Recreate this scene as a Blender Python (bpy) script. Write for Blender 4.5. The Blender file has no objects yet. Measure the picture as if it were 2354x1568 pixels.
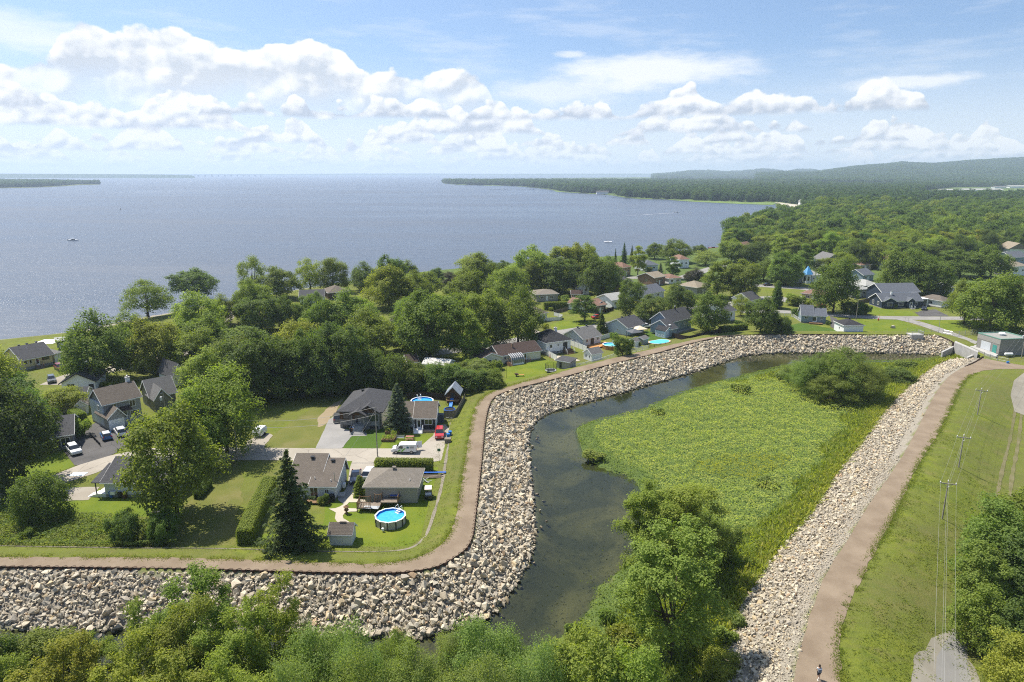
import bpy, bmesh, math, random
import numpy as np
from mathutils import Vector, Matrix, Euler
R = math.radians
rng = np.random.default_rng(7)
random.seed(7)
scene = bpy.context.scene
col = scene.collection

# ------------------------------------------------------------------ camera
CAM_H = 52.0
PITCH = R(13.85)
cam = bpy.data.objects.new('camera', bpy.data.cameras.new('camera'))
cam.location = (0, 0, CAM_H)
cam.rotation_euler = (R(90) - PITCH, 0, 0)
cam.data.lens = 24.0
cam.data.sensor_width = 36.0
cam.data.clip_start = 0.5
cam.data.clip_end = 60000.0
col.objects.link(cam)
scene.camera = cam

# ------------------------------------------------------------------ sun, exposure
SUN_EL = R(61)
SUN_AZ = R(-55)            # measured from +Y towards +X: the sun stands beyond and to the left
sun_dir = Vector((math.sin(SUN_AZ) * math.cos(SUN_EL), math.cos(SUN_AZ) * math.cos(SUN_EL), math.sin(SUN_EL)))
sun = bpy.data.objects.new('sun', bpy.data.lights.new('sun', 'SUN'))
sun.data.energy = 5.0
sun.data.angle = R(0.55)
sun.data.color = (1.0, 0.94, 0.83)
sun.rotation_euler = sun_dir.to_track_quat('Z', 'Y').to_euler()
col.objects.link(sun)
vs = scene.view_settings
vs.view_transform = 'Standard'
vs.look = 'None'
vs.exposure = 0.62
vs.gamma = 1.0
vs.use_curve_mapping = False
cy = scene.cycles
cy.max_bounces = 6
cy.diffuse_bounces = 3
cy.glossy_bounces = 3
cy.transmission_bounces = 4
cy.transparent_max_bounces = 8
cy.volume_bounces = 1
cy.caustics_reflective = False
cy.caustics_refractive = False
cy.sample_clamp_indirect = 6.0
cy.use_denoising = False
cy.use_adaptive_sampling = True
cy.adaptive_threshold = 0.012
cy.filter_width = 1.1
# ------------------------------------------------------------------ sky
TOP_PTS = [(-41.4, 6.13), (-36.28, 7.6), (-33.6, 7.46), (-31.46, 9.08), (-30.73, 9.62), (-30.3, 10.08), (-29.29, 9.76), (-28.1, 9.6), (-27.13, 9.85), (-25.76, 9.63), (-24.91, 10.17), (-23.42, 9.76), (-22.28, 9.47), (-20.47, 9.13), (-19.39, 9.19), (-17.92, 9.79), (-16.62, 9.86), (-15.54, 10.15), (-14.83, 9.95), (-13.53, 9.47), (-12.41, 8.72), (-11.6, 8.05), (-10.23, 7.74), (-8.83, 7.87), (-7.29, 7.65), (-5.69, 8.08), (-3.93, 7.94), (-2.33, 7.54), (-1.28, 5.59), (0.8, 3.29)]
ROWS = [(0.3, 0.8, 0.30, 0.36, 1.0, 0.55, 60), (0.8, 1.0, 0.2, 0.37, 2.0, 0.40, 44), (1.4, 1.3, 0.16, 0.37, 3.0, 0.25, 38), (2.1, 1.5, 0.13, 0.38, 7.0, 0.15, 34), (2.9, 1.9, 0.10, 0.40, 4.0, 0.06, 27), (4.0, 2.1, 0.085, 0.42, 5.4, 0.0, 15)]
WISPS = [(4.0, 6.2, 9.0, 1.3, 0.0, 0.55, 0.8, 3.0, 1.2), (-22.0, 6.0, 16.0, 2.0, 0.0, 0.15, 1.0, 11.0, 0.8), (11.0, 7.6, 9.5, 1.8, 0.0, 0.8, 0.7, 5.0, 0.9), (4.8, 8.9, 1.6, 0.4, 0.0, 0.6, 0.7, 9.0, 1.8), (28.5, 6.1, 5.0, 0.6, 0.03, 0.7, 0.6, 7.0, 1.1)]
class NT:
    """small helper to wire shader nodes"""
    def __init__(self, tree):
        self.t = tree
        self.n = tree.nodes
        self.l = tree.links
    def new(self, kind, **kw):
        nd = self.n.new(kind)
        for k, v in kw.items():
            setattr(nd, k, v)
        return nd
    def put(self, sock, val):
        if val is None:
            return
        if isinstance(val, bpy.types.NodeSocket):
            self.l.new(val, sock)
        else:
            if hasattr(sock.default_value, '__len__') and isinstance(val, (int, float)):
                val = [val] * len(sock.default_value)
            if hasattr(sock.default_value, '__len__') and len(sock.default_value) == 4 and len(val) == 3:
                val = (*val, 1.0)
            sock.default_value = val
    def math(self, op, a, b=None, c=None, clamp=False):
        nd = self.new('ShaderNodeMath', operation=op, use_clamp=clamp)
        self.put(nd.inputs[0], a)
        self.put(nd.inputs[1], b)
        self.put(nd.inputs[2], c)
        return nd.outputs[0]
    def vmath(self, op, a, b=None):
        nd = self.new('ShaderNodeVectorMath', operation=op)
        self.put(nd.inputs[0], a)
        self.put(nd.inputs[1], b)
        return nd.outputs[0]
    def sstep(self, x, lo, hi, tlo=0.0, thi=1.0):
        nd = self.new('ShaderNodeMapRange', interpolation_type='SMOOTHSTEP')
        self.put(nd.inputs[0], x)
        nd.inputs[1].default_value = lo
        nd.inputs[2].default_value = hi
        nd.inputs[3].default_value = tlo
        nd.inputs[4].default_value = thi
        return nd.outputs[0]
    def lin(self, x, lo, hi, tlo=0.0, thi=1.0):
        nd = self.new('ShaderNodeMapRange', clamp=True)
        self.put(nd.inputs[0], x)
        nd.inputs[1].default_value = lo
        nd.inputs[2].default_value = hi
        nd.inputs[3].default_value = tlo
        nd.inputs[4].default_value = thi
        return nd.outputs[0]
    def xyz(self, x, y, z=0.0):
        nd = self.new('ShaderNodeCombineXYZ')
        self.put(nd.inputs[0], x)
        self.put(nd.inputs[1], y)
        self.put(nd.inputs[2], z)
        return nd.outputs[0]
    def noise(self, vec, scale, detail=4.0, rough=0.5, dist=0.0, color=False, dim='3D', lac=2.0):
        nd = self.new('ShaderNodeTexNoise', noise_dimensions=dim)
        self.put(nd.inputs['Vector'], vec)
        nd.inputs['Scale'].default_value = scale
        nd.inputs['Detail'].default_value = detail
        nd.inputs['Roughness'].default_value = rough
        nd.inputs['Lacunarity'].default_value = lac
        nd.inputs['Distortion'].default_value = dist
        return nd.outputs['Color' if color else 'Fac']
    def mix(self, f, a, b, mode='MIX'):
        nd = self.new('ShaderNodeMix', data_type='RGBA', blend_type=mode)
        self.put(nd.inputs[0], f)
        self.put(nd.inputs[6], a)
        self.put(nd.inputs[7], b)
        return nd.outputs[2]
    def ramp(self, x, stops, interp='LINEAR'):
        nd = self.new('ShaderNodeValToRGB')
        cr = nd.color_ramp
        cr.interpolation = interp
        while len(cr.elements) < len(stops):
            cr.elements.new(0.5)
        for e, (p, c) in zip(cr.elements, stops):
            e.position = p
            e.color = (*c, 1.0) if not isinstance(c, (int, float)) else (c, c, c, 1.0)
        self.put(nd.inputs[0], x)
        return nd.outputs[0]

world = bpy.data.worlds.new('World')
scene.world = world
world.use_nodes = True
world.node_tree.nodes.clear()
w = NT(world.node_tree)
SKY_STRENGTH = 0.115
skyt = w.new('ShaderNodeTexSky', sky_type='NISHITA', sun_disc=False)
skyt.sun_elevation = SUN_EL
skyt.sun_rotation = SUN_AZ
skyt.altitude = 50
skyt.air_density = 1.0
skyt.dust_density = 1.2
skyt.ozone_density = 1.2
bg = w.new('ShaderNodeBackground')
w.put(bg.inputs[1], SKY_STRENGTH)
wout = w.new('ShaderNodeOutputWorld')
w.l.new(bg.outputs[0], wout.inputs[0])

# clouds: directions are turned into azimuth and elevation (degrees); every cloud is a place in the sky all round
gen = w.vmath('NORMALIZE', w.new('ShaderNodeTexCoord').outputs['Generated'])
sx = w.new('ShaderNodeSeparateXYZ')
w.put(sx.inputs[0], gen)
az = w.math('MULTIPLY', w.math('ARCTAN2', sx.outputs[0], sx.outputs[1]), 180 / math.pi)
el = w.math('MULTIPLY', w.math('ARCSINE', sx.outputs[2]), 180 / math.pi)
# the clear sky, read a little above the horizon so that its last degrees stay pale blue
skyv = w.vmath('NORMALIZE', w.xyz(sx.outputs[0], sx.outputs[1], w.math('ADD', w.math('MULTIPLY', w.math('MAXIMUM', sx.outputs[2], 0.0), 0.92), 0.085)))
w.put(skyt.inputs[0], skyv)
clear = w.mix(1.0, skyt.outputs[0], (0.80, 0.865, 0.93), 'MULTIPLY')
HZ = (5.35, 5.6, 5.85)
clear = w.mix(w.sstep(el, -1.0, 10.0, 0.85, 0.0), clear, HZ)
P2 = w.xyz(w.math('MULTIPLY', az, 0.1), w.math('MULTIPLY', el, 0.13), 0.0)
WHITE, GREY, DEEP = (6.2, 6.25, 6.3), (3.85, 4.25, 4.8), (3.2, 3.6, 4.25)
def puff(scale, off, detail=4.0):
    """billowing relief: round cells over a ragged noise, about -0.5..0.5"""
    v = w.vmath('ADD', P2, off)
    a = w.noise(v, scale, detail, 0.58, dim='2D')
    vo = w.new('ShaderNodeTexVoronoi', feature='F1', voronoi_dimensions='2D')
    vo.inputs['Scale'].default_value = scale * 1.7
    vo.inputs['Detail'].default_value = 1.0
    vo.inputs['Roughness'].default_value = 0.5
    w.put(vo.inputs['Vector'], v)
    return w.math('ADD', w.math('SUBTRACT', a, 0.5), w.math('MULTIPLY', w.math('SUBTRACT', 0.42, vo.outputs['Distance']), 0.42))
def over(base, colour, alpha):
    return w.mix(alpha, base, colour)

def curve(x, pts, lo, hi, vlo, vhi):
    nd = w.new('ShaderNodeFloatCurve')
    c = nd.mapping.curves[0]
    P_ = [((a - lo) / (hi - lo), (b - vlo) / (vhi - vlo)) for a, b in pts]
    while len(c.points) < len(P_):
        c.points.new(0.5, 0.5)
    for p, (a, b) in zip(c.points, P_):
        p.location = (a, b)
        p.handle_type = 'AUTO'
    nd.mapping.update()
    w.put(nd.inputs[1], w.lin(x, lo, hi))
    return w.math('ADD', w.math('MULTIPLY', nd.outputs[0], vhi - vlo), vlo)

c = clear
# thin high veil and streaks
streak = w.noise(w.xyz(w.math('MULTIPLY', az, 0.055), w.math('MULTIPLY', el, 0.34), 3.0), 1.6, 4, 0.62, dim='2D')
def ell(a0, e0, ra, re, tilt=0.0):
    da = w.math('DIVIDE', w.math('SUBTRACT', az, a0), ra)
    de = w.math('DIVIDE', w.math('SUBTRACT', w.math('SUBTRACT', el, e0), w.math('MULTIPLY', w.math('SUBTRACT', az, a0), tilt)), re)
    return w.math('SUBTRACT', 1.0, w.math('SQRT', w.math('ADD', w.math('MULTIPLY', da, da), w.math('MULTIPLY', de, de))))
def wisp(c, a0, e0, ra, re, tilt, amount, soft=0.35, seed=0.0, ragged=1.5):
    nz = w.noise(w.xyz(w.math('MULTIPLY', az, 0.12), w.math('ADD', w.math('MULTIPLY', el, 0.42), seed * 5.3)), 2.0, 4, 0.62, dim='2D')
    m = w.math('ADD', ell(a0, e0, ra, re, tilt), w.math('MULTIPLY', w.math('SUBTRACT', nz, 0.5), ragged))
    return over(c, WHITE, w.sstep(m, 0.0, soft, 0.0, amount))
c = over(c, WHITE, w.math('MULTIPLY', w.sstep(streak, 0.48, 0.75, 0.0, 0.22), w.sstep(el, 2.0, 8.0)))
high = c
#  tall bank of cumulus
TOP = curve(az, TOP_PTS, -48, 6, 0.0, 14.0)
big = puff(1.6, (0.3, 0.2, 1.0))
fine = puff(5.5, (2.3, 1.2, 4.0), 4.0)
lit = puff(1.6, (0.3 - 0.035, 0.2 + 0.06, 1.0))
edge = w.math('ADD', w.math('SUBTRACT', TOP, el), w.math('ADD', w.math('MULTIPLY', big, 1.5), w.math('MULTIPLY', fine, 0.75)))
alpha = w.math('MULTIPLY', w.sstep(edge, 0.0, 0.30), w.sstep(w.math('ADD', el, w.math('MULTIPLY', big, 2.5)), 3.0, 7.0))
alpha = w.math('MULTIPLY', alpha, w.math('MULTIPLY', w.sstep(az, -48, -38), w.sstep(az, 2.5, -1.5)))
shade = w.math('ADD', w.sstep(edge, 0.5, 2.8, 0.0, 0.75), w.math('MULTIPLY', w.math('SUBTRACT', lit, big), 4.5))
shade = w.math('ADD', shade, w.sstep(fine, 0.12, -0.25, 0.0, 0.25), clamp=True)
c = wisp(c, -31, 8.4, 12, 1.7, -0.16, 0.55, 0.8, 2.0, 1.1)
c = over(c, w.mix(shade, WHITE, GREY), alpha)
# fair weather cumulus in rows, far ones first
def row(c, base, height, freq, thr, seed, haze, right=60.0, soft=0.10, left=-400.0):
    n1 = w.noise(w.xyz(w.math('MULTIPLY', az, freq), seed * 7.31), 1.0, 3.0, 0.5, dim='2D')
    cover = w.math('MULTIPLY', w.math('SUBTRACT', n1, thr), height / 0.16)
    cover = w.math('SUBTRACT', cover, w.math('ADD', w.sstep(az, right - 12, right + 8, 0.0, height), w.sstep(az, left + 6, left - 6, 0.0, height)))
    sc = 2.2 / height ** 0.55
    p = puff(sc * 1.6, (seed * 3.1, seed * 1.3, seed), 4.0)
    p2 = puff(sc * 1.6, (seed * 3.1 - 0.02, seed * 1.3 + 0.035, seed), 2.0)
    bb = w.math('ADD', base, w.math('MULTIPLY', w.math('SUBTRACT', n1, 0.5), 0.9))
    hgt = w.math('SUBTRACT', el, bb)
    e = w.math('ADD', w.math('SUBTRACT', cover, hgt), w.math('MULTIPLY', p, height * 1.15))
    a = w.math('MULTIPLY', w.sstep(e, 0.0, soft * height + 0.05), w.sstep(w.math('ADD', hgt, w.math('MULTIPLY', p, 0.35)), -0.12, 0.16 * height))
    s = w.math('ADD', w.sstep(hgt, height * 0.7, -0.05, 0.0, 0.85), w.math('MULTIPLY', w.math('SUBTRACT', p2, p), 4.0), clamp=True)
    colr = w.mix(s, WHITE, DEEP)
    colr = w.mix(haze, colr, HZ)
    return over(c, colr, w.math('MULTIPLY', a, 0.96))
for args in ROWS:
    c = row(c, *args)
for args in WISPS:
    c = wisp(c, *args)
# above the cloud banks the sky is only thin veils: a plainer background takes over there
w.put(bg.inputs[0], c)
bg2 = w.new('ShaderNodeBackground')
w.put(bg2.inputs[0], high)
w.put(bg2.inputs[1], SKY_STRENGTH)
mx = w.new('ShaderNodeMixShader')
w.put(mx.inputs[0], w.math('MULTIPLY', w.lin(el, 14.6, 14.0), w.lin(el, -0.6, -0.5)))
w.l.new(bg2.outputs[0], mx.inputs[1])
w.l.new(bg.outputs[0], mx.inputs[2])
w.l.new(mx.outputs[0], wout.inputs[0])
world.cycles.sampling_method = 'MANUAL'
world.cycles.sample_map_resolution = 512
# ------------------------------------------------------------------ helpers: places, materials, meshes, tags
CX, CY, FOC = 1177.0, 784.0, 2354 * 24.0 / 36.0
CP, SP = math.cos(PITCH), math.sin(PITCH)
ZN = -1.0                                     # level of the streets and gardens behind the dike
def P(x, y, z=ZN):
    """ground point (level z) that a spot of the survey picture stands on"""
    u, v = x - CX, y - CY
    t = (z - CAM_H) / -(v * CP + FOC * SP)
    return (u * t, (FOC * CP - v * SP) * t)
def PL(pts, z=ZN):
    return np.array([P(x, y, z) for x, y in pts])
def PX(X, Y, Z):
    d = Y * CP - (Z - CAM_H) * SP
    return (CX + FOC * X / d, CY - FOC * ((Z - CAM_H) * CP + Y * SP) / d)

MATS = {}
def mat(name, color=(0.5, 0.5, 0.5), rough=0.8, spec=0.3, metal=0.0, var=0.0, vscale=3.0, bump=0.0, bscale=20.0, build=None, coat=0.0):
    """a node material; var = soft colour variation over the surface, bump = fine relief"""
    if name in MATS:
        return MATS[name]
    m = bpy.data.materials.new(name)
    m.use_nodes = True
    n = NT(m.node_tree)
    b = n.n['Principled BSDF']
    b.inputs['Base Color'].default_value = (*color, 1)
    b.inputs['Roughness'].default_value = rough
    b.inputs['Specular IOR Level'].default_value = spec
    b.inputs['Metallic'].default_value = metal
    if coat:
        b.inputs['Coat Weight'].default_value = coat
    if var or bump:
        tc = n.new('ShaderNodeTexCoord').outputs['Object']
    if var:
        f = n.noise(tc, vscale, 5, 0.6)
        lo = tuple(c * (1 - var) for c in color)
        hi = tuple(min(1, c * (1 + var)) for c in color)
        n.put(b.inputs['Base Color'], n.mix(n.lin(f, 0.3, 0.7), lo, hi))
    if bump:
        bp = n.new('ShaderNodeBump')
        bp.inputs['Strength'].default_value = 1.0
        bp.inputs['Distance'].default_value = bump
        n.put(bp.inputs['Height'], n.noise(tc, bscale, 3, 0.6))
        n.l.new(bp.outputs[0], b.inputs['Normal'])
    if build:
        build(n, b)
    MATS[name] = m
    return m

def tag(o, label=None, cat=None, group=None, kind=None):
    if label:
        o['label'] = label
    if cat:
        o['category'] = cat
    if group:
        o['group'] = group
    if kind:
        o['kind'] = kind
    return o
def empty(name, loc, rz=0.0):
    o = bpy.data.objects.new(name, None)
    o.empty_display_size = 0.3
    o.location = loc
    o.rotation_euler = (0, 0, rz)
    col.objects.link(o)
    return o
def link(name, me, parent=None, loc=None):
    o = bpy.data.objects.new(name, me)
    col.objects.link(o)
    if parent is not None:
        o.parent = parent
    if loc is not None:
        o.location = loc
    return o
def copy_tree(o, parent=None, deep=True):
    c = o.copy()
    col.objects.link(c)
    if parent is not None:
        c.parent = parent
    if deep:
        for ch in list(o.children):
            copy_tree(ch, c)
    return c

class MB:
    """collects shapes; build() links them as one mesh object"""
    def __init__(self):
        self.v, self.f = [], []
    def add(self, vs, fs):
        k = len(self.v)
        self.v += [tuple(p) for p in vs]
        self.f += [tuple(i + k for i in q) for q in fs]
        return self
    def quad(self, a, b, c, d):
        return self.add([a, b, c, d], [(0, 1, 2, 3)])
    def box(self, x0, x1, y0, y1, z0, z1):
        v = [(x0, y0, z0), (x1, y0, z0), (x1, y1, z0), (x0, y1, z0), (x0, y0, z1), (x1, y0, z1), (x1, y1, z1), (x0, y1, z1)]
        return self.add(v, [(3, 2, 1, 0), (4, 5, 6, 7), (0, 1, 5, 4), (1, 2, 6, 5), (2, 3, 7, 6), (3, 0, 4, 7)])
    def cbox(self, c, s, rz=0.0, ry=0.0):
        m = Matrix.Translation(c) @ Euler((0, ry, rz)).to_matrix().to_4x4()
        hx, hy, hz = s[0] / 2, s[1] / 2, s[2] / 2
        v = [m @ Vector(p) for p in [(-hx, -hy, -hz), (hx, -hy, -hz), (hx, hy, -hz), (-hx, hy, -hz), (-hx, -hy, hz), (hx, -hy, hz), (hx, hy, hz), (-hx, hy, hz)]]
        return self.add(v, [(3, 2, 1, 0), (4, 5, 6, 7), (0, 1, 5, 4), (1, 2, 6, 5), (2, 3, 7, 6), (3, 0, 4, 7)])
    def prism(self, poly, z0, z1):
        """closed outline (counter-clockwise, in x y) pulled up from z0 to z1"""
        n = len(poly)
        v = [(x, y, z0) for x, y in poly] + [(x, y, z1) for x, y in poly]
        return self.add(v, [tuple(range(n - 1, -1, -1)), tuple(range(n, 2 * n))] + [(i, (i + 1) % n, n + (i + 1) % n, n + i) for i in range(n)])
    def xprism(self, poly, x0, x1):
        """outline in y z pulled along x"""
        n = len(poly)
        v = [(x0, y, z) for y, z in poly] + [(x1, y, z) for y, z in poly]
        return self.add(v, [tuple(range(n - 1, -1, -1)), tuple(range(n, 2 * n))] + [(i, (i + 1) % n, n + (i + 1) % n, n + i) for i in range(n)])
    def yprism(self, poly, y0, y1):
        """outline in x z pulled along y"""
        n = len(poly)
        v = [(x, y0, z) for x, z in poly] + [(x, y1, z) for x, z in poly]
        return self.add(v, [tuple(range(n)), tuple(range(2 * n - 1, n - 1, -1))] + [(i, n + i, n + (i + 1) % n, (i + 1) % n) for i in range(n)])
    def tube(self, pts, rad, n=6, cap=True):
        pts = [Vector(p) for p in pts]
        rads = rad if hasattr(rad, '__len__') else [rad] * len(pts)
        k = len(self.v)
        up = Vector((0, 0, 1))
        for i, p in enumerate(pts):
            d = (pts[min(i + 1, len(pts) - 1)] - pts[max(i - 1, 0)]).normalized()
            a = d.cross(up)
            if a.length < 1e-3:
                a = Vector((1, 0, 0))
            a.normalize()
            b = d.cross(a).normalized()
            for j in range(n):
                t = 2 * math.pi * j / n
                self.v.append(tuple(p + (a * math.cos(t) + b * math.sin(t)) * rads[i]))
        for i in range(len(pts) - 1):
            for j in range(n):
                self.f.append((k + i * n + j, k + i * n + (j + 1) % n, k + (i + 1) * n + (j + 1) % n, k + (i + 1) * n + j))
        if cap:
            self.f.append(tuple(k + j for j in range(n - 1, -1, -1)))
            self.f.append(tuple(k + (len(pts) - 1) * n + j for j in range(n)))
        return self
    def lathe(self, prof, n=16, c=(0, 0, 0)):
        """profile of (r, z) turned about z"""
        k = len(self.v)
        for r, z in prof:
            for j in range(n):
                t = 2 * math.pi * j / n
                self.v.append((c[0] + r * math.cos(t), c[1] + r * math.sin(t), c[2] + z))
        for i in range(len(prof) - 1):
            for j in range(n):
                self.f.append((k + i * n + j, k + i * n + (j + 1) % n, k + (i + 1) * n + (j + 1) % n, k + (i + 1) * n + j))
        return self
    def mesh(self, name, m, smooth=False):
        me = bpy.data.meshes.new(name)
        me.from_pydata(self.v, [], self.f)
        me.materials.append(m)
        if smooth:
            me.polygons.foreach_set('use_smooth', [True] * len(me.polygons))
        me.update()
        return me
    def build(self, name, m, parent=None, loc=None, smooth=False, bevel=0.0):
        o = link(name, self.mesh(name, m, smooth), parent, loc)
        if bevel:
            md = o.modifiers.new('bevel', 'BEVEL')
            md.width = bevel
            md.segments = 2
        return o

def np_mesh(name, v, f, m, smooth=False):
    """mesh from numpy arrays; every face has the same number of corners"""
    me = bpy.data.meshes.new(name)
    nv, nf, k = len(v), len(f), f.shape[1]
    me.vertices.add(nv)
    me.vertices.foreach_set('co', np.ascontiguousarray(v, np.float32).ravel())
    me.loops.add(nf * k)
    me.loops.foreach_set('vertex_index', np.ascontiguousarray(f, np.int32).ravel())
    me.polygons.add(nf)
    me.polygons.foreach_set('loop_start', np.arange(0, nf * k, k, dtype=np.int32))
    me.polygons.foreach_set('use_smooth', np.full(nf, smooth))
    if m is not None:
        me.materials.append(m)
    me.update(calc_edges=True)
    me.validate()
    return me

def resample(pts, step):
    pts = np.asarray(pts, float)
    seg = np.linalg.norm(np.diff(pts, axis=0), axis=1)
    s = np.concatenate([[0], np.cumsum(seg)])
    n = max(2, int(round(s[-1] / step)) + 1)
    t = np.linspace(0, s[-1], n)
    return np.stack([np.interp(t, s, pts[:, i]) for i in range(pts.shape[1])], 1)
def smooth_line(pts, step=1.0, it=3):
    """corner-cutting, then even steps"""
    p = np.asarray(pts, float)
    for _ in range(it):
        a, b = p[:-1], p[1:]
        q = np.empty((2 * len(a), p.shape[1]))
        q[0::2] = a * 0.75 + b * 0.25
        q[1::2] = a * 0.25 + b * 0.75
        p = np.vstack([p[:1], q, p[-1:]])
    return resample(p, step)
def dist_line(q, pts, arg=False):
    best = np.full(len(q), 1e18)
    for a, b in zip(pts[:-1], pts[1:]):
        d = b - a
        L = (d * d).sum()
        if L < 1e-9:
            continue
        t = np.clip(((q - a) @ d) / L, 0, 1)
        r = q - (a + t[:, None] * d)
        best = np.minimum(best, (r * r).sum(1))
    return np.sqrt(best)
def inside(q, poly):
    c = np.zeros(len(q), bool)
    x, y = q[:, 0], q[:, 1]
    n = len(poly)
    for i in range(n):
        x0, y0 = poly[i]
        x1, y1 = poly[(i + 1) % n]
        if y0 == y1:
            continue
        k = ((y0 > y) != (y1 > y)) & (x < (x1 - x0) * (y - y0) / (y1 - y0) + x0)
        c ^= k
    return c
def vnoise(q, scale, seed=0, octaves=3):
    """cheap smooth value noise in the plane, about -1..1"""
    out = np.zeros(len(q))
    amp, tot = 1.0, 0.0
    for o in range(octaves):
        g = np.random.default_rng(seed * 31 + o).random((64, 64)) * 2 - 1
        p = q / scale * (2 ** o) + 17.3 * o
        i = np.floor(p).astype(int)
        t = p - i
        t = t * t * (3 - 2 * t)
        a = g[i[:, 0] % 64, i[:, 1] % 64]
        b = g[(i[:, 0] + 1) % 64, i[:, 1] % 64]
        c = g[i[:, 0] % 64, (i[:, 1] + 1) % 64]
        d = g[(i[:, 0] + 1) % 64, (i[:, 1] + 1) % 64]
        out += amp * ((a * (1 - t[:, 0]) + b * t[:, 0]) * (1 - t[:, 1]) + (c * (1 - t[:, 0]) + d * t[:, 0]) * t[:, 1])
        tot += amp
        amp *= 0.5
    return out / tot
# ------------------------------------------------------------------ the lie of the land
ZW, ZL = -4.5, -3.0                           # basin water, lake
# crest of the near dike along its sheet piling (z 0), from off-frame left to the inlet
S_px = [(-420, 1302), (-160, 1301), (0, 1302), (160, 1303), (300, 1305), (450, 1307), (560, 1310), (650, 1313), (784, 1316), (911, 1317), (971, 1310),
        (1011, 1301), (1045, 1281), (1071, 1263), (1083, 1243), (1089, 1222), (1091, 1200), (1096, 1160), (1101, 1115), (1106, 1070), (1110, 1030), (1113, 990),
        (1118, 955), (1124, 932), (1134, 914), (1152, 904), (1185, 893), (1230, 882), (1280, 870), (1330, 857), (1400, 838), (1450, 826), (1500, 814),
        (1550, 800), (1600, 786), (1650, 775), (1700, 770), (1760, 768), (1840, 768), (1920, 768.5), (2000, 769), (2080, 769), (2150, 769), (2172, 776), (2194, 788)]
S = smooth_line(PL(S_px, 0), 0.8, 2)
# foot of the near stone bank at the water
B_px = [(-440, 1440), (-160, 1448), (0, 1450), (133, 1453), (200, 1457), (267, 1449), (400, 1450), (560, 1460), (720, 1468), (898, 1468), (951, 1478), (998, 1459),
        (1098, 1433), (1151, 1406), (1163, 1384), (1183, 1350), (1212, 1311), (1229, 1275), (1231, 1235), (1232, 1198), (1229, 1165), (1226, 1130), (1222, 1090),
        (1216, 1050), (1215, 1018), (1221, 990), (1236, 966), (1262, 950), (1310, 935), (1380, 918), (1450, 898), (1530, 875), (1600, 855), (1650, 838),
        (1700, 823), (1720, 817), (1772, 812), (1880, 812), (1988, 812), (2080, 813), (2136, 815), (2165, 818)]
B = smooth_line(PL(B_px, ZW), 1.2, 2)
# foot and head of the far stone bank
RT_px = [(1560, 1760), (1600, 1660), (1641, 1566), (1653, 1511), (1676, 1465), (1696, 1405), (1723, 1358), (1769, 1295), (1803, 1251), (1830, 1217), (1879, 1165),
         (1916, 1097), (1969, 1034), (2031, 948), (2084, 891), (2136, 848), (2170, 831), (2200, 824)]
RT = smooth_line(PL(RT_px, -3.5), 1.2, 2)
RL_px = [(1775, 1760), (1800, 1660), (1823, 1568), (1846, 1465), (1876, 1371), (1903, 1308), (1946, 1248), (1993, 1165), (2041, 1101), (2089, 1025), (2127, 948),
         (2161, 886), (2189, 858), (2214, 845), (2240, 836), (2259, 824)]
RL = smooth_line(PL(RL_px, 0), 0.8, 2)
RR_px = [(1955, 1760), (1945, 1660), (1933, 1568), (1928, 1465), (1946, 1398), (1983, 1335), (2006, 1271), (2041, 1217), (2066, 1165), (2113, 1063), (2161, 991),
         (2194, 920), (2213, 877), (2242, 856), (2280, 849), (2354, 848), (2420, 852)]
RR = smooth_line(PL(RR_px, 0), 0.8, 2)
# meadow side of the water
W_px = [(420, 1640), (700, 1600), (1000, 1560), (1160, 1510), (1245, 1488), (1305, 1462), (1338, 1441), (1358, 1391), (1371, 1351), (1411, 1331), (1440, 1300), (1475, 1240),
        (1485, 1180), (1478, 1125), (1440, 1092), (1375, 1078), (1345, 1050), (1330, 1020), (1322, 988), (1336, 975), (1400, 962), (1440, 951), (1480, 945),
        (1500, 930), (1560, 906), (1620, 886), (1700, 868), (1760, 851), (1830, 838), (1900, 834), (2000, 834), (2100, 831), (2160, 826)]
Wl = smooth_line(PL(W_px, ZW), 1.2, 2)
weir_a, weir_b = np.array(P(2194, 788, 0)), np.array(P(2248, 809, 0))
basin = np.vstack([S, [weir_b], RL[::-1], [[RL[0, 0], -80], [S[0, 0], -80]]])
bank_near = np.vstack([S, B[::-1]])
bank_far = np.vstack([RT, RL[::-1]])
water_poly = np.vstack([B, Wl[::-1], [[-140, 40]]])
# the same outlines with fewer corners, for the many points of the ground cover
basin_c = np.vstack([S[::4], S[-1:], [weir_b], RL[::-4], [[RL[0, 0], -80], [S[0, 0], -80]]])
bank_near_c = np.vstack([S[::4], S[-1:], B[::-3]])
bank_far_c = np.vstack([RT[::3], RT[-1:], RL[::-4]])
water_c = np.vstack([B[::3], B[-1:], Wl[::-3], [[-140, 40]]])
# shore of the big lake
L_px = [(-200, 800), (0, 786), (60, 778), (140, 770), (200, 758), (300, 735), (420, 712), (540, 690), (690, 664), (820, 642), (960, 626), (1100, 612), (1250, 598), (1400, 590),
        (1480, 585), (1560, 580), (1640, 575), (1662, 562), (1655, 535), (1690, 522), (1840, 492), (1868, 480), (1830, 472), (1785, 466), (1700, 465), (1600, 461), (1520, 459),
        (1440, 456), (1410, 449), (1380, 447), (1290, 441), (1262, 435), (1180, 427), (1060, 426), (1012, 421), (1030, 416), (1150, 412), (1320, 409), (1500, 407)]
SHORE = smooth_line(PL(L_px, ZL), 12.0, 1)
land_poly = np.vstack([[[-1500, SHORE[0, 1] - 60]], SHORE, [[9000, 16000], [40000, 16000], [40000, -400], [-1500, -400]]])

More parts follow.
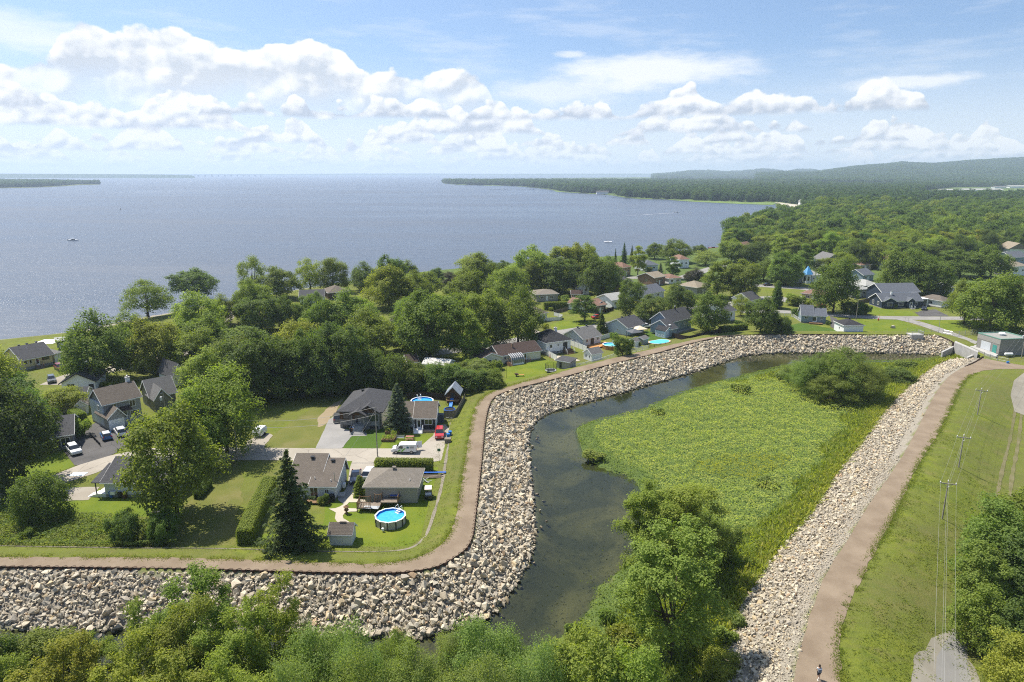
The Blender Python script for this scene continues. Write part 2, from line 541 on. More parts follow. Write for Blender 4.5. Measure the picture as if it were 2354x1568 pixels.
land_c = np.vstack([[[-1500, SHORE[0, 1] - 60]], SHORE[::3], [[9000, 16000], [40000, 16000], [40000, -400], [-1500, -400]]])
def land_z(q):
    """height of the ground at points q (n x 2) and the kinds of ground there"""
    q = np.asarray(q, float)
    n = len(q)
    z = np.full(n, ZN)
    near = (q[:, 0] > -180) & (q[:, 0] < 230) & (q[:, 1] < 290)
    zone = np.zeros((n, 3))                   # r: stony, g: mud, b: meadow or woods floor
    # lake side
    dl = np.full(n, 1e9)
    inl = inside(q, land_c)
    dl = dist_line(q, SHORE[::4])
    z = np.where(inl, np.minimum(ZN, ZL - 0.05 + 0.16 * dl), np.maximum(ZL - 4, ZL - 0.1 - 0.1 * dl))
    zone[:, 0] = np.where(inl & (dl < 5), 1.0, 0.0)
    far = q[:, 1] > 330
    zone[:, 2] = np.where(far, 1.0, 0.0)
    k = np.where(near)[0]
    if len(k):
        p = q[k]
        zk, zo = z[k].copy(), zone[k].copy()
        dS, dB, dRL, dRT, dW, dRR = (dist_line(p, L) for L in (S[::3], B[::2], RL[::3], RT[::2], Wl[::2], RR[::3]))
        ib = inside(p, basin_c)
        # the dike crest towards the gardens: flat for 4.3 m, then falling one metre
        crest = np.clip(1 - (dS - 4.3) / 3.5, 0, 1)
        crest = crest * crest * (3 - 2 * crest)
        zc = ZN + crest * (0 - ZN - 0.02)
        # the far dike crest and its grassy back slope
        dc = np.minimum(dRR, dRL)
        inpath = inside(p, np.vstack([RL[::4], RL[-1:], RR[::-4]]))
        dc = np.where(inpath, 0, dRR)
        drop = 2.6 * np.clip((185 - p[:, 1]) / 45, 0, 1) + 0.9
        t = np.clip((dc - 0.5) / 15.0, 0, 1)
        zr = -0.02 - drop * (t * t * (3 - 2 * t)) + 0.06 * vnoise(p, 5, 3)
        right = (p[:, 0] > 20) & (p[:, 1] < 206) & (~ib) & (p[:, 0] > np.interp(p[:, 1], RL[:, 1], RL[:, 0], left=-1e9, right=130) - 1)
        zout = np.where(right, np.maximum(zr, -3.6), np.maximum(zc, np.where(dS < 9, -5, -5)))
        zout = np.where(right, zr, zc)
        blend = np.clip((p[:, 1] - 190) / 16, 0, 1)
        zout = np.where(right, zout * (1 - blend) + np.maximum(zout, -0.9) * blend, zout)
        # inside the basin
        nb = inside(p, bank_near_c)
        fb = inside(p, bank_far_c)
        wt = inside(p, water_c)
        zn = -0.30 - 4.37 * dS / (dS + dB + 1e-6)
        zf = -0.05 - 3.55 * dRL / (dRL + dRT + 1e-6)
        zw = ZW - 0.12 - np.minimum(1.2, 0.35 * np.minimum(dB, dW))
        zm = ZW + 0.12 + np.minimum(0.35, 0.09 * dW) + 0.5 * np.exp(-dRT / 7) + 0.1 * vnoise(p, 6, 5)
        zi = np.where(nb, zn, np.where(fb, zf, np.where(wt, zw, zm)))
        zi = np.where(~nb & ~fb & ~wt & (dS < 0.8 * dRL) & (dB < 3), zw, zi)
        zk2 = np.where(ib, zi, zout)
        use = inl[k]
        zk = np.where(use & (dl[k] > 25), zk2, zk)
        zo[:, 0] = np.where(ib & (nb | fb), 1.0, zo[:, 0])
        zo[:, 1] = np.where(ib & wt, 1.0, 0)
        zo[:, 2] = np.where(ib & ~nb & ~fb & ~wt, 1.0, zo[:, 2])
        z[k], zone[k] = zk, zo
    return z, zone
def gz(x, y):
    return float(land_z(np.array([[x, y]]))[0][0])

def axis(lo, hi, step, far, grow):
    mid = np.arange(lo, hi + step / 2, step)
    out = [mid]
    for s, e in ((-1, lo), (1, hi)):
        x, d, r = e, step, []
        while abs(x) < far:
            d *= grow
            x += s * d
            r.append(x)
        out.insert(0 if s < 0 else 2, np.array(r[::-1] if s < 0 else r))
    return np.concatenate(out)

def b_ground(n, b):
    g = n.new('ShaderNodeNewGeometry').outputs['Position']
    att = n.new('ShaderNodeVertexColor', layer_name='zone')
    sp = n.new('ShaderNodeSeparateColor')
    n.l.new(att.outputs[0], sp.inputs[0])
    big = n.noise(g, 0.06, 4, 0.6)
    mid = n.noise(g, 0.5, 5, 0.65)
    fine = n.noise(g, 6.0, 4, 0.7)
    c1 = n.mix(n.lin(mid, 0.32, 0.68), (0.085, 0.122, 0.011), (0.205, 0.228, 0.022))
    c2 = n.mix(n.lin(big, 0.40, 0.62), c1, n.mix(n.lin(mid, 0.3, 0.7), (0.165, 0.15, 0.045), (0.095, 0.125, 0.022)))
    patch = n.noise(g, 0.17, 5, 0.7)
    c2 = n.mix(n.lin(patch, 0.55, 0.68, 0, 0.75), c2, (0.20, 0.175, 0.058))
    mp = n.new('ShaderNodeMapping')
    n.put(mp.inputs[0], g)
    mp.inputs['Rotation'].default_value = (0, 0, R(-58))
    mp.inputs['Scale'].default_value = (0.06, 0.9, 1)
    c2 = n.mix(n.lin(n.noise(mp.outputs[0], 1.0, 4, 0.6), 0.5, 0.68, 0, 0.5), c2, (0.15, 0.135, 0.048))
    grass = n.mix(n.lin(fine, 0.25, 0.75), n.mix(0.45, c2, (0.03, 0.05, 0.012)), n.mix(0.25, c2, (0.22, 0.24, 0.06)))
    stone = n.mix(n.lin(n.noise(g, 3.5, 5, 0.7), 0.3, 0.7), (0.17, 0.15, 0.12), (0.36, 0.325, 0.265))
    deep = n.noise(g, 0.09, 3, 0.5, 0.8)
    mud = n.mix(n.lin(deep, 0.38, 0.62), (0.165, 0.16, 0.082), (0.062, 0.070, 0.043))
    mud = n.mix(n.math('MULTIPLY', n.lin(n.noise(g, 1.7, 4, 0.75), 0.52, 0.66), n.lin(mid, 0.38, 0.6)), mud, (0.02, 0.026, 0.014))
    wood = n.mix(n.lin(mid, 0.3, 0.7), (0.06, 0.095, 0.024), (0.11, 0.15, 0.038))
    c = n.mix(sp.outputs[0], grass, stone)
    c = n.mix(sp.outputs[1], c, mud)
    c = n.mix(sp.outputs[2], c, wood)
    n.put(b.inputs['Base Color'], c)
    bp = n.new('ShaderNodeBump')
    bp.inputs['Distance'].default_value = 0.12
    n.put(bp.inputs['Height'], n.math('ADD', fine, n.math('MULTIPLY', mid, 1.5)))
    n.l.new(bp.outputs[0], b.inputs['Normal'])
M_ground = mat('ground_grass', rough=0.95, spec=0.15, build=b_ground)

gx = axis(-150, 215, 1.25, 30000, 1.07)
gy = axis(30, 275, 1.25, 30000, 1.07)
gy = gy[gy > -400]
XX, YY = np.meshgrid(gx, gy)
q = np.stack([XX.ravel(), YY.ravel()], 1)
gz_all, zone_all = land_z(q)
nx, ny = len(gx), len(gy)
i = np.arange(nx * ny).reshape(ny, nx)
f = np.stack([i[:-1, :-1], i[:-1, 1:], i[1:, 1:], i[1:, :-1]], -1).reshape(-1, 4)
me = np_mesh('ground', np.column_stack([q, gz_all]), f, M_ground, smooth=True)
ca = me.color_attributes.new('zone', 'FLOAT_COLOR', 'POINT')
ca.data.foreach_set('color', np.column_stack([zone_all, np.ones(len(q))]).astype(np.float32).ravel())
ground = tag(link('ground', me), 'green grassy ground running to the horizon', kind='structure')

# ------------------------------------------------------------------ water
def b_lake(n, b):
    g = n.new('ShaderNodeNewGeometry').outputs['Position']
    mp = n.new('ShaderNodeMapping')
    n.put(mp.inputs[0], g)
    mp.inputs['Rotation'].default_value = (0, 0, R(-14))
    mp.inputs['Scale'].default_value = (0.55, 1.5, 1)
    v = mp.outputs[0]
    small = n.noise(v, 0.42, 6, 0.68)
    chop = n.noise(v, 1.3, 3, 0.6)
    swell = n.noise(v, 0.09, 3, 0.5)
    mg = n.new('ShaderNodeMapping')
    n.put(mg.inputs[0], g)
    mg.inputs['Rotation'].default_value = (0, 0, R(-12))
    mg.inputs['Scale'].default_value = (0.35, 1.6, 1)
    gust = n.noise(mg.outputs[0], 0.0045, 5, 0.62)
    bp = n.new('ShaderNodeBump')
    bp.inputs['Strength'].default_value = 1.0
    bp.inputs['Distance'].default_value = 1.0
    h = n.math('ADD', n.math('MULTIPLY', small, 0.5), n.math('ADD', n.math('MULTIPLY', chop, 0.17), n.math('MULTIPLY', swell, 1.0)))
    n.put(bp.inputs['Height'], h)
    n.l.new(bp.outputs[0], b.inputs['Normal'])
    n.put(b.inputs['Base Color'], n.mix(n.lin(gust, 0.35, 0.65), (0.058, 0.074, 0.104), (0.100, 0.114, 0.140)))
    n.put(b.inputs['Roughness'], n.lin(gust, 0.35, 0.65, 0.2, 0.4))
    b.inputs['IOR'].default_value = 1.333
M_lake = mat('lake_water', spec=0.5, build=b_lake)
def sheet_grid(name, x0, x1, y0, y1, z, m, nx=2, ny=2):
    xs, ys = np.linspace(x0, x1, nx), np.linspace(y0, y1, ny)
    a, b_ = np.meshgrid(xs, ys)
    i = np.arange(nx * ny).reshape(ny, nx)
    f = np.stack([i[:-1, :-1], i[:-1, 1:], i[1:, 1:], i[1:, :-1]], -1).reshape(-1, 4)
    return link(name, np_mesh(name, np.column_stack([a.ravel(), b_.ravel(), np.full(nx * ny, z)]), f, m))

def fill_poly(poly, z, name, m, jitter=None):
    bm = bmesh.new()
    vs = [bm.verts.new((x, y, z)) for x, y in poly]
    es = [bm.edges.new((vs[i], vs[(i + 1) % len(vs)])) for i in range(len(vs))]
    bmesh.ops.triangle_fill(bm, edges=es, use_beauty=True)
    bmesh.ops.recalc_face_normals(bm, faces=bm.faces)
    for fc in bm.faces:
        if fc.normal.z < 0:
            fc.normal_flip()
    me = bpy.data.meshes.new(name)
    bm.to_mesh(me)
    bm.free()
    me.materials.append(m)
    return me
lake = tag(link('lake', fill_poly([(-30000, 100), (-80, 100), (-80, 235), (12000, 235), (12000, 30000), (-30000, 30000)], ZL, 'lake', M_lake)), 'wide blue grey lake ruffled by wind', kind='structure')
def b_creek(n, b):
    """clear water: a mirror at low angles, the bed seen through it from above"""
    g = n.new('ShaderNodeNewGeometry').outputs['Position']
    bp = n.new('ShaderNodeBump')
    bp.inputs['Distance'].default_value = 0.01
    n.put(bp.inputs['Height'], n.noise(g, 1.3, 4, 0.6))
    fr = n.new('ShaderNodeFresnel')
    fr.inputs['IOR'].default_value = 1.42
    n.l.new(bp.outputs[0], fr.inputs['Normal'])
    gl = n.new('ShaderNodeBsdfGlossy')
    gl.inputs['Roughness'].default_value = 0.04
    n.l.new(bp.outputs[0], gl.inputs['Normal'])
    tr = n.new('ShaderNodeBsdfTransparent')
    tr.inputs[0].default_value = (0.66, 0.68, 0.57, 1)
    mx = n.new('ShaderNodeMixShader')
    n.l.new(fr.outputs[0], mx.inputs[0])
    n.l.new(tr.outputs[0], mx.inputs[1])
    n.l.new(gl.outputs[0], mx.inputs[2])
    n.l.new(mx.outputs[0], n.n['Material Output'].inputs[0])
M_creek = mat('basin_water', rough=0.06, spec=0.5, build=b_creek)
creek = tag(sheet_grid('creek', -150, 150, 20, 216, ZW, M_creek, 2, 2), 'still murky green water curving round the basin', kind='structure')

# ------------------------------------------------------------------ gravel path on both dikes
def b_path(n, b):
    g = n.new('ShaderNodeNewGeometry').outputs['Position']
    big = n.noise(g, 0.25, 4, 0.6)
    fine = n.noise(g, 9.0, 4, 0.8)
    spk = n.noise(g, 22.0, 2, 0.5)
    c = n.mix(n.lin(big, 0.35, 0.65), (0.200, 0.152, 0.104), (0.270, 0.212, 0.150))
    c = n.mix(n.lin(fine, 0.3, 0.7), n.mix(0.35, c, (0.10, 0.075, 0.06)), c)
    c = n.mix(n.lin(spk, 0.68, 0.8, 0, 0.6), c, (0.5, 0.44, 0.37))
    n.put(b.inputs['Base Color'], c)
    bp = n.new('ShaderNodeBump')
    bp.inputs['Distance'].default_value = 0.03
    n.put(bp.inputs['Height'], fine)
    n.l.new(bp.outputs[0], b.inputs['Normal'])
M_path = mat('path_stone_dust', rough=0.95, spec=0.2, build=b_path)
def wob(line, amp, scale, seed, sgn=1):
    """edge of a path: every point moved sideways a little, as grass eats into gravel"""
    d = np.gradient(line, axis=0)
    nrm = np.stack([-d[:, 1], d[:, 0]], 1)
    nrm /= np.linalg.norm(nrm, axis=1)[:, None] + 1e-9
    a = vnoise(line, scale, seed, 3)
    return line + nrm * (a * amp * sgn)[:, None]
def strip(name, a, b_, z, m, zf=None):
    """band between two lines with the same number of points"""
    n = len(a)
    v = np.vstack([np.column_stack([a, np.full(n, z)]), np.column_stack([b_, np.full(n, z)])])
    i = np.arange(n - 1)
    f = np.stack([i, i + 1, n + i + 1, n + i], 1)
    me = np_mesh(name, v, f, m)
    # face up
    p = me.polygons[len(me.polygons) // 2]
    if p.normal.z < 0:
        me.flip_normals()
    return me
SP_px = [(-420, 1276), (-160, 1277), (0, 1279), (200, 1281), (400, 1283), (600, 1287), (700, 1292), (800, 1296), (870, 1297), (930, 1290), (970, 1277), (1005, 1258), (1030, 1235),
         (1043, 1205), (1052, 1165), (1060, 1115), (1069, 1060), (1077, 1010), (1084, 970), (1092, 940), (1104, 918), (1122, 904), (1155, 892), (1200, 879), (1250, 866),
         (1300, 852), (1350, 839), (1400, 826), (1450, 814), (1500, 802), (1550, 791), (1600, 780), (1650, 772.5), (1700, 769.2)]
SPl = smooth_line(PL(SP_px, 0), 0.8, 2)
kS = int(np.argmin(np.linalg.norm(S - SPl[-1], axis=1)))
nn = 420
Sa = resample(S[:kS + 1], np.linalg.norm(np.diff(S[:kS + 1], axis=0), axis=1).sum() / (nn - 1))[:nn]
Sb = resample(SPl, np.linalg.norm(np.diff(SPl, axis=0), axis=1).sum() / (nn - 1))[:nn]
nn = min(len(Sa), len(Sb))
tag(link('dike_path', strip('dike_path', Sa[:nn], wob(Sb[:nn], 0.45, 2.5, 11), 0.03, M_path)), 'brown gravel path along the near dike crest', kind='structure')
RLc, RRc = RL[RL[:, 1] < 1e9], RR
nn = 300
Ra = resample(RL, np.linalg.norm(np.diff(RL, axis=0), axis=1).sum() / (nn - 1))
Rb = resample(RR, np.linalg.norm(np.diff(RR, axis=0), axis=1).sum() / (nn - 1))
nn = min(len(Ra), len(Rb))
tag(link('embankment_path', strip('embankment_path', wob(Ra[:nn], 0.15, 2, 5), wob(Rb[:nn], 0.35, 2.2, 12), 0.03, M_path)), 'brown gravel path along the far embankment', kind='structure')
# ------------------------------------------------------------------ sheet piling and stone banks
M_rust = mat('rusty_steel', (0.062, 0.036, 0.026), 0.85, 0.2, var=0.5, vscale=1.5, bump=0.01, bscale=8)
def sheet_pile(name, line, label, z0, z1, pitch=1.2, amp=0.16):
    """folded steel wall: trapezoid folds along a line, with a thickness"""
    p = resample(line, pitch / 4)
    d = np.gradient(p, axis=0)
    nrm = np.stack([-d[:, 1], d[:, 0]], 1)
    nrm /= np.linalg.norm(nrm, axis=1)[:, None]
    ph = np.arange(len(p)) % 4
    off = np.where((ph == 0) | (ph == 1), amp, -amp)
    a = p + nrm * (off)[:, None]
    b_ = p + nrm * (off + 0.10)[:, None]
    n = len(p)
    zt = z1 + 0.03 * vnoise(p, 3, 4)
    v = np.vstack([np.column_stack([a, np.full(n, z0)]), np.column_stack([a, zt]), np.column_stack([b_, zt]), np.column_stack([b_, np.full(n, z0)])])
    i = np.arange(n - 1)
    f = np.vstack([np.stack([i + k * n, i + 1 + k * n, i + 1 + (k + 1) * n, i + (k + 1) * n], 1) for k in range(3)])
    return tag(link(name, np_mesh(name, v, f, M_rust)), label, 'retaining wall', kind='thing')
sheet_pile('sheet_pile_wall', S, 'long rusty folded steel wall edging the near stone bank', -2.2, 0.05)
sheet_pile('sheet_pile_wall', resample(PL([(2259, 820), (2247, 829), (2231, 837), (2219, 842)], 0), 0.5), 'short rusty steel wall at the head of the far stone bank', -2.0, 0.15)

def hull_rocks(count, seed, flat=0.65):
    """angular blocks: convex hulls of a few points scattered in a box"""
    out = []
    g = np.random.default_rng(seed)
    for _ in range(count):
        bm = bmesh.new()
        ax = np.array([1.0, g.uniform(0.6, 0.95), g.uniform(0.45, 0.8)]) * 0.5
        k = g.integers(10, 15)
        pts = g.uniform(-1, 1, (k, 3))
        m = np.abs(pts).max(1)[:, None]
        pts = pts / m * g.uniform(0.82, 1.0, (k, 1)) * ax
        for p in pts:
            bm.verts.new(p)
        r = bmesh.ops.convex_hull(bm, input=bm.verts)
        bmesh.ops.delete(bm, geom=[e for e in r['geom_interior'] if isinstance(e, bmesh.types.BMVert)], context='VERTS')
        bmesh.ops.triangulate(bm, faces=bm.faces)
        bm.verts.index_update()
        v = np.array([x.co for x in bm.verts])
        f = np.array([[x.index for x in fc.verts] for fc in bm.faces])
        out.append((v, f))
        bm.free()
    return out
ROCKS = hull_rocks(36, 5)
def b_rock(n, b):
    gi = n.new('ShaderNodeNewGeometry')
    oi = n.new('ShaderNodeObjectInfo')
    g = gi.outputs['Position']
    r = n.math('FRACT', n.math('ADD', gi.outputs['Random Per Island'], n.math('MULTIPLY', oi.outputs['Random'], 7.3)))
    c = n.ramp(r, [(0.0, (0.42, 0.355, 0.26)), (0.2, (0.55, 0.475, 0.35)), (0.42, (0.45, 0.405, 0.325)), (0.6, (0.60, 0.525, 0.39)), (0.74, (0.32, 0.285, 0.235)),
                   (0.85, (0.53, 0.41, 0.24)), (0.94, (0.40, 0.26, 0.145)), (0.97, (0.58, 0.52, 0.40))], 'CONSTANT')
    st = n.noise(g, 1.6, 5, 0.65)
    c = n.mix(n.lin(st, 0.35, 0.7, 0, 0.4), c, (0.26, 0.225, 0.18))
    c = n.mix(n.lin(n.noise(g, 9, 4, 0.7), 0.3, 0.75, 0.0, 0.3), c, (0.52, 0.46, 0.35))
    sz = n.new('ShaderNodeSeparateXYZ')
    n.put(sz.inputs[0], g)
    c = n.mix(n.lin(sz.outputs[2], ZW + 0.12, ZW + 0.5, 0.72, 0.0), c, (0.085, 0.075, 0.055))
    n.put(b.inputs['Base Color'], c)
    bp = n.new('ShaderNodeBump')
    bp.inputs['Distance'].default_value = 0.05
    n.put(bp.inputs['Height'], n.noise(g, 5, 4, 0.65))
    n.l.new(bp.outputs[0], b.inputs['Normal'])
M_rock = mat('quarry_stone', rough=0.9, spec=0.25, build=b_rock)
def b_rock2(n, b):
    b_rock(n, b)
def poly_pts(poly, spacing, seed, grow=0.0):
    """jittered points inside an outline"""
    g = np.random.default_rng(seed)
    lo, hi = poly.min(0), poly.max(0)
    nx_, ny_ = int((hi[0] - lo[0]) / spacing) + 1, int((hi[1] - lo[1]) / spacing) + 1
    a, b_ = np.meshgrid(np.arange(nx_), np.arange(ny_))
    q = lo + (np.stack([a.ravel(), b_.ravel()], 1) + g.uniform(-0.1, 1.1, (nx_ * ny_, 2))) * spacing
    return q[inside(q, poly)]
def rotmats(n, g, tilt=0.6):
    u = g.normal(size=(n, 4)) * np.array([1, tilt, tilt, 1])
    u /= np.linalg.norm(u, axis=1)[:, None]
    w_, x, y, z = u.T
    return np.stack([np.stack([1 - 2 * (y * y + z * z), 2 * (x * y - z * w_), 2 * (x * z + y * w_)], -1),
                     np.stack([2 * (x * y + z * w_), 1 - 2 * (x * x + z * z), 2 * (y * z - x * w_)], -1),
                     np.stack([2 * (x * z - y * w_), 2 * (y * z + x * w_), 1 - 2 * (x * x + y * y)], -1)], -2)
def scatter_mesh(name, protos, pos, scale, rot, which, m):
    V, F, k = [], [], 0
    for i, (v, f) in enumerate(protos):
        s = np.where(which == i)[0]
        if not len(s):
            continue
        pv = np.einsum('nij,vj->nvi', rot[s], v) * scale[s][:, None, None] + pos[s][:, None, :]
        V.append(pv.reshape(-1, 3))
        F.append((f[None] + (np.arange(len(s)) * len(v))[:, None, None] + k).reshape(-1, f.shape[1]))
        k += len(s) * len(v)
    return np_mesh(name, np.vstack(V), np.vstack(F), m)

def bank(name, label, parts, singles):
    """all stones of one bank: the ones that show largest as stones of their own, the rest together"""
    g = np.random.default_rng(len(parts[0][0]))
    pos = np.vstack([p for p, s in parts])
    sc = np.concatenate([s for p, s in parts])
    rot = rotmats(len(pos), g, 0.7)
    which = g.integers(0, len(ROCKS), len(pos))
    root = tag(empty(name, (0, 0, 0)), label, kind='structure')
    # size in the picture, for stones that are inside the frame and not under the foreground trees
    d = pos[:, 1] * CP - (pos[:, 2] - CAM_H) * SP
    px = CX + FOC * pos[:, 0] / d
    py = CY - FOC * ((pos[:, 2] - CAM_H) * CP + pos[:, 1] * SP) / d
    vis = (px > 10) & (px < 2344) & (py < 1555) & ((py < 1400) | (px > 1100) | (px < 130))
    rank = np.where(vis, sc / d, 0)
    top = np.argsort(-rank)[:singles]
    rest = np.ones(len(pos), bool)
    rest[top] = False
    meshes = [np_mesh('stone', v, f, M_rock) for v, f in ROCKS]
    for i in top:
        o = link('stone', meshes[which[i]], root, pos[i])
        o.rotation_euler = Matrix(rot[i].tolist()).to_euler()
        o.scale = (sc[i],) * 3
    o = link('stones', scatter_mesh('stones', ROCKS, pos[rest], sc[rest], rot[rest], which[rest], M_rock), root)
    o['kind'] = 'stuff'
    return root
g = np.random.default_rng(21)
parts = []
for sp, lo, hi, dz, seed in ((1.0, 0.7, 1.4, 0.26, 1), (0.58, 0.38, 0.85, 0.28, 2), (0.44, 0.24, 0.5, 0.38, 3)):
    q = poly_pts(bank_near, sp, seed)
    q = q[(q[:, 0] > -95)]
    s = lo + (hi - lo) * g.random(len(q)) ** 1.8
    d = dist_line(q, S)
    k = d > 0.24 + 0.25 * s
    # finer rubble at the left end of the bank
    if seed == 1:
        k &= ~((q[:, 0] < -40) & (g.random(len(q)) < 0.25 + 0.2 * vnoise(q, 5, 8)))
    if seed == 3:
        k &= (q[:, 1] < 175) | (g.random(len(q)) < 0.6)
    q, s = q[k], s[k]
    z = land_z(q)[0] + dz * s * g.uniform(0.3, 1.25, len(q)) + 0.1
    parts.append((np.column_stack([q, z]), s))
# stones lying in the shallow water at the foot
foot = resample(B, 1.6)
foot = foot + g.normal(size=foot.shape) * 0.9
foot = foot[(foot[:, 0] > -95)]
parts.append((np.column_stack([foot, np.full(len(foot), ZW - 0.08) + g.uniform(-0.25, 0.15, len(foot))]), g.uniform(0.45, 1.0, len(foot))))
bank('stone_bank', 'pale quarry stone bank below the steel wall', parts, 180)
parts = []
for sp, lo, hi, dz, seed in ((0.78, 0.4, 0.95, 0.22, 4), (0.42, 0.24, 0.52, 0.32, 5), (0.30, 0.12, 0.26, 0.4, 6)):
    q = poly_pts(bank_far, sp, seed)
    q = q[q[:, 1] > 52]
    dl, dt = dist_line(q, RL), dist_line(q, RT)
    u = dl / (dl + dt)
    s = lo + (hi - lo) * g.random(len(q)) ** 1.7
    if seed == 4:
        k = (u > 0.22 + 0.1 * g.random(len(q))) | (g.random(len(q)) < 0.05)
    elif seed == 5:
        k = u > 0.13 + 0.12 * g.random(len(q))
    else:
        k = (u < 0.36 + 0.12 * g.random(len(q))) & (q[:, 1] < 120)
    q, s = q[k], s[k]
    z = land_z(q)[0] + dz * s * g.uniform(0.3, 1.2, len(q)) + 0.03
    parts.append((np.column_stack([q, z]), s))
bank('stone_bank', 'pale stone bank below the far embankment path', parts, 120)
# ------------------------------------------------------------------ streets, drives, lawns
def b_asph(c0, c1, c2, crack=True):
    def fn(n, b):
        g = n.new('ShaderNodeNewGeometry').outputs['Position']
        big = n.noise(g, 0.22, 5, 0.6)
        fine = n.noise(g, 14, 3, 0.7)
        c = n.mix(n.lin(big, 0.35, 0.65), c0, c1)
        c = n.mix(n.lin(fine, 0.3, 0.75, 0, 0.45), c, c2)
        if crack:
            v = n.new('ShaderNodeTexVoronoi', feature='DISTANCE_TO_EDGE')
            n.put(v.inputs['Vector'], n.vmath('ADD', g, n.noise(g, 0.6, 3, 0.6, color=True)))
            v.inputs['Scale'].default_value = 0.16
            c = n.mix(n.lin(v.outputs['Distance'], 0.004, 0.012, 0.55, 0.0), c, tuple(x * 0.45 for x in c0))
        n.put(b.inputs['Base Color'], c)
    return fn
M_road = mat('worn_asphalt', rough=0.92, spec=0.2, build=b_asph((0.27, 0.24, 0.20), (0.34, 0.305, 0.255), (0.40, 0.365, 0.31)))
M_road2 = mat('grey_asphalt', rough=0.92, spec=0.2, build=b_asph((0.20, 0.19, 0.18), (0.26, 0.25, 0.235), (0.30, 0.29, 0.27)))
M_drive = mat('dark_asphalt', rough=0.9, spec=0.25, build=b_asph((0.06, 0.057, 0.056), (0.095, 0.09, 0.088), (0.13, 0.125, 0.12)))
M_gravel = mat('grey_gravel', rough=0.95, spec=0.2, build=b_asph((0.20, 0.195, 0.19), (0.27, 0.26, 0.25), (0.36, 0.35, 0.33), False))
M_bgravel = mat('brown_gravel', rough=0.95, spec=0.2, build=b_asph((0.235, 0.205, 0.165), (0.30, 0.27, 0.225), (0.38, 0.35, 0.30), False))
M_paver = mat('garden_pavers', rough=0.9, spec=0.2, build=b_asph((0.36, 0.315, 0.25), (0.43, 0.385, 0.31), (0.5, 0.46, 0.38), False))
def b_lawn(c0, c1, c2, stripe=0.0):
    def fn(n, b):
        g = n.new('ShaderNodeNewGeometry').outputs['Position']
        big = n.noise(g, 0.28, 4, 0.6)
        fine = n.noise(g, 7, 4, 0.7)
        c = n.mix(n.lin(big, 0.36, 0.64), c0, c1)
        c = n.mix(n.lin(n.noise(g, 0.12, 3, 0.5), 0.52, 0.68, 0, 0.7), c, c2)
        c = n.mix(n.lin(fine, 0.25, 0.75), n.mix(0.4, c, (0.02, 0.04, 0.008)), n.mix(0.16, c, (0.26, 0.3, 0.06)))
        n.put(b.inputs['Base Color'], c)
        bp = n.new('ShaderNodeBump')
        bp.inputs['Distance'].default_value = 0.05
        n.put(bp.inputs['Height'], fine)
        n.l.new(bp.outputs[0], b.inputs['Normal'])
    return fn
M_lawn = mat('lawn', rough=0.95, spec=0.15, build=b_lawn((0.098, 0.148, 0.010), (0.140, 0.182, 0.013), (0.195, 0.21, 0.018)))
M_sod_shade = mat('sod_and_shaded_lawn', rough=0.95, spec=0.15, build=b_lawn((0.040, 0.092, 0.010), (0.055, 0.112, 0.012), (0.05, 0.1, 0.01)))  # real sod by the new bungalow; also the painted shade of two lawns
M_dry = mat('dry_lawn', rough=0.95, spec=0.15, build=b_lawn((0.115, 0.125, 0.028), (0.155, 0.150, 0.040), (0.20, 0.165, 0.075)))
M_soil = mat('bare_soil', rough=0.95, spec=0.15, build=b_asph((0.22, 0.17, 0.105), (0.28, 0.225, 0.145), (0.34, 0.28, 0.19), False))
M_drain = mat('drain_stone', rough=0.95, spec=0.2, build=b_asph((0.13, 0.115, 0.085), (0.21, 0.185, 0.145), (0.30, 0.27, 0.22), False))
M_drain2 = mat('strip_gravel', rough=0.95, spec=0.2, build=b_asph((0.17, 0.165, 0.155), (0.23, 0.22, 0.205), (0.29, 0.28, 0.26), False))
M_track = mat('track_gravel', rough=0.95, spec=0.2, build=b_asph((0.17, 0.155, 0.12), (0.25, 0.23, 0.185), (0.33, 0.30, 0.25), False))
M_rut = mat('worn_track', rough=0.95, spec=0.15, build=b_lawn((0.15, 0.13, 0.065), (0.22, 0.18, 0.11), (0.12, 0.13, 0.03)))
LEVEL = [0]
def area(name, pts, m, label, off=0.03, jit=0.0, z=ZN, quadf=None, conform=False, step=1.0):
    """flat sheet laid on the ground inside an outline read off the survey picture"""
    LEVEL[0] += 1
    if quadf:
        pts = [quadf(*p) for p in pts]
    w_ = PL(pts, z)
    w_ = resample(np.vstack([w_, w_[:1]]), step)[:-1]
    if jit:
        w_ = w_ + np.stack([vnoise(w_, 1.6, LEVEL[0], 2), vnoise(w_ + 50, 1.6, LEVEL[0] + 1, 2)], 1) * jit
    zz = z + off + 0.0006 * LEVEL[0]
    me = fill_poly(w_, zz, name, m)
    if conform:
        bm = bmesh.new()
        bm.from_mesh(me)
        bmesh.ops.subdivide_edges(bm, edges=bm.edges, cuts=2, use_grid_fill=True)
        bmesh.ops.triangulate(bm, faces=bm.faces)
        co = np.array([v.co[:2] for v in bm.verts])
        hz = land_z(co)[0] + off
        for v, h_ in zip(bm.verts, hz):
            v.co.z = h_
        bm.to_mesh(me)
        bm.free()
    return tag(link(name, me), label, kind='structure')
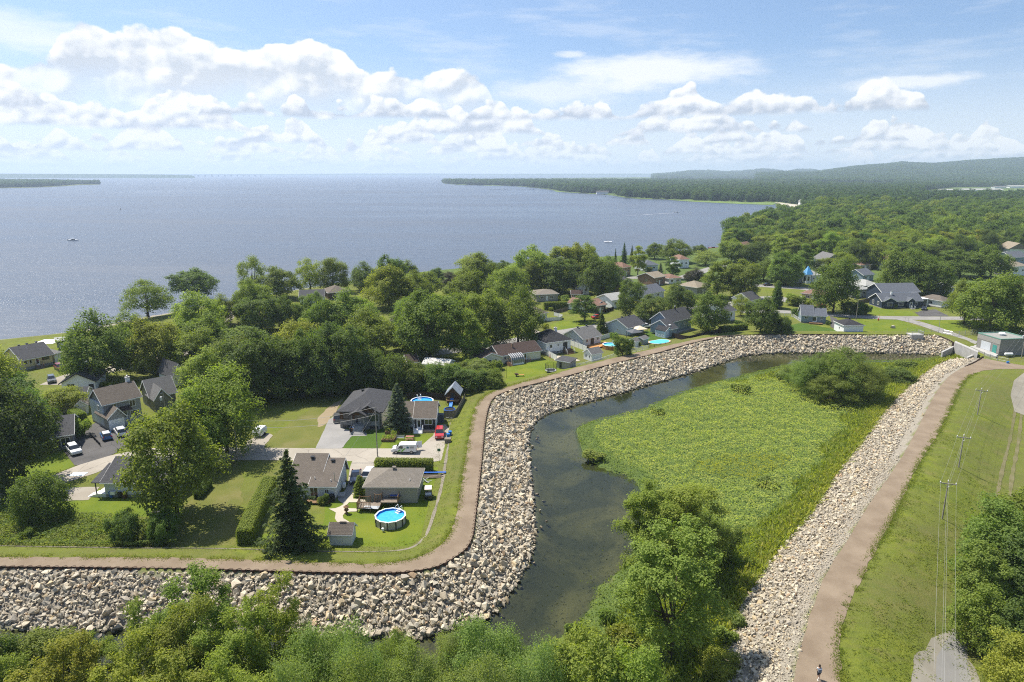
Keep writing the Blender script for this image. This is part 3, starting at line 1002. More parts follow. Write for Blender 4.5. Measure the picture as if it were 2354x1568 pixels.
def band(name, pts, width, m, label, off=0.03, z=ZN, step=2.0, conform=False, jit=0.0):
    LEVEL[0] += 1
    c = smooth_line(PL(pts, z), step, 2)
    d = np.gradient(c, axis=0)
    nrm = np.stack([-d[:, 1], d[:, 0]], 1)
    nrm /= np.linalg.norm(nrm, axis=1)[:, None]
    wd = width / 2 + (jit * vnoise(c, 2.0, LEVEL[0], 2) if jit else 0)
    wd = np.broadcast_to(wd, len(c))[:, None]
    me = strip(name, c + nrm * wd, c - nrm * wd, z + off + 0.0006 * LEVEL[0], m)
    if conform:
        co = np.empty(len(me.vertices) * 3, np.float32)
        me.vertices.foreach_get('co', co)
        co = co.reshape(-1, 3)
        co[:, 2] = land_z(co[:, :2].astype(float))[0] + off
        me.vertices.foreach_set('co', co.ravel())
        me.update()
    return tag(link(name, me), label, kind='structure')
def q_(ox, oy, k):
    return lambda x, y: (ox + x * k, oy + y * k)
q3, q4, q5, q6, q7, q8 = q_(0, 980.9, .23438), q_(521.1, 827.6, .23459), q_(521.1, 1042.2, .23438), q_(888.9, 643.7, .23438), q_(1348.7, 551.7, .20834), q_(1777.8, 551.7, .24483)
qa, qr = q_(1226.1, 766.3, .4792), q_(1569.4, 1164.8, .33335)
# lawns and bare patches first
area('lawn', [(240, 960), (330, 800), (960, 690), (960, 470), (1060, 440), (1330, 250), (1900, 150), (2110, 130), (2105, 330), (2060, 470), (2020, 560), (1970, 700), (1880, 850), (1750, 935), (1500, 975), (1000, 985), (300, 965)], M_lawn, 'bright mown lawn round the pool and grey shed', 0.012, 0.3, quadf=q5)
area('lawn', [(600, 570), (1560, 700), (1790, 790), (1760, 880), (560, 900), (430, 880)], M_lawn, 'bright mown lawn below the grey porch bungalow', 0.012, 0.8, quadf=q3)
area('dry_lawn', [(1780, 900), (2080, 330), (2330, 300), (2380, 560), (2330, 900), (2310, 1200), (1750, 1190)], M_dry, 'dry patchy lawn under the large maple', 0.012, 0.8, quadf=q3)
area('dry_lawn', [(370, 862), (460, 735), (640, 600), (900, 430), (1080, 400), (1060, 520), (990, 590), (860, 868)], M_dry, 'dry vacant lot beside the new bungalow', 0.012, 0.4, quadf=q4)
area('bare_soil', [(900, 560), (1010, 460), (1090, 400), (1140, 380), (1080, 500), (1000, 585), (960, 640), (890, 660)], M_soil, 'bare soil at the edge of the vacant lot', 0.016, 0.5, quadf=q4)
area('sod_lawn', [(1130, 868), (1220, 745), (1370, 745), (1385, 690), (1570, 640), (1535, 790), (1490, 870)], M_sod_shade, 'dark fresh sod in front of the new bungalow', 0.012, 0.0, quadf=q4)
area('lawn', [(1500, 870), (1540, 790), (1600, 700), (1830, 720), (2010, 735), (1990, 780), (1890, 868)], M_lawn, 'small lawn in front of the black house', 0.012, 0.1, quadf=q4)
area('lawn', [(740, 985), (1230, 990), (1242, 1012), (1190, 1080), (1100, 1080), (560, 1060), (640, 1005)], M_lawn, 'narrow lawn between the street and the saltbox bungalow', 0.012, 0.05, quadf=q4)
area('lawn', [(320, 330), (460, 280), (625, 245), (733, 385), (480, 480), (200, 560), (20, 620), (20, 480)], M_lawn, 'lawn in front of the grey brick house', 0.012, 0.1, quadf=q3)
area('lawn', [(1150, 870), (1500, 775), (1660, 800), (1800, 900), (1640, 940), (1160, 1025), (1170, 950)], M_lawn, 'sunny lawn below the long white bungalow', 0.012, 0.4, quadf=q6)
area('lawn', [(1600, 440), (1720, 400), (2060, 400), (2040, 450), (1760, 500), (1640, 510)], M_lawn, 'lawn of the fenced corner garden', 0.012, 0.3, quadf=q6)
area('lawn', [(960, 560), (1250, 560), (1240, 585), (930, 640)], M_lawn, 'grass verge between the maples and the road', 0.012, 0.3, quadf=q6)
area('lawn', [(640, 1000), (770, 1010), (930, 1050), (940, 1100), (680, 1110)], M_sod_shade, 'shaded lawn round the kidney pool', 0.012, 0.3, quadf=q7)  # sod's darker green puts the shade on this lawn into its colour
area('lawn', [(150, 800), (258, 780), (590, 840), (640, 865), (150, 865)], M_sod_shade, 'shaded lawn behind the blue grey bungalow', 0.012, 0.3, quadf=q8)  # darker green again: shade behind the bungalow put into the colour
area('lawn', [(780, 740), (1180, 752), (1540, 880), (850, 882)], M_lawn, 'open lawn beside the white lawn garage', 0.012, 0.3, quadf=q8)
area('lawn', [(920, 610), (1010, 650), (1290, 665), (1360, 710), (920, 712), (880, 660)], M_lawn, 'front lawn of the navy bungalow', 0.012, 0.2, quadf=q8)
area('lawn', [(1380, 752), (1740, 752), (1850, 850), (1650, 862)], M_lawn, 'lawn beside the pump house lane', 0.012, 0.3, quadf=q8)
# streets
area('street', [q3(-500, 800), q3(0, 655), q3(200, 590), q3(490, 490), q3(730, 395), q3(900, 330), q3(1100, 280), (330, 1032), (430, 1027), (547, 1029.5), (786, 1031), (962, 1031.5), (1005, 1028), (1022, 1034), (1024, 1050), (1016, 1058), (995, 1062.5), (861, 1061.5),
                (697, 1058.7), (544, 1058), (440, 1056), (330, 1062), q3(1050, 400), q3(960, 450), q3(660, 545), q3(420, 620), q3(130, 720), q3(0, 765), q3(-500, 930)], M_road, 'worn pale street between the gardens', 0.03)
band('street', [(930, 823), (943, 820), (1034, 806), (1112, 797), (1182, 785), (1240, 772), (1299, 763), (1358, 754), (1400, 745), (1465, 735), (1520, 729), (1578, 708), (1674, 701), (1755, 683), (1807, 686), (1860, 700)], 6.6, M_road2, 'grey street curving past the white bungalows')
band('street', [(880, 828), (905, 826), (930, 823), (950, 819)], 7, M_road2, 'end of the grey street by the tan shed')
band('street', [(1700, 716), (1800, 716), (1907, 724), (2022, 731), (2206, 732), (2400, 733)], 6.2, M_road2, 'street in front of the navy bungalow')
band('lane', [(2070, 733), (2110, 742), (2150, 755), (2182, 767), (2216, 780), (2232, 787)], 5.0, M_road2, 'paved lane down to the pump house', 0.035)
band('street', [(1720, 655), (1800, 660), (1860, 664), (1890, 672), (1850, 690), (1800, 694)], 8, M_road2, 'wide turning street by the turret')
band('street', [(1430, 640), (1500, 636), (1560, 642), (1600, 628), (1660, 610)], 7, M_road2, 'street by the orange brick house')
band('street', [(120, 885), (170, 862), (230, 853), (300, 842), (380, 826), (450, 800), (510, 740), (530, 715)], 6.5, M_bgravel, 'pale street by the lake shore')
band('street', [(515, 700), (530, 710), (545, 722)], 9, M_road, 'street end at the lake')
area('driveway', [(628, 245), (738, 388), (1100, 278), (1270, 180), (1300, 60), (1200, -60), (1000, -75), (890, -10), (760, 40), (735, 150), (700, 215)], M_drive, 'black asphalt driveways of the brick and two storey houses', 0.034, quadf=q3)
area('parking_pad', [(640, 600), (985, 590), (900, 690), (860, 722), (600, 730), (500, 700)], M_bgravel, 'brown gravel pad beside the porch steps', 0.034, 0.15, quadf=q3)
area('driveway', [(1000, 590), (1060, 540), (1110, 520), (1116, 665), (1240, 700), (1380, 715), (1370, 745), (1222, 746), (1130, 870), (868, 870)], M_gravel, 'grey crushed stone driveway of the new bungalow', 0.034, 0.1, quadf=q4)
area('parking_pad', [(270, 765), (300, 720), (400, 715), (455, 735), (375, 835), (362, 872), (180, 870), (200, 800)], M_bgravel, 'gravel pad under the camper trailer', 0.034, 0.15, quadf=q4)
area('driveway', [(2025, 740), (2050, 640), (2140, 630), (2200, 705), (2200, 880), (2150, 980), (2060, 960), (1870, 874)], M_road, 'concrete driveway of the black house', 0.034, quadf=q4)
area('driveway', [(1235, 980), (1455, 980), (1455, 1110), (1345, 1130), (1330, 1190), (1255, 1205), (1245, 1270), (1185, 1290), (1195, 1150), (1210, 1050)], M_road, 'driveway between the saltbox bungalow and the garage', 0.034, quadf=q4)
area('garden_walk', [(1000, 545), (1085, 540), (1150, 500), (1205, 420), (1240, 360), (1262, 370), (1228, 447), (1364, 452), (1364, 482), (1200, 482), (1150, 540), (1295, 543), (1295, 572), (1165, 575), (1128, 630), (1205, 675), (1230, 700), (1120, 705), (1070, 660), (1055, 625), (1082, 590), (1050, 570)], M_paver, 'pale paved walk from the deck to the grey shed', 0.034, quadf=q5)
area('gravel_bed', [(1090, 460), (1150, 500), (1240, 370), (1245, 300), (1185, 310), (1165, 360), (1085, 440)], M_gravel, 'gravel bed beside the saltbox bungalow', 0.033, quadf=q5)
area('driveway', [(530, 715), (600, 742), (602, 800), (570, 832), (535, 815), (545, 770)], M_drive, 'dark driveway of the white lawn garage', 0.036, quadf=q8)
area('driveway', [(1330, 682), (1420, 660), (1520, 652), (1650, 716), (1375, 718)], M_drive, 'black driveway of the navy bungalow', 0.036, quadf=q8)
area('forecourt', [(1590, 880), (1660, 870), (1810, 925), (1915, 960), (1880, 1000), (1720, 968), (1640, 920)], M_road2, 'paved forecourt of the pump house', 0.036, quadf=q8)
area('driveway', [(1420, 470), (1530, 520), (1500, 545), (1400, 500)], M_bgravel, 'pale driveway under the maple by the street', 0.036, quadf=q6)
area('patio', [(1660, 740), (1800, 760), (1900, 790), (1860, 800), (1640, 790)], M_conc if 'M_conc' in globals() else M_paver, 'concrete patio behind the black roofed white house', 0.036, quadf=q6)
# narrow stone drain between lawns and dike
band('stone_drain', [q3(-600, 1190), q3(0, 1195), q3(300, 1215), q3(700, 1225), q3(1300, 1240), q3(1800, 1232), q3(2300, 1235), q5(300, 980), q5(700, 995), q5(1060, 1003), q5(1500, 995), q5(1680, 970), q5(1820, 930), q5(1920, 860), q5(1985, 740), q5(2035, 600), q5(2080, 450), q5(2110, 330), q5(2140, 150), q5(2165, -60), q5(2200, -300)], 0.55, M_drain, 'narrow stone drain along the foot of the dike', 0.045, step=0.8, conform=True, jit=0.12)
# tracks on the far side
band('wheel_track', [qa(2312, 360), qa(2290, 500), qa(2252, 640), qa(2228, 760), qa(2220, 840)], 0.6, M_rut, 'inner wheel track in the grass', 0.05, z=-2.6, conform=True, step=1.0, jit=0.18)
band('wheel_track', [qa(2342, 370), qa(2330, 520), qa(2295, 680), qa(2282, 850)], 0.6, M_rut, 'outer wheel track in the grass', 0.05, z=-3.0, conform=True, step=1.0, jit=0.18)
area('gravel_track', [qa(2420, 210), qa(2354, 215), qa(2302, 245), qa(2288, 300), qa(2310, 365), qa(2354, 372), qa(2430, 400)], M_track, 'gravel turning place at the right frame edge', 0.06, z=-1.8, conform=True)
area('gravel_track', [qr(1850, 880), qr(1930, 905), qr(1990, 1100), qr(2060, 1260), qr(2100, 1400), qr(1560, 1400), qr(1555, 1200), qr(1600, 1100), qr(1700, 985), qr(1770, 930)], M_track, 'gravel track in the lower right corner', 0.06, 0.5, z=-3.4, conform=True)
area('gravel_patch', [qr(1850, 900), qr(1920, 910), qr(1990, 1210), qr(2050, 1400), qr(1740, 1400), qr(1740, 1100)], M_drain2, 'grey driven strip of the gravel track', 0.09, 0.1, z=-3.4, conform=True)
# ------------------------------------------------------------------ trees: leaf-sized faces on twigs, tapered trunks with limbs
def b_leaf(n, b):
    gi = n.new('ShaderNodeNewGeometry')
    oi = n.new('ShaderNodeObjectInfo')
    tint = oi.outputs['Color']
    r = gi.outputs['Random Per Island']
    c = n.mix(r, n.mix(1.0, tint, (0.62, 0.66, 0.6), 'MULTIPLY'), n.mix(1.0, tint, (1.3, 1.22, 1.2), 'MULTIPLY'))
    hsv = n.new('ShaderNodeHueSaturation')
    n.put(hsv.inputs['Color'], c)
    n.put(hsv.inputs['Hue'], n.lin(oi.outputs['Random'], 0, 1, 0.485, 0.513))
    n.put(hsv.inputs['Value'], n.lin(n.math('FRACT', n.math('MULTIPLY', oi.outputs['Random'], 13.7)), 0, 1, 0.88, 1.14))
    c = hsv.outputs[0]
    out = n.n['Material Output']
    b.inputs['Roughness'].default_value = 0.62
    b.inputs['Specular IOR Level'].default_value = 0.3
    n.put(b.inputs['Base Color'], c)
    tr = n.new('ShaderNodeBsdfTranslucent')
    n.put(tr.inputs[0], n.mix(1.0, c, (1.45, 1.5, 0.5), 'MULTIPLY'))
    mx = n.new('ShaderNodeMixShader')
    mx.inputs[0].default_value = 0.5
    n.l.new(b.outputs[0], mx.inputs[1])
    n.l.new(tr.outputs[0], mx.inputs[2])
    n.l.new(mx.outputs[0], out.inputs[0])
M_leaf = mat('foliage', build=b_leaf)
def b_cover(n, b):
    b_leaf(n, b)
    g = n.new('ShaderNodeNewGeometry')
    tint = n.new('ShaderNodeObjectInfo').outputs['Color']
    big = n.noise(g.outputs['Position'], 0.35, 4, 0.6)
    c = n.mix(n.lin(big, 0.35, 0.65), n.mix(1.0, tint, (0.66, 0.80, 0.6), 'MULTIPLY'), n.mix(1.0, tint, (1.15, 1.06, 0.95), 'MULTIPLY'))
    c = n.mix(g.outputs['Random Per Island'], n.mix(1.0, c, (0.92, 0.93, 0.92), 'MULTIPLY'), n.mix(1.0, c, (1.06, 1.05, 1.05), 'MULTIPLY'))
    n.put(b.inputs['Base Color'], c)
M_cover = mat('ground_cover', build=b_cover)
M_bark = mat('bark', (0.075, 0.058, 0.043), 0.95, 0.15, var=0.4, vscale=4, bump=0.03, bscale=9)
LEAF_TOTAL = [0]
def leaves(pos, nrm, size, g, ratio=0.62, lift=0.5):
    """one pointed four-cornered face for every leaf spray"""
    n = len(pos)
    a = np.cross(nrm, g.normal(size=(n, 3)))
    a /= np.linalg.norm(a, axis=1)[:, None] + 1e-9
    b_ = np.cross(nrm, a)
    s = (size if np.ndim(size) else np.full(n, size))[:, None]
    k = g.uniform(0.7, 1.3, (n, 1)) * s
    v = np.stack([pos - a * k * 0.5, pos + b_ * k * ratio * 0.5 + nrm * k * 0.12, pos + a * k * 0.5, pos - b_ * k * ratio * 0.5 + nrm * k * 0.12], 1).reshape(-1, 3)
    LEAF_TOTAL[0] += n
    return v, np.arange(4 * n).reshape(-1, 4)
def unit(v):
    return v / (np.linalg.norm(v, axis=-1, keepdims=True) + 1e-9)
class Proto:
    def __init__(self, crown, trunk, H, W):
        self.crown, self.trunk, self.H, self.W = crown, trunk, H, W
def broad(name, seed, H=14.0, W=11.0, th=2.6, clumps=34, nleaf=9000, leaf=0.44, twigs=14, up=0.35, shell=(0.5, 1.0), flat=0.95, low=0.25, tuft=1.1, rad=(0.125, 0.21), gap=0.0, droop=0.0):
    g = np.random.default_rng(seed)
    zc, a, c = th + (H - th) * 0.48, W * 0.5 * 0.76, (H - th) * 0.5 * 0.9
    u = unit(g.normal(size=(clumps * 4, 3)))
    u = u[(u[:, 2] > -0.8) | (g.random(len(u)) < low)]
    u[:, :2] *= np.where(u[:, 2:3] < -0.2, 1.12, 1.0)
    lob = 1 + 0.22 * np.sin(u[:, 0] * 3 + seed) * np.cos(u[:, 1] * 4 - seed) + 0.12 * g.normal(size=len(u))
    ctr = u * g.uniform(shell[0], shell[1], (len(u), 1)) ** 0.6 * lob[:, None]
    # keep clumps apart so that gaps stay between them
    keep = []
    for i in range(len(ctr)):
        if all(np.linalg.norm((ctr[i] - ctr[j]) * [1, 1, 0.9]) > 0.30 + gap for j in keep):
            keep.append(i)
        if len(keep) >= clumps:
            break
    ctr = ctr[keep] * [a, a, c] + [0, 0, zc]
    r = W * g.uniform(rad[0], rad[1], len(ctr))
    P_, N_ = [], []
    w_ = r ** 2 / (r ** 2).sum()
    for ci, ri, wi in zip(ctr, r, w_):
        n = int(nleaf * wi)
        out = unit(ci - np.array([0, 0, zc - 0.25 * c]))
        td = unit(unit(g.normal(size=(twigs, 3))) + out * 0.75 + np.array([0, 0, up]))
        k = g.integers(0, twigs, n)
        t = g.uniform(0.15, 1.0, n) ** 0.7
        p = ci + td[k] * (t * ri * tuft)[:, None] * [1, 1, flat] + g.normal(size=(n, 3)) * ri * 0.24 * (1.25 - 0.6 * t)[:, None]
        p[:, 2] -= droop * t * t * ri
        nn = unit(unit(p - ci) * 0.95 + np.array([0, 0, 0.45]) + 0.5 * g.normal(size=(n, 3)))
        P_.append(p)
        N_.append(nn)
    v, f = leaves(np.vstack(P_), np.vstack(N_), leaf, g)
    crown = np_mesh(name + '_crown', v, f, M_leaf)
    mb = MB()
    tr = W * 0.026 + 0.05
    lean = g.normal(size=2) * 0.25
    top = th + (H - th) * 0.62
    pts = [(0, 0, -0.4), (0, 0, 0.15), (lean[0] * 0.3, lean[1] * 0.3, th * 0.6), (lean[0] * 0.6, lean[1] * 0.6, th + (H - th) * 0.2), (lean[0], lean[1], top)]
    mb.tube(pts, [tr * 1.45, tr * 1.1, tr * 0.85, tr * 0.62, tr * 0.15], 8)
    for i in np.argsort(-r)[:12]:
        b0 = np.array([lean[0] * 0.5, lean[1] * 0.5, g.uniform(th * 0.7, th + (H - th) * 0.3)])
        e = ctr[i]
        m = b0 * 0.5 + e * 0.5 + np.array([0, 0, -0.06 * H * 0.3])
        mb.tube([b0, m, e], [tr * 0.42, tr * 0.28, tr * 0.08], 5, cap=False)
    hh = np.percentile(v[:, 2], 99.2)
    ww = (np.percentile(v[:, 0], 99) - np.percentile(v[:, 0], 1) + np.percentile(v[:, 1], 99) - np.percentile(v[:, 1], 1)) / 2
    return Proto(crown, mb.mesh(name + '_trunk', M_bark, True), hh, ww)
def conifer(name, seed, H=13.0, W=5.5, th=0.8, nleaf=9000, leaf=0.36, levels=26, droop=0.35, power=0.85, ragged=0.25, per=9):
    g = np.random.default_rng(seed)
    P_, N_ = [], []
    zl = np.linspace(th, H * 0.97, levels)
    L = W * 0.5 * (1 - ((zl - th) / (H - th)) ** 1.0) ** power + 0.12
    mb = MB()
    wt = L ** 1.3 / (L ** 1.3).sum()
    for z, l, wi in zip(zl, L, wt):
        m = max(4, int(per * (0.5 + 0.5 * l / L[0])))
        ang = g.uniform(0, 6.28) + np.arange(m) * 6.283 / m + g.normal(size=m) * 0.2
        ln = l * g.uniform(1 - ragged * 1.6, 1 + ragged * 0.5, m)
        n = int(nleaf * wi / m) + 2
        for a_, l_ in zip(ang, ln):
            d = np.array([math.cos(a_), math.sin(a_), 0])
            s = np.array([-d[1], d[0], 0])
            t = g.random(n) ** 0.65
            side = g.normal(size=n) * l_ * 0.17 * (1.1 - 0.75 * t)
            p = d * (t * l_)[:, None] + s * side[:, None]
            p[:, 2] += z - droop * l_ * t ** 1.3 + 0.12 * l_ * t ** 3 - np.abs(side) * 0.35 + g.normal(size=n) * 0.08
            P_.append(p)
            N_.append(unit(np.tile([0, 0, 0.9], (n, 1)) + d * 0.5 + 0.55 * g.normal(size=(n, 3))))
            if l_ > 0.5:
                mb.tube([(0, 0, z), tuple(d * l_ * 0.8 + np.array([0, 0, z - droop * l_ * 0.75]))], [0.04, 0.015], 4, cap=False)
    P_.append(np.column_stack([g.normal(size=(60, 2)) * 0.1, np.linspace(H * 0.93, H, 60)]))
    N_.append(unit(g.normal(size=(60, 3)) + [0, 0, 0.3]))
    v, f = leaves(np.vstack(P_), np.vstack(N_), leaf, g, 0.5)
    mb.tube([(0, 0, -0.4), (0, 0, H * 0.5), (0, 0, H * 0.97)], [W * 0.045 + 0.03, W * 0.028, 0.03], 7)
    return Proto(np_mesh(name + '_crown', v, f, M_leaf), mb.mesh(name + '_trunk', M_bark, True), v[:, 2].max(), W)
def shrub(name, seed, H=2.0, W=3.0, nleaf=1800, leaf=0.26, clumps=10):
    g = np.random.default_rng(seed)
    P_, N_ = [], []
    for i in range(clumps):
        a_ = g.uniform(0, 6.28)
        rr = W * 0.32 * math.sqrt(g.random())
        r = W * g.uniform(0.16, 0.26)
        ci = np.array([rr * math.cos(a_), rr * math.sin(a_), H * g.uniform(0.25, 0.66)])
        n = nleaf // clumps
        d = unit(g.normal(size=(n, 3)) + [0, 0, 0.5])
        p = ci + d * r * g.uniform(0.55, 1.1, (n, 1)) * [1, 1, H / W * 1.3]
        P_.append(p)
        N_.append(unit(d + [0, 0, 0.4] + 0.6 * g.normal(size=(n, 3))))
    p = np.vstack(P_)
    p[:, 2] = np.abs(p[:, 2])
    v, f = leaves(p, np.vstack(N_), leaf, g)
    mb = MB()
    for i in range(5):
        a_ = i * 1.257 + g.uniform(-0.3, 0.3)
        mb.tube([(0, 0, -0.2), (W * 0.1 * math.cos(a_), W * 0.1 * math.sin(a_), H * 0.3), (W * 0.25 * math.cos(a_), W * 0.25 * math.sin(a_), H * 0.65)], [0.05, 0.035, 0.015], 5, cap=False)
    return Proto(np_mesh(name + '_crown', v, f, M_leaf), mb.mesh(name + '_trunk', M_bark, True), v[:, 2].max(), W)

KINDS = {
    'maple': [broad('maple_a', 1, 14, 12, 1.5, 56, 17000, 0.44), broad('maple_b', 2, 15, 11.5, 1.8, 52, 16000, 0.44, up=0.6), broad('maple_c', 3, 13, 12.5, 1.4, 60, 17000, 0.44, twigs=11),
              broad('maple_d', 4, 14, 11, 1.6, 50, 15500, 0.44, up=0.5, tuft=1.3), broad('maple_e', 14, 14.5, 12, 1.4, 60, 17500, 0.42, up=0.25, tuft=1.25)],
    'tall': [broad('tall_a', 5, 17, 10, 1.6, 52, 15000, 0.44, up=0.9, tuft=1.35, flat=1.1), broad('tall_b', 6, 17, 9.5, 1.8, 46, 14000, 0.44, up=1.0, tuft=1.4, flat=1.1)],
    'airy': [broad('airy_a', 7, 13, 11, 2.2, 34, 9000, 0.42, gap=0.06, tuft=1.35, up=0.2), broad('airy_b', 8, 14, 11, 2.4, 30, 8500, 0.42, gap=0.08, tuft=1.4, up=0.5)],
    'poplar': [broad('poplar_a', 9, 16, 9, 2.0, 40, 26000, 0.25, up=1.0, tuft=1.35, flat=1.2, rad=(0.10, 0.17)), broad('poplar_b', 10, 15, 9.5, 1.6, 46, 28000, 0.25, up=0.8, tuft=1.3, flat=1.1, rad=(0.10, 0.17))],
    'willow': [broad('willow_a', 11, 11, 11, 1.2, 52, 34000, 0.21, up=0.9, tuft=1.4, flat=1.1, low=0.6, rad=(0.10, 0.17), twigs=16), broad('willow_b', 12, 10.5, 12, 1.2, 56, 34000, 0.21, up=0.8, tuft=1.45, flat=1.1, low=0.6, rad=(0.10, 0.17), twigs=16)],
    'spruce': [conifer('spruce_a', 21, 15, 7.5, 0.8, 15000, 0.34, 30, 0.45, 0.8, 0.4), conifer('spruce_b', 22, 13, 5.0, 0.6, 9000, 0.34, 26, 0.3)],
    'blue_spruce': [conifer('blue_spruce_a', 23, 11, 5.6, 0.7, 12000, 0.32, 24, 0.12, 0.75, 0.18, 11)],
    'pine': [broad('pine_a', 24, 12, 7, 1.6, 34, 9000, 0.36, up=0.2, flat=0.6, tuft=1.3, rad=(0.12, 0.2))],
    'cedar': [conifer('cedar_a', 25, 8, 4.2, 0.2, 8000, 0.3, 22, -0.35, 0.6, 0.2, 11)],
    'shrub': [shrub('shrub_a', 31), shrub('shrub_b', 32, 2.2, 2.8), shrub('shrub_c', 33, 1.8, 3.2, 2000)],
    'thicket': [broad('thicket_a', 34, 6, 7, 0.3, 34, 12000, 0.27, up=0.4, low=0.9, rad=(0.12, 0.2)), broad('thicket_b', 35, 5.5, 7.5, 0.3, 36, 12000, 0.27, up=0.3, low=0.9, rad=(0.12, 0.2))],
}
TINT = {'mid': (0.175, 0.238, 0.048), 'dark': (0.120, 0.180, 0.044), 'light': (0.235, 0.300, 0.065), 'yellow': (0.255, 0.290, 0.048), 'blue': (0.150, 0.198, 0.138), 'purple': (0.085, 0.085, 0.065),
        'grey': (0.225, 0.295, 0.088), 'bright': (0.232, 0.292, 0.050), 'black': (0.078, 0.118, 0.038), 'red': (0.18, 0.065, 0.055)}
TREES = []
def plant(kind, X, Y, H, W, tint='mid', label=None, cat='tree', group=None, z=None, name=None, var=None):
    pr = KINDS[kind][random.randrange(len(KINDS[kind])) if var is None else var]
    z = gz(X, Y) if z is None else z
    nm = name or {'maple': 'maple_tree', 'tall': 'maple_tree', 'airy': 'maple_tree', 'poplar': 'poplar_tree', 'willow': 'willow_tree', 'spruce': 'spruce_tree', 'blue_spruce': 'blue_spruce_tree',
                  'pine': 'pine_tree', 'cedar': 'cedar_tree', 'shrub': 'shrub', 'thicket': 'bush'}[kind]
    o = empty(nm, (X, Y, z), random.uniform(0, 6.28))
    c = link('crown', pr.crown, o)
    t = link('trunk', pr.trunk, o)
    c.scale = t.scale = (W / pr.W, W / pr.W, H / pr.H)
    tn = TINT[tint]
    j = [random.uniform(0.9, 1.1) for _ in range(3)]
    c.color = (tn[0] * j[0], tn[1] * (j[0] + j[1]) / 2, tn[2] * j[2], 1)
    TREES.append(dict(o=o, X=X, Y=Y, H=H, W=W, kind=kind, tint=tint, nm=nm, cat='shrub' if kind in ('shrub', 'thicket') else 'tree'))
    if label:
        tag(o, label, TREES[-1]['cat'], group)
    return o
def slope_at(y):
    v = y - CY
    return (v * CP + FOC * SP) / (FOC * CP - v * SP)
def T(kind, x, yb, yt, wpx, tint='mid', label=None, z=ZN, var=None, **kw):
    """tree whose foot and top were read off the survey picture"""
    X, Y = P(x, yb, z)
    top = CAM_H - Y * slope_at(yt)
    H = max(0.6, top - z)
    d = Y * CP - (z + H / 2 - CAM_H) * SP
    return plant(kind, X, Y, H, wpx * d / FOC, tint, label, z=z, var=var, **kw)
def TF(kind, x, Y, yt, wpx, tint, label, z=-4.3, var=None, **kw):
    """tree in front whose foot is below the frame: distance and top are known"""
    top = CAM_H - Y * slope_at(yt)
    H = top - z
    d = Y * CP - (top - 0.25 * H - CAM_H) * SP
    return plant(kind, (x - CX) * d / FOC, Y, H, wpx * d / FOC, tint, label, z=z, var=var, **kw)
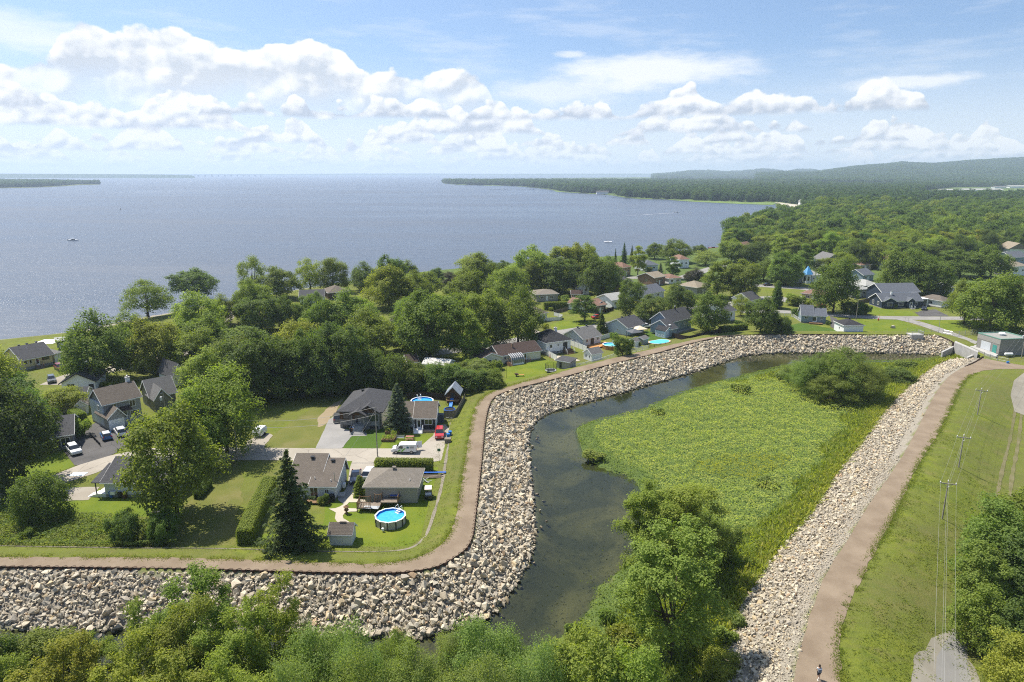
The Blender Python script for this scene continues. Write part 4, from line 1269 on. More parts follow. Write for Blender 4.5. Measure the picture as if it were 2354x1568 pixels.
# ------------------------------------------------------------------ trees and shrubs of the neighbourhood: kind, foot x y, top y, width, tone
TREE_ROWS = [
    ('airy',584.2,682.7,589.9,56.3,'light'), ('maple',644.7,686.8,614.9,87.5,'mid'), ('maple',586.3,728.5,648.3,83.4,'light'), ('airy',715.5,674.3,595.1,52.1,'light'),
    ('maple',767.6,672.2,594.1,70.9,'mid'), ('maple',840.6,668.1,604.5,64.6,'dark'), ('maple',900.0,703.5,589.9,62.5,'dark'), ('maple',894.8,708.7,612.8,104.2,'yellow'),
    ('maple',961.5,707.7,626.4,70.9,'mid'), ('maple',598.8,764.0,682.7,89.6,'dark'), ('maple',663.4,753.5,680.6,68.8,'dark'), ('maple',721.8,732.7,674.3,56.3,'mid'),
    ('maple',740.5,789.0,693.1,87.5,'mid'), ('maple',813.5,778.5,668.1,120.9,'mid'), ('maple',855.2,816.1,713.9,116.7,'mid'), ('maple',969.8,805.6,682.7,91.7,'mid'),
    ('maple',507.1,747.3,678.5,68.8,'light'), ('tall',573.8,851.5,755.6,116.7,'mid'), ('airy',688.4,861.9,738.9,108.4,'yellow'), ('maple',759.3,886.9,745.2,108.4,'dark'),
    ('maple',632.1,901.5,778.5,87.5,'dark'), ('maple',711.4,907.8,764.0,87.5,'dark'), ('maple',809.3,901.5,753.5,95.9,'dark'), ('maple',863.5,903.6,809.8,79.2,'dark'),
    ('thicket',907.3,903.6,818.2,79.2,'dark'), ('thicket',949.0,899.5,839.0,68.8,'mid'), ('maple',502.9,816.1,736.9,56.3,'mid'), ('maple',538.3,832.7,764.0,68.8,'light'),
    ('maple',934.2,652.5,599.7,54.7,'mid'), ('maple',967.0,685.4,627.0,102.1,'mid'), ('maple',1001.6,652.5,616.8,43.8,'dark'), ('tall',1036.3,681.7,627.0,40.1,'purple'),
    ('maple',1076.4,718.2,625.2,105.7,'mid'), ('maple',1109.2,656.2,583.3,69.3,'mid'), ('maple',1087.3,656.2,585.1,80.2,'light'), ('maple',1153.0,641.6,600.8,47.4,'dark'),
    ('maple',1171.2,696.3,612.4,87.5,'light'), ('maple',1222.3,667.1,570.5,91.2,'light'), ('maple',1215.0,674.4,601.5,76.6,'mid'), ('maple',1284.2,673.7,594.2,87.5,'dark'),
    ('tall',1287.9,652.5,568.7,83.9,'light'), ('maple',1342.6,661.7,564.3,72.9,'light'), ('maple',1317.1,659.8,561.4,65.6,'yellow'),
    ('maple',1377.2,689.0,592.4,80.2,'dark'), ('maple',988.9,826.8,674.4,134.9,'mid'), ('maple',1047.2,772.9,678.1,94.8,'mid'), ('tall',1072.7,831.2,718.2,83.9,'bright'),
    ('maple',1114.7,796.6,668.9,102.1,'mid'), ('maple',1192.4,796.9,663.5,116.7,'mid'), ('maple',941.5,772.9,685.4,83.9,'mid'), ('pine',1344.4,740.1,679.9,60.2,'dark'),
    ('spruce',1382.0,764.8,713.8,34.6,'mid'), ('shrub',1254.3,760.1,743.7,18.2,'bright'), ('shrub',1266.0,714.5,705.4,14.6,'bright'),
    ('shrub',1116.5,849.4,823.9,43.8,'grey'), ('shrub',1142.0,849.4,827.6,32.8,'mid'), ('thicket',1087.3,860.4,827.6,47.4,'mid'), ('shrub',1300.6,694.5,678.1,25.5,'grey'),
    ('cedar',1286.1,692.6,678.1,9.1,'bright'), ('thicket',930.5,802.0,758.3,58.3,'dark'),
    ('maple',1355.0,622.5,568.4,39.6,'light'), ('maple',1390.4,674.6,593.4,79.2,'dark'), ('spruce',1414.3,606.9,570.5,11.5,'dark'),
    ('spruce',1434.1,604.8,556.9,24.0,'dark'), ('spruce',1451.8,602.7,563.2,17.7,'dark'), ('pine',1465.4,636.1,567.3,37.5,'bright'), ('maple',1505.0,595.5,559.0,39.6,'mid'),
    ('maple',1552.9,603.8,551.7,66.7,'mid'), ('pine',1544.5,641.3,591.3,33.3,'dark'), ('spruce',1517.5,634.0,603.8,24.0,'blue'), ('maple',1608.1,586.1,563.8,33.3,'dark'),
    ('airy',1621.6,610.0,575.7,56.3,'grey'), ('maple',1594.5,651.7,616.3,44.8,'purple'), ('maple',1448.7,728.8,643.4,54.2,'dark'),
    ('shrub',1498.7,668.4,653.8,27.1,'bright'), ('maple',1498.7,741.3,680.9,68.8,'dark'), ('maple',1559.1,715.2,651.7,75.0,'dark'), ('maple',1625.8,765.2,672.5,81.3,'dark'),
    ('airy',1702.9,726.7,678.8,41.7,'bright'), ('maple',1747.7,766.3,687.1,70.8,'dark'), ('tall',1648.7,683.0,599.6,62.5,'bright'), ('maple',1702.9,688.2,600.7,89.6,'mid'),
    ('maple',1755.0,645.5,593.4,50.0,'mid'), ('maple',1807.0,654.8,580.9,68.8,'light'), ('maple',1730.0,606.9,558.0,75.0,'dark'), ('maple',1680.0,603.8,551.7,62.5,'light'),
    ('cedar',1783.1,706.9,643.4,31.3,'mid'), ('shrub',1827.9,701.7,676.7,39.6,'bright'), ('shrub',1794.5,763.2,730.9,39.6,'dark'),
    ('spruce',1382.0,764.6,715.2,31.3,'light'), ('shrub',1413.3,784.0,762.1,27.1,'mid'), ('thicket',1430.0,822.5,774.6,43.8,'dark'),
    ('shrub',1446.6,801.7,783.0,18.8,'light'), ('shrub',1469.5,795.5,786.1,11.5,'light'), ('shrub',1696.6,749.6,735.0,27.1,'dark'), ('shrub',1490.4,624.6,612.1,18.8,'grey'),
    ('maple',1803.5,655.8,581.1,66.1,'mid'), ('maple',1914.9,719.4,600.7,90.6,'dark'), ('cedar',1785.1,709.6,644.7,29.4,'dark'), ('maple',2091.2,675.3,576.2,97.9,'mid'),
    ('maple',2140.1,680.2,595.8,80.8,'mid'), ('maple',2052.0,670.4,571.3,73.4,'mid'), ('maple',1973.7,615.4,566.4,44.1,'bright'), ('maple',2206.3,636.2,576.2,93.0,'mid'),
    ('maple',2274.8,639.8,566.4,83.2,'mid'), ('maple',2272.4,763.5,632.5,137.1,'mid'), ('maple',2216.0,743.9,647.2,75.9,'mid'), ('maple',2333.6,759.8,634.9,80.8,'dark'),
    ('tall',2304.2,754.9,637.4,73.4,'mid'), ('thicket',1824.3,701.5,676.6,39.2,'bright'), ('shrub',1858.6,704.0,686.4,29.4,'light'), ('shrub',1890.4,708.4,696.1,31.8,'red'),
    ('thicket',1949.2,721.1,693.7,34.3,'dark'), ('thicket',1973.7,722.1,694.9,31.8,'dark'), ('shrub',1990.8,723.1,699.8,26.9,'mid'),
    ('shrub',1834.1,729.2,708.4,31.8,'dark'), ('shrub',2179.3,685.1,671.7,26.9,'bright'), ('thicket',1794.9,768.4,729.2,46.5,'dark'),
    ('shrub',2056.9,708.4,698.6,12.2,'bright'), ('shrub',1903.9,747.6,739.0,12.2,'dark'), ('maple',1895.3,625.1,593.3,53.9,'mid'), ('tall',1851.2,625.1,561.5,39.2,'mid'),
    ('maple',1936.9,632.5,581.1,58.8,'bright'),
    ('maple',230.2,875.7,721.8,150.1,'mid'), ('maple',309.0,835.7,723.1,85.1,'mid'), ('maple',362.8,862.5,735.6,112.6,'yellow'), ('maple',470.4,833.2,730.6,107.6,'mid'),
    ('maple',462.9,771.9,673.8,110.1,'light'), ('airy',340.3,726.9,646.3,100.1,'mid'), ('maple',445.4,681.8,621.8,100.1,'dark'), ('maple',573.0,741.9,646.8,70.1,'mid'),
    ('shrub',290.3,884.5,864.5,40.0,'grey'), ('shrub',245.2,892.0,879.5,40.0,'light'), ('thicket',332.8,852.0,821.9,45.0,'dark'), ('spruce',490.4,864.5,816.9,50.0,'dark'),
    ('maple',550.5,877.0,776.9,105.1,'mid'), ('shrub',347.8,857.0,839.5,20.0,'bright'),
]
for t in TREE_ROWS:
    T(*t[:4], t[4], t[5])
# single trees that stand out
for t in [
    ('maple', 408, 1187, 940, 190, 'mid', 'large maple with visible trunk shading the dry lawn below the street'),
    ('maple', 522, 1040, 852, 165, 'light', 'big light green maple on the street corner by the camper trailer'),
    ('maple', 462, 1072, 905, 130, 'mid', 'maple crowded between the corner maple and the grey porch house'),
    ('maple', 15, 1120, 850, 210, 'black', 'dark maple at the frame edge beside the grey brick house'),
    ('maple', 75, 1035, 905, 120, 'dark', 'dark rounded tree overhanging the grey brick house roof'),
    ('airy', 8, 985, 800, 110, 'light', 'light feathery tree in front of the cream house'),
    ('maple', 20, 1000, 862, 150, 'dark', 'broad dark tree left of the parked mini car yard'),
    ('spruce', 676, 1262, 1032, 170, 'black', 'tall dark ragged spruce beside the clipped hedge'),
    ('blue_spruce', 916, 990, 880, 72, 'blue', 'blue spruce in front of the small black house'),
    ('thicket', 100, 1195, 1092, 115, 'mid', 'rounded young tree beside the gravel parking pad'),
    ('thicket', 293, 1250, 1178, 66, 'dark', 'dark bush standing in the weeds above the dike path'),
    ('thicket', 375, 1248, 1183, 66, 'mid', 'low leafy bush at the foot of the large lawn maple'),
    ('thicket', 150, 945, 895, 92, 'bright', 'vine covered mound beside the small white garage'),
    ('shrub', 190, 1002, 962, 46, 'light', 'round clipped golden shrub by the asphalt driveway'),
    ('shrub', 62, 1240, 1215, 40, 'mid', 'small shrub in the weeds near the frame edge'),
    ('thicket', 1010, 898, 838, 90, 'dark', 'dense dark bush behind the blue pool garden'),
    ('thicket', 1070, 900, 848, 80, 'dark', 'dense bush behind the tarp roofed playhouse'),
    ('thicket', 1125, 893, 850, 70, 'mid', 'leafy bush where the gardens meet the dike path'),
    ('thicket', 965, 892, 848, 70, 'mid', 'bush behind the round blue pool'),
    ('thicket', 1040, 868, 838, 60, 'mid', 'bush beside the white flat roofed shed'),
    ('thicket', 1095, 868, 830, 60, 'grey', 'greyish bush in the garden of the long white bungalow'),
    ('shrub', 1143, 895, 872, 40, 'mid', 'low shrub at the corner of the bungalow lawn'),
    ('maple', 585, 925, 772, 130, 'dark', 'dark maple at the back corner of the vacant lot'), ('maple', 642, 916, 790, 120, 'dark', 'dark maple behind the vacant lot beside the corner one'), ('maple', 700, 912, 800, 120, 'dark', 'dark maple in the middle behind the vacant lot'),
    ('maple', 755, 906, 800, 110, 'black', 'blackish maple behind the bare soil'), ('maple', 805, 900, 812, 100, 'dark', 'dark maple just behind the new bungalow roof'), ('thicket', 850, 900, 832, 100, 'black', 'dark thicket behind the new bungalow'),
    ('maple', 485, 905, 800, 120, 'light', 'light maple behind the olive bungalow'), ('maple', 455, 860, 760, 120, 'mid', 'maple above the shaded round pool'), ('thicket', 530, 940, 880, 90, 'mid', 'bushy tree beside the camper pad'),
    ('cedar', 828, 1140, 1092, 34, 'bright', 'clipped cedar bush beside the beige garage'),
    ('shrub', 745, 1160, 1135, 26, 'dark', 'dark shrub beside the house back deck'),
    ('shrub', 742, 1158, 1143, 28, 'bright', 'small bright shrub by the paved garden walk'),
    ('shrub', 760, 1083, 1064, 36, 'bright', 'green shrub with pale flowers by the driveway'),
]:
    T(*t)
# basin: willows on the meadow and the two big trees
for t in [
    ('willow', 1872, 905, 822, 125, 'mid', 'dark willow at the left of the basin thicket'), ('willow', 1935, 915, 808, 140, 'mid', 'tallest dark willow of the basin thicket'),
    ('willow', 1982, 922, 830, 110, 'mid', 'dark willow at the right end of the basin thicket'), ('willow', 1905, 928, 862, 110, 'mid', 'low front willow of the basin thicket'),
    ('willow', 1838, 880, 828, 90, 'mid', 'small willow at the water end of the basin thicket'),
]:
    T(*t, z=-4.2)
for t in [
    ('poplar', 1565, 1330, 1108, 190, 'bright', 'broad poplar standing behind the paler one on the basin meadow', -4.2, 1),
    ('poplar', 1495, 1325, 1118, 150, 'bright', 'poplar leaning over the shallow water of the basin', -4.2, 0),
    ('poplar', 1540, 1515, 1212, 215, 'bright', 'tall pale green poplar with visible trunk on the basin meadow', -4.2, 0),
    ('thicket', 1640, 1290, 1195, 95, 'mid', 'dark bush under the basin poplars', -4.2, 0),
]:
    T(*t[:7], z=t[7], var=t[8])
# row of trees in front, their feet below the frame
for t in [
    ('poplar', 452, 61, 1322, 175, 'bright', 'tallest poplar in front of the stone bank', 0), ('poplar', 632, 61, 1342, 120, 'bright', 'slender poplar top in front of the stone bank', 1),
    ('poplar', 350, 57, 1405, 150, 'bright', 'poplar right of the dark water gap', 1), ('poplar', 70, 58, 1440, 190, 'mid', 'dense poplar at the lower left corner', 1),
    ('poplar', 160, 53, 1480, 160, 'yellow', 'yellow green poplar beside the lower left corner', 0), ('poplar', 300, 51, 1500, 200, 'yellow', 'low yellow green poplar below the water gap', 1),
    ('poplar', 500, 55, 1455, 180, 'bright', 'poplar in front of the tallest one', 0), ('poplar', -40, 55, 1460, 150, 'mid', 'poplar cut by the left frame edge', 0),
    ('willow', 735, 57, 1438, 210, 'grey', 'grey green willow right of the slender poplar', 0), ('willow', 850, 55, 1440, 170, 'grey', 'grey green willow in front of the stone bend', 1),
    ('willow', 1020, 58, 1448, 160, 'grey', 'grey green willow left of the dark water gap at the bend', 1), ('willow', 1115, 57, 1425, 210, 'grey', 'highest grey green willow at the water bend', 0),
    ('willow', 940, 53, 1510, 200, 'grey', 'low grey green willow below the stone bend', 0), ('willow', 1220, 53, 1495, 190, 'grey', 'low willow at the bottom centre of the frame', 1),
    ('willow', 650, 52, 1500, 190, 'grey', 'low willow below the slender poplar', 1),
    ('maple', 1350, 56, 1468, 190, 'bright', 'spiky bright green maple top at the bottom of the frame', 1), ('maple', 1460, 54, 1500, 170, 'bright', 'bright maple top right of the spiky one', 3),
]:
    TF(*t[:7], var=t[7])
for t in [
    ('poplar', 225, 60, 1462, 110, 'bright', 'small poplar left of the dark water gap', 0), ('poplar', 420, 56, 1390, 170, 'bright', 'poplar just left of the tallest one', 1), ('poplar', 560, 57, 1400, 150, 'bright', 'poplar between the tallest and the slender one', 0),
    ('poplar', 110, 50, 1520, 210, 'yellow', 'lowest poplar at the lower left', 1), ('poplar', 400, 49, 1530, 220, 'bright', 'low poplar at the bottom left of centre', 0), ('poplar', 560, 50, 1520, 190, 'bright', 'low poplar beside the first willow', 1),
    ('willow', 800, 50, 1530, 220, 'grey', 'lowest willow under the stone bend', 1), ('willow', 1090, 51, 1520, 200, 'grey', 'lowest willow under the water bend', 0), ('poplar', -30, 51, 1510, 180, 'bright', 'low poplar at the left frame corner', 0),
    ('willow', 690, 60, 1448, 130, 'grey', 'pale willow just right of the slender poplar', 1), ('willow', 895, 59, 1462, 120, 'grey', 'small willow before the stone bend', 0)]:
    TF(*t[:7], var=t[7])
# woods edge on the right
for t in [
    ('maple', 2285, 1352, 1165, 190, 'mid', 'big maple at the right frame edge above the track'), ('maple', 2355, 1300, 1140, 170, 'mid', 'maple cut by the right frame edge'),
    ('maple', 2265, 1500, 1358, 150, 'bright', 'bright maple beside the gravel track'), ('maple', 2345, 1540, 1400, 150, 'dark', 'dark maple in the lower right corner'),
    ('maple', 2330, 1640, 1475, 170, 'yellow', 'yellow green maple at the lower right corner'), ('maple', 2380, 1420, 1240, 170, 'dark', 'dark tree at the right frame edge'),
    ('tall', 2240, 1420, 1255, 110, 'mid', 'narrow maple between the big and the bright one'),
]:
    T(*t, z=-3.5)
# ------------------------------------------------------------------ houses
def crop(ox, oy, k):
    return lambda x, y: (ox + x * k, oy + y * k)
Q2, Q3, Q4 = crop(0, 735.7, .17201), crop(0, 980.9, .23438), crop(521.1, 827.6, .23459)
Q5, Q6, Q7, Q8 = crop(521.1, 1042.2, .23438), crop(888.9, 643.7, .23438), crop(1348.7, 551.7, .20834), crop(1777.8, 551.7, .24483)

def b_shingle(c0, c1):
    def fn(n, b):
        tc = n.new('ShaderNodeTexCoord').outputs['Object']
        g = n.new('ShaderNodeNewGeometry').outputs['Position']
        br = n.new('ShaderNodeTexBrick')
        br.offset = 0.5
        n.put(br.inputs['Vector'], tc)
        br.inputs['Scale'].default_value = 1.0
        br.inputs['Brick Width'].default_value = 0.45
        br.inputs['Row Height'].default_value = 0.16
        br.inputs['Mortar Size'].default_value = 0.012
        br.inputs['Color1'].default_value = (*c0, 1)
        br.inputs['Color2'].default_value = (*c1, 1)
        br.inputs['Mortar'].default_value = (*[x * 0.55 for x in c0], 1)
        st = n.noise(g, 0.9, 5, 0.65)
        c = n.mix(n.lin(st, 0.35, 0.7, 0, 0.45), br.outputs['Color'], tuple(x * 0.62 for x in c0))
        c = n.mix(n.lin(n.noise(g, 12, 3, 0.7), 0.3, 0.7, 0, 0.4), c, tuple(min(1, x * 1.5) for x in c1))
        n.put(b.inputs['Base Color'], c)
        bp = n.new('ShaderNodeBump')
        bp.inputs['Distance'].default_value = 0.02
        n.put(bp.inputs['Height'], br.outputs['Fac'])
        bp.invert = True
        n.l.new(bp.outputs[0], b.inputs['Normal'])
    return fn
def roofm(name, c0, c1):
    return mat('shingle_' + name, rough=0.92, spec=0.2, build=b_shingle(c0, c1))
RF = dict(charcoal=roofm('charcoal', (0.055, 0.055, 0.06), (0.085, 0.085, 0.09)), black=roofm('black', (0.028, 0.028, 0.032), (0.048, 0.047, 0.05)), grey=roofm('grey', (0.12, 0.118, 0.115), (0.165, 0.16, 0.155)),
          brown=roofm('brown', (0.115, 0.096, 0.080), (0.16, 0.136, 0.113)), tan=roofm('tan', (0.21, 0.175, 0.13), (0.27, 0.23, 0.175)), umber=roofm('umber', (0.052, 0.036, 0.032), (0.08, 0.056, 0.048)),
          red=roofm('red', (0.17, 0.10, 0.075), (0.22, 0.135, 0.10)), taupe=roofm('taupe', (0.165, 0.145, 0.12), (0.22, 0.195, 0.165)), pale=roofm('pale', (0.30, 0.30, 0.28), (0.36, 0.36, 0.34)), slate=roofm('slate', (0.085, 0.095, 0.115), (0.125, 0.135, 0.155)))
def b_siding(c, step=0.2, vert=False):
    def fn(n, b):
        tc = n.new('ShaderNodeTexCoord').outputs['Object']
        g = n.new('ShaderNodeNewGeometry').outputs['Position']
        sp = n.new('ShaderNodeSeparateXYZ')
        n.put(sp.inputs[0], tc)
        t = n.math('FRACT', n.math('DIVIDE', n.math('ADD', sp.outputs[0], sp.outputs[1]) if vert else sp.outputs[2], step))
        f = n.noise(g, 0.8, 4, 0.6)
        cc = n.mix(n.lin(f, 0.35, 0.7, 0, 0.25), c, tuple(x * 0.8 for x in c))
        cc = n.mix(n.lin(t, 0.86, 0.97, 0, 0.35), cc, tuple(x * 0.5 for x in c))
        n.put(b.inputs['Base Color'], cc)
        bp = n.new('ShaderNodeBump')
        bp.inputs['Distance'].default_value = 0.015
        n.put(bp.inputs['Height'], t)
        n.l.new(bp.outputs[0], b.inputs['Normal'])
    return fn
def side(name, c, **kw):
    return mat('siding_' + name, rough=0.6, spec=0.3, build=b_siding(c, **kw))
WL = dict(white=side('white', (0.82, 0.82, 0.82)), cream=side('cream', (0.72, 0.68, 0.55)), grey=side('grey', (0.30, 0.305, 0.30)), paleblue=side('paleblue', (0.50, 0.56, 0.64)), blue=side('blue', (0.22, 0.28, 0.33)),
          navy=side('navy', (0.028, 0.042, 0.07)), beige=side('beige', (0.36, 0.335, 0.29)), olive=side('olive', (0.17, 0.17, 0.135)), black=side('black', (0.03, 0.029, 0.032), vert=True), yellow=side('yellow', (0.62, 0.52, 0.30)),
          palegrey=side('palegrey', (0.60, 0.62, 0.64)), wood=side('wood', (0.085, 0.042, 0.022), vert=True), tan=side('tan', (0.40, 0.31, 0.19)))
def b_stone(c0, c1, w_=0.6, h_=0.2):
    def fn(n, b):
        tc = n.new('ShaderNodeTexCoord').outputs['Object']
        sp = n.new('ShaderNodeSeparateXYZ')
        n.put(sp.inputs[0], tc)
        br = n.new('ShaderNodeTexBrick')
        n.put(br.inputs['Vector'], n.xyz(n.math('ADD', sp.outputs[0], sp.outputs[1]), sp.outputs[2], 0))
        br.inputs['Scale'].default_value = 1.0
        br.inputs['Brick Width'].default_value = w_
        br.inputs['Row Height'].default_value = h_
        br.inputs['Mortar Size'].default_value = 0.012
        br.inputs['Color1'].default_value = (*c0, 1)
        br.inputs['Color2'].default_value = (*c1, 1)
        br.inputs['Mortar'].default_value = (0.2, 0.19, 0.18, 1)
        n.put(b.inputs['Base Color'], br.outputs['Color'])
    return fn
WL['stone'] = mat('stone_facing', rough=0.85, spec=0.2, build=b_stone((0.13, 0.125, 0.12), (0.34, 0.33, 0.32)))
WL['brick'] = mat('brick_facing', rough=0.85, spec=0.2, build=b_stone((0.22, 0.11, 0.06), (0.30, 0.16, 0.09), 0.25, 0.08))
WL['greybrick'] = mat('grey_brick_facing', rough=0.85, spec=0.2, build=b_stone((0.16, 0.16, 0.16), (0.24, 0.24, 0.24), 0.3, 0.1))
WL['block'] = mat('block_facing', rough=0.9, spec=0.2, build=b_stone((0.23, 0.22, 0.20), (0.30, 0.285, 0.26), 0.4, 0.2))
M_conc = mat('concrete', (0.36, 0.35, 0.33), 0.9, 0.2, var=0.18, vscale=1.2, bump=0.01, bscale=12)
M_found = mat('foundation_concrete', (0.27, 0.265, 0.26), 0.9, 0.2, var=0.15)
M_white = mat('white_paint', (0.78, 0.78, 0.77), 0.5, 0.4, var=0.05)
M_dark = mat('dark_trim', (0.03, 0.03, 0.032), 0.5, 0.4)
M_glass = mat('window_glass', (0.018, 0.022, 0.028), 0.06, 0.8)
M_metal = mat('galvanised_metal', (0.45, 0.46, 0.47), 0.4, 0.5, 0.7, var=0.1)
M_blackm = mat('black_plastic', (0.018, 0.018, 0.02), 0.45, 0.4)
M_wood = mat('deck_wood', (0.19, 0.115, 0.062), 0.8, 0.25, var=0.3, vscale=5)
M_newwood = mat('fresh_deck_wood', (0.50, 0.24, 0.08), 0.75, 0.25, var=0.2, vscale=5)
M_oldwood = mat('grey_wood', (0.20, 0.165, 0.13), 0.85, 0.2, var=0.3, vscale=5)
HOUSES = {}
class House:
    def __init__(self, name, label, a, b, depth, h, wall, cat='house', found=0.0, z=ZN, group=None, key=None):
        self.A, self.B = Vector(P(*a, z)), Vector(P(*b, z))
        d = self.B - self.A
        self.W, self.D, self.h, self.f = d.length, depth, h, found
        self.o = tag(empty(name, (*self.A, z), math.atan2(d.y, d.x)), label, cat, group)
        self.wm = wall
        if key:
            HOUSES[key] = self
        if found:
            MB().box(0.03, self.W - 0.03, 0.03, depth - 0.03, -0.3, found).build('foundation', M_found, self.o)
    def part(self, name, mb, m, parent=None, **kw):
        return mb.build(name, m, parent or self.o, **kw)
    def roof(self, kind, m, rise, ov=0.4, x0=0.0, x1=None, y0=0.0, y1=None, h=None, trim=M_white, wall=True, wm=None, th=0.16, peak=0.5, ovx=None, lid=0.0, base=None):
        """walls and roof over one rectangle of the plan; kind: 'x' gable with ridge along the front, 'y' gable end to the front, 'hip', 'flat', 'shed' """
        x1 = self.W if x1 is None else x1
        y1 = self.D if y1 is None else y1
        h = self.h if h is None else h
        wm = wm or self.wm
        z0 = self.f if base is None else base
        ovx = ov if ovx is None else ovx
        wl, rf, fa = MB(), MB(), MB()
        if kind == 'x':
            ym = y0 + (y1 - y0) * peak
            if wall:
                wl.xprism([(y0, z0), (y1, z0), (y1, h), (ym, h + rise), (y0, h)], x0, x1)
            s0, s1 = rise / (ym - y0), rise / (y1 - ym)
            e0, e1 = (y0 - ov, h - ov * s0), (y1 + ov, h - ov * s1)
            g0 = 0.03
            rf.xprism([(e0[0], e0[1] + g0), (ym, h + rise + g0), (e1[0], e1[1] + g0), (e1[0], e1[1] + th + g0), (ym, h + rise + th + g0), (e0[0], e0[1] + th + g0)], x0 - ovx, x1 + ovx)
            fa.box(x0 - ovx, x1 + ovx, e0[0] - 0.05, e0[0] - 0.005, e0[1] - 0.06, e0[1] + th * 0.8)
            for xx in (x0 - ovx - 0.04, x1 + ovx + 0.005):
                fa.xprism([(e0[0], e0[1] - 0.12), (ym, h + rise - 0.12), (e1[0], e1[1] - 0.12), (e1[0], e1[1] + th), (ym, h + rise + th), (e0[0], e0[1] + th)], xx, xx + 0.035)
        elif kind == 'y':
            xm = x0 + (x1 - x0) * peak
            if wall:
                wl.yprism([(x0, z0), (x1, z0), (x1, h), (xm, h + rise), (x0, h)], y0, y1)
            s0, s1 = rise / (xm - x0), rise / (x1 - xm)
            e0, e1 = (x0 - ovx, h - ovx * s0), (x1 + ovx, h - ovx * s1)
            g0 = 0.03
            rf.yprism([(e0[0], e0[1] + g0), (e1[0], e1[1] + g0), (e1[0], e1[1] + th + g0), (xm, h + rise + th + g0), (e0[0], e0[1] + th + g0)][0:0] or
                      [(e0[0], e0[1] + g0), (xm, h + rise + g0), (e1[0], e1[1] + g0), (e1[0], e1[1] + th + g0), (xm, h + rise + th + g0), (e0[0], e0[1] + th + g0)], y0 - ov, y1)
            fa.yprism([(e0[0], e0[1] - 0.1), (xm, h + rise - 0.1), (e1[0], e1[1] - 0.1), (e1[0], e1[1] + th), (xm, h + rise + th), (e0[0], e0[1] + th)], y0 - ov - 0.05, y0 - ov - 0.005)
        elif kind == 'hip':
            if wall:
                wl.box(x0, x1, y0, y1, z0, h)
            w_, d_ = x1 - x0 + 2 * ov, y1 - y0 + 2 * ov
            X0, X1, Y0, Y1 = x0 - ov, x1 + ov, y0 - ov, y1 + ov
            zb = h + 0.02
            if w_ >= d_:
                r0, r1 = (X0 + d_ * lid if lid else X0 + d_ / 2, (Y0 + Y1) / 2), (X1 - d_ * lid if lid else X1 - d_ / 2, (Y0 + Y1) / 2)
            else:
                r0, r1 = ((X0 + X1) / 2, Y0 + w_ / 2), ((X0 + X1) / 2, Y1 - w_ / 2)
            v = [(X0, Y0, zb), (X1, Y0, zb), (X1, Y1, zb), (X0, Y1, zb), (X0, Y0, zb + th), (X1, Y0, zb + th), (X1, Y1, zb + th), (X0, Y1, zb + th), (*r0, zb + rise), (*r1, zb + rise)]
            if w_ >= d_:
                fs = [(3, 2, 1, 0), (4, 5, 9, 8), (6, 7, 8, 9), (5, 6, 9), (7, 4, 8)]
            else:
                fs = [(3, 2, 1, 0), (5, 6, 9, 8), (7, 4, 8, 9), (4, 5, 8), (6, 7, 9)]
            rf.add(v, fs + [(0, 1, 5, 4), (1, 2, 6, 5), (2, 3, 7, 6), (3, 0, 4, 7)])
            fa.box(X0 - 0.04, X1 + 0.04, Y0 - 0.045, Y0 - 0.004, zb - 0.05, zb + th * 0.9)
            fa.box(X0 - 0.045, X0 - 0.004, Y0 + 0.002, Y1, zb - 0.05, zb + th * 0.9)
            fa.box(X1 + 0.004, X1 + 0.045, Y0 + 0.002, Y1, zb - 0.05, zb + th * 0.9)
        elif kind == 'shed':
            if wall:
                wl.xprism([(y0, z0), (y1, z0), (y1, h + rise), (y0, h)], x0, x1)
            s = rise / (y1 - y0)
            rf.xprism([(y0 - ov, h - ov * s + 0.03), (y1 + ov, h + rise + ov * s + 0.03), (y1 + ov, h + rise + ov * s + th + 0.03), (y0 - ov, h - ov * s + th + 0.03)], x0 - ovx, x1 + ovx)
            fa.box(x0 - ovx, x1 + ovx, y0 - ov - 0.045, y0 - ov - 0.004, h - ov * s - 0.05, h - ov * s + th)
        else:
            if wall:
                wl.box(x0, x1, y0, y1, z0, h)
            rf.box(x0 - ov, x1 + ov, y0 - ov, y1 + ov, h + 0.003, h + th)
        if wall:
            self.part('wall', wl, wm)
        self.rf = self.part('roof', rf, m)
        if fa.v:
            self.part('fascia', fa, trim, self.rf)
        return self
    def at(self, wall, u, off=0.0):
        """point on a wall, its direction and its outward normal"""
        if wall == 'f':
            return Vector((u * self.W, -off, 0)), Vector((1, 0, 0)), Vector((0, -1, 0))
        if wall == 'r':
            return Vector((self.W + off, u * self.D, 0)), Vector((0, 1, 0)), Vector((1, 0, 0))
        if wall == 'l':
            return Vector((-off, (1 - u) * self.D, 0)), Vector((0, -1, 0)), Vector((-1, 0, 0))
        y = float(wall)                       # a front that is set back or forward
        return Vector((u * self.W, y - off, 0)), Vector((1, 0, 0)), Vector((0, -1, 0))
    def slab(self, name, p, d, nv, w, z0, z1, t0, t1, m, parent=None):
        v = [p + d * s * w / 2 + nv * t + Vector((0, 0, zz)) for zz in (z0, z1) for s, t in ((-1, t1), (1, t1), (1, t0), (-1, t0))]
        mb = MB().add(v, [(3, 2, 1, 0), (4, 5, 6, 7), (0, 1, 5, 4), (1, 2, 6, 5), (2, 3, 7, 6), (3, 0, 4, 7)])
        return self.part(name, mb, m, parent) if name else mb
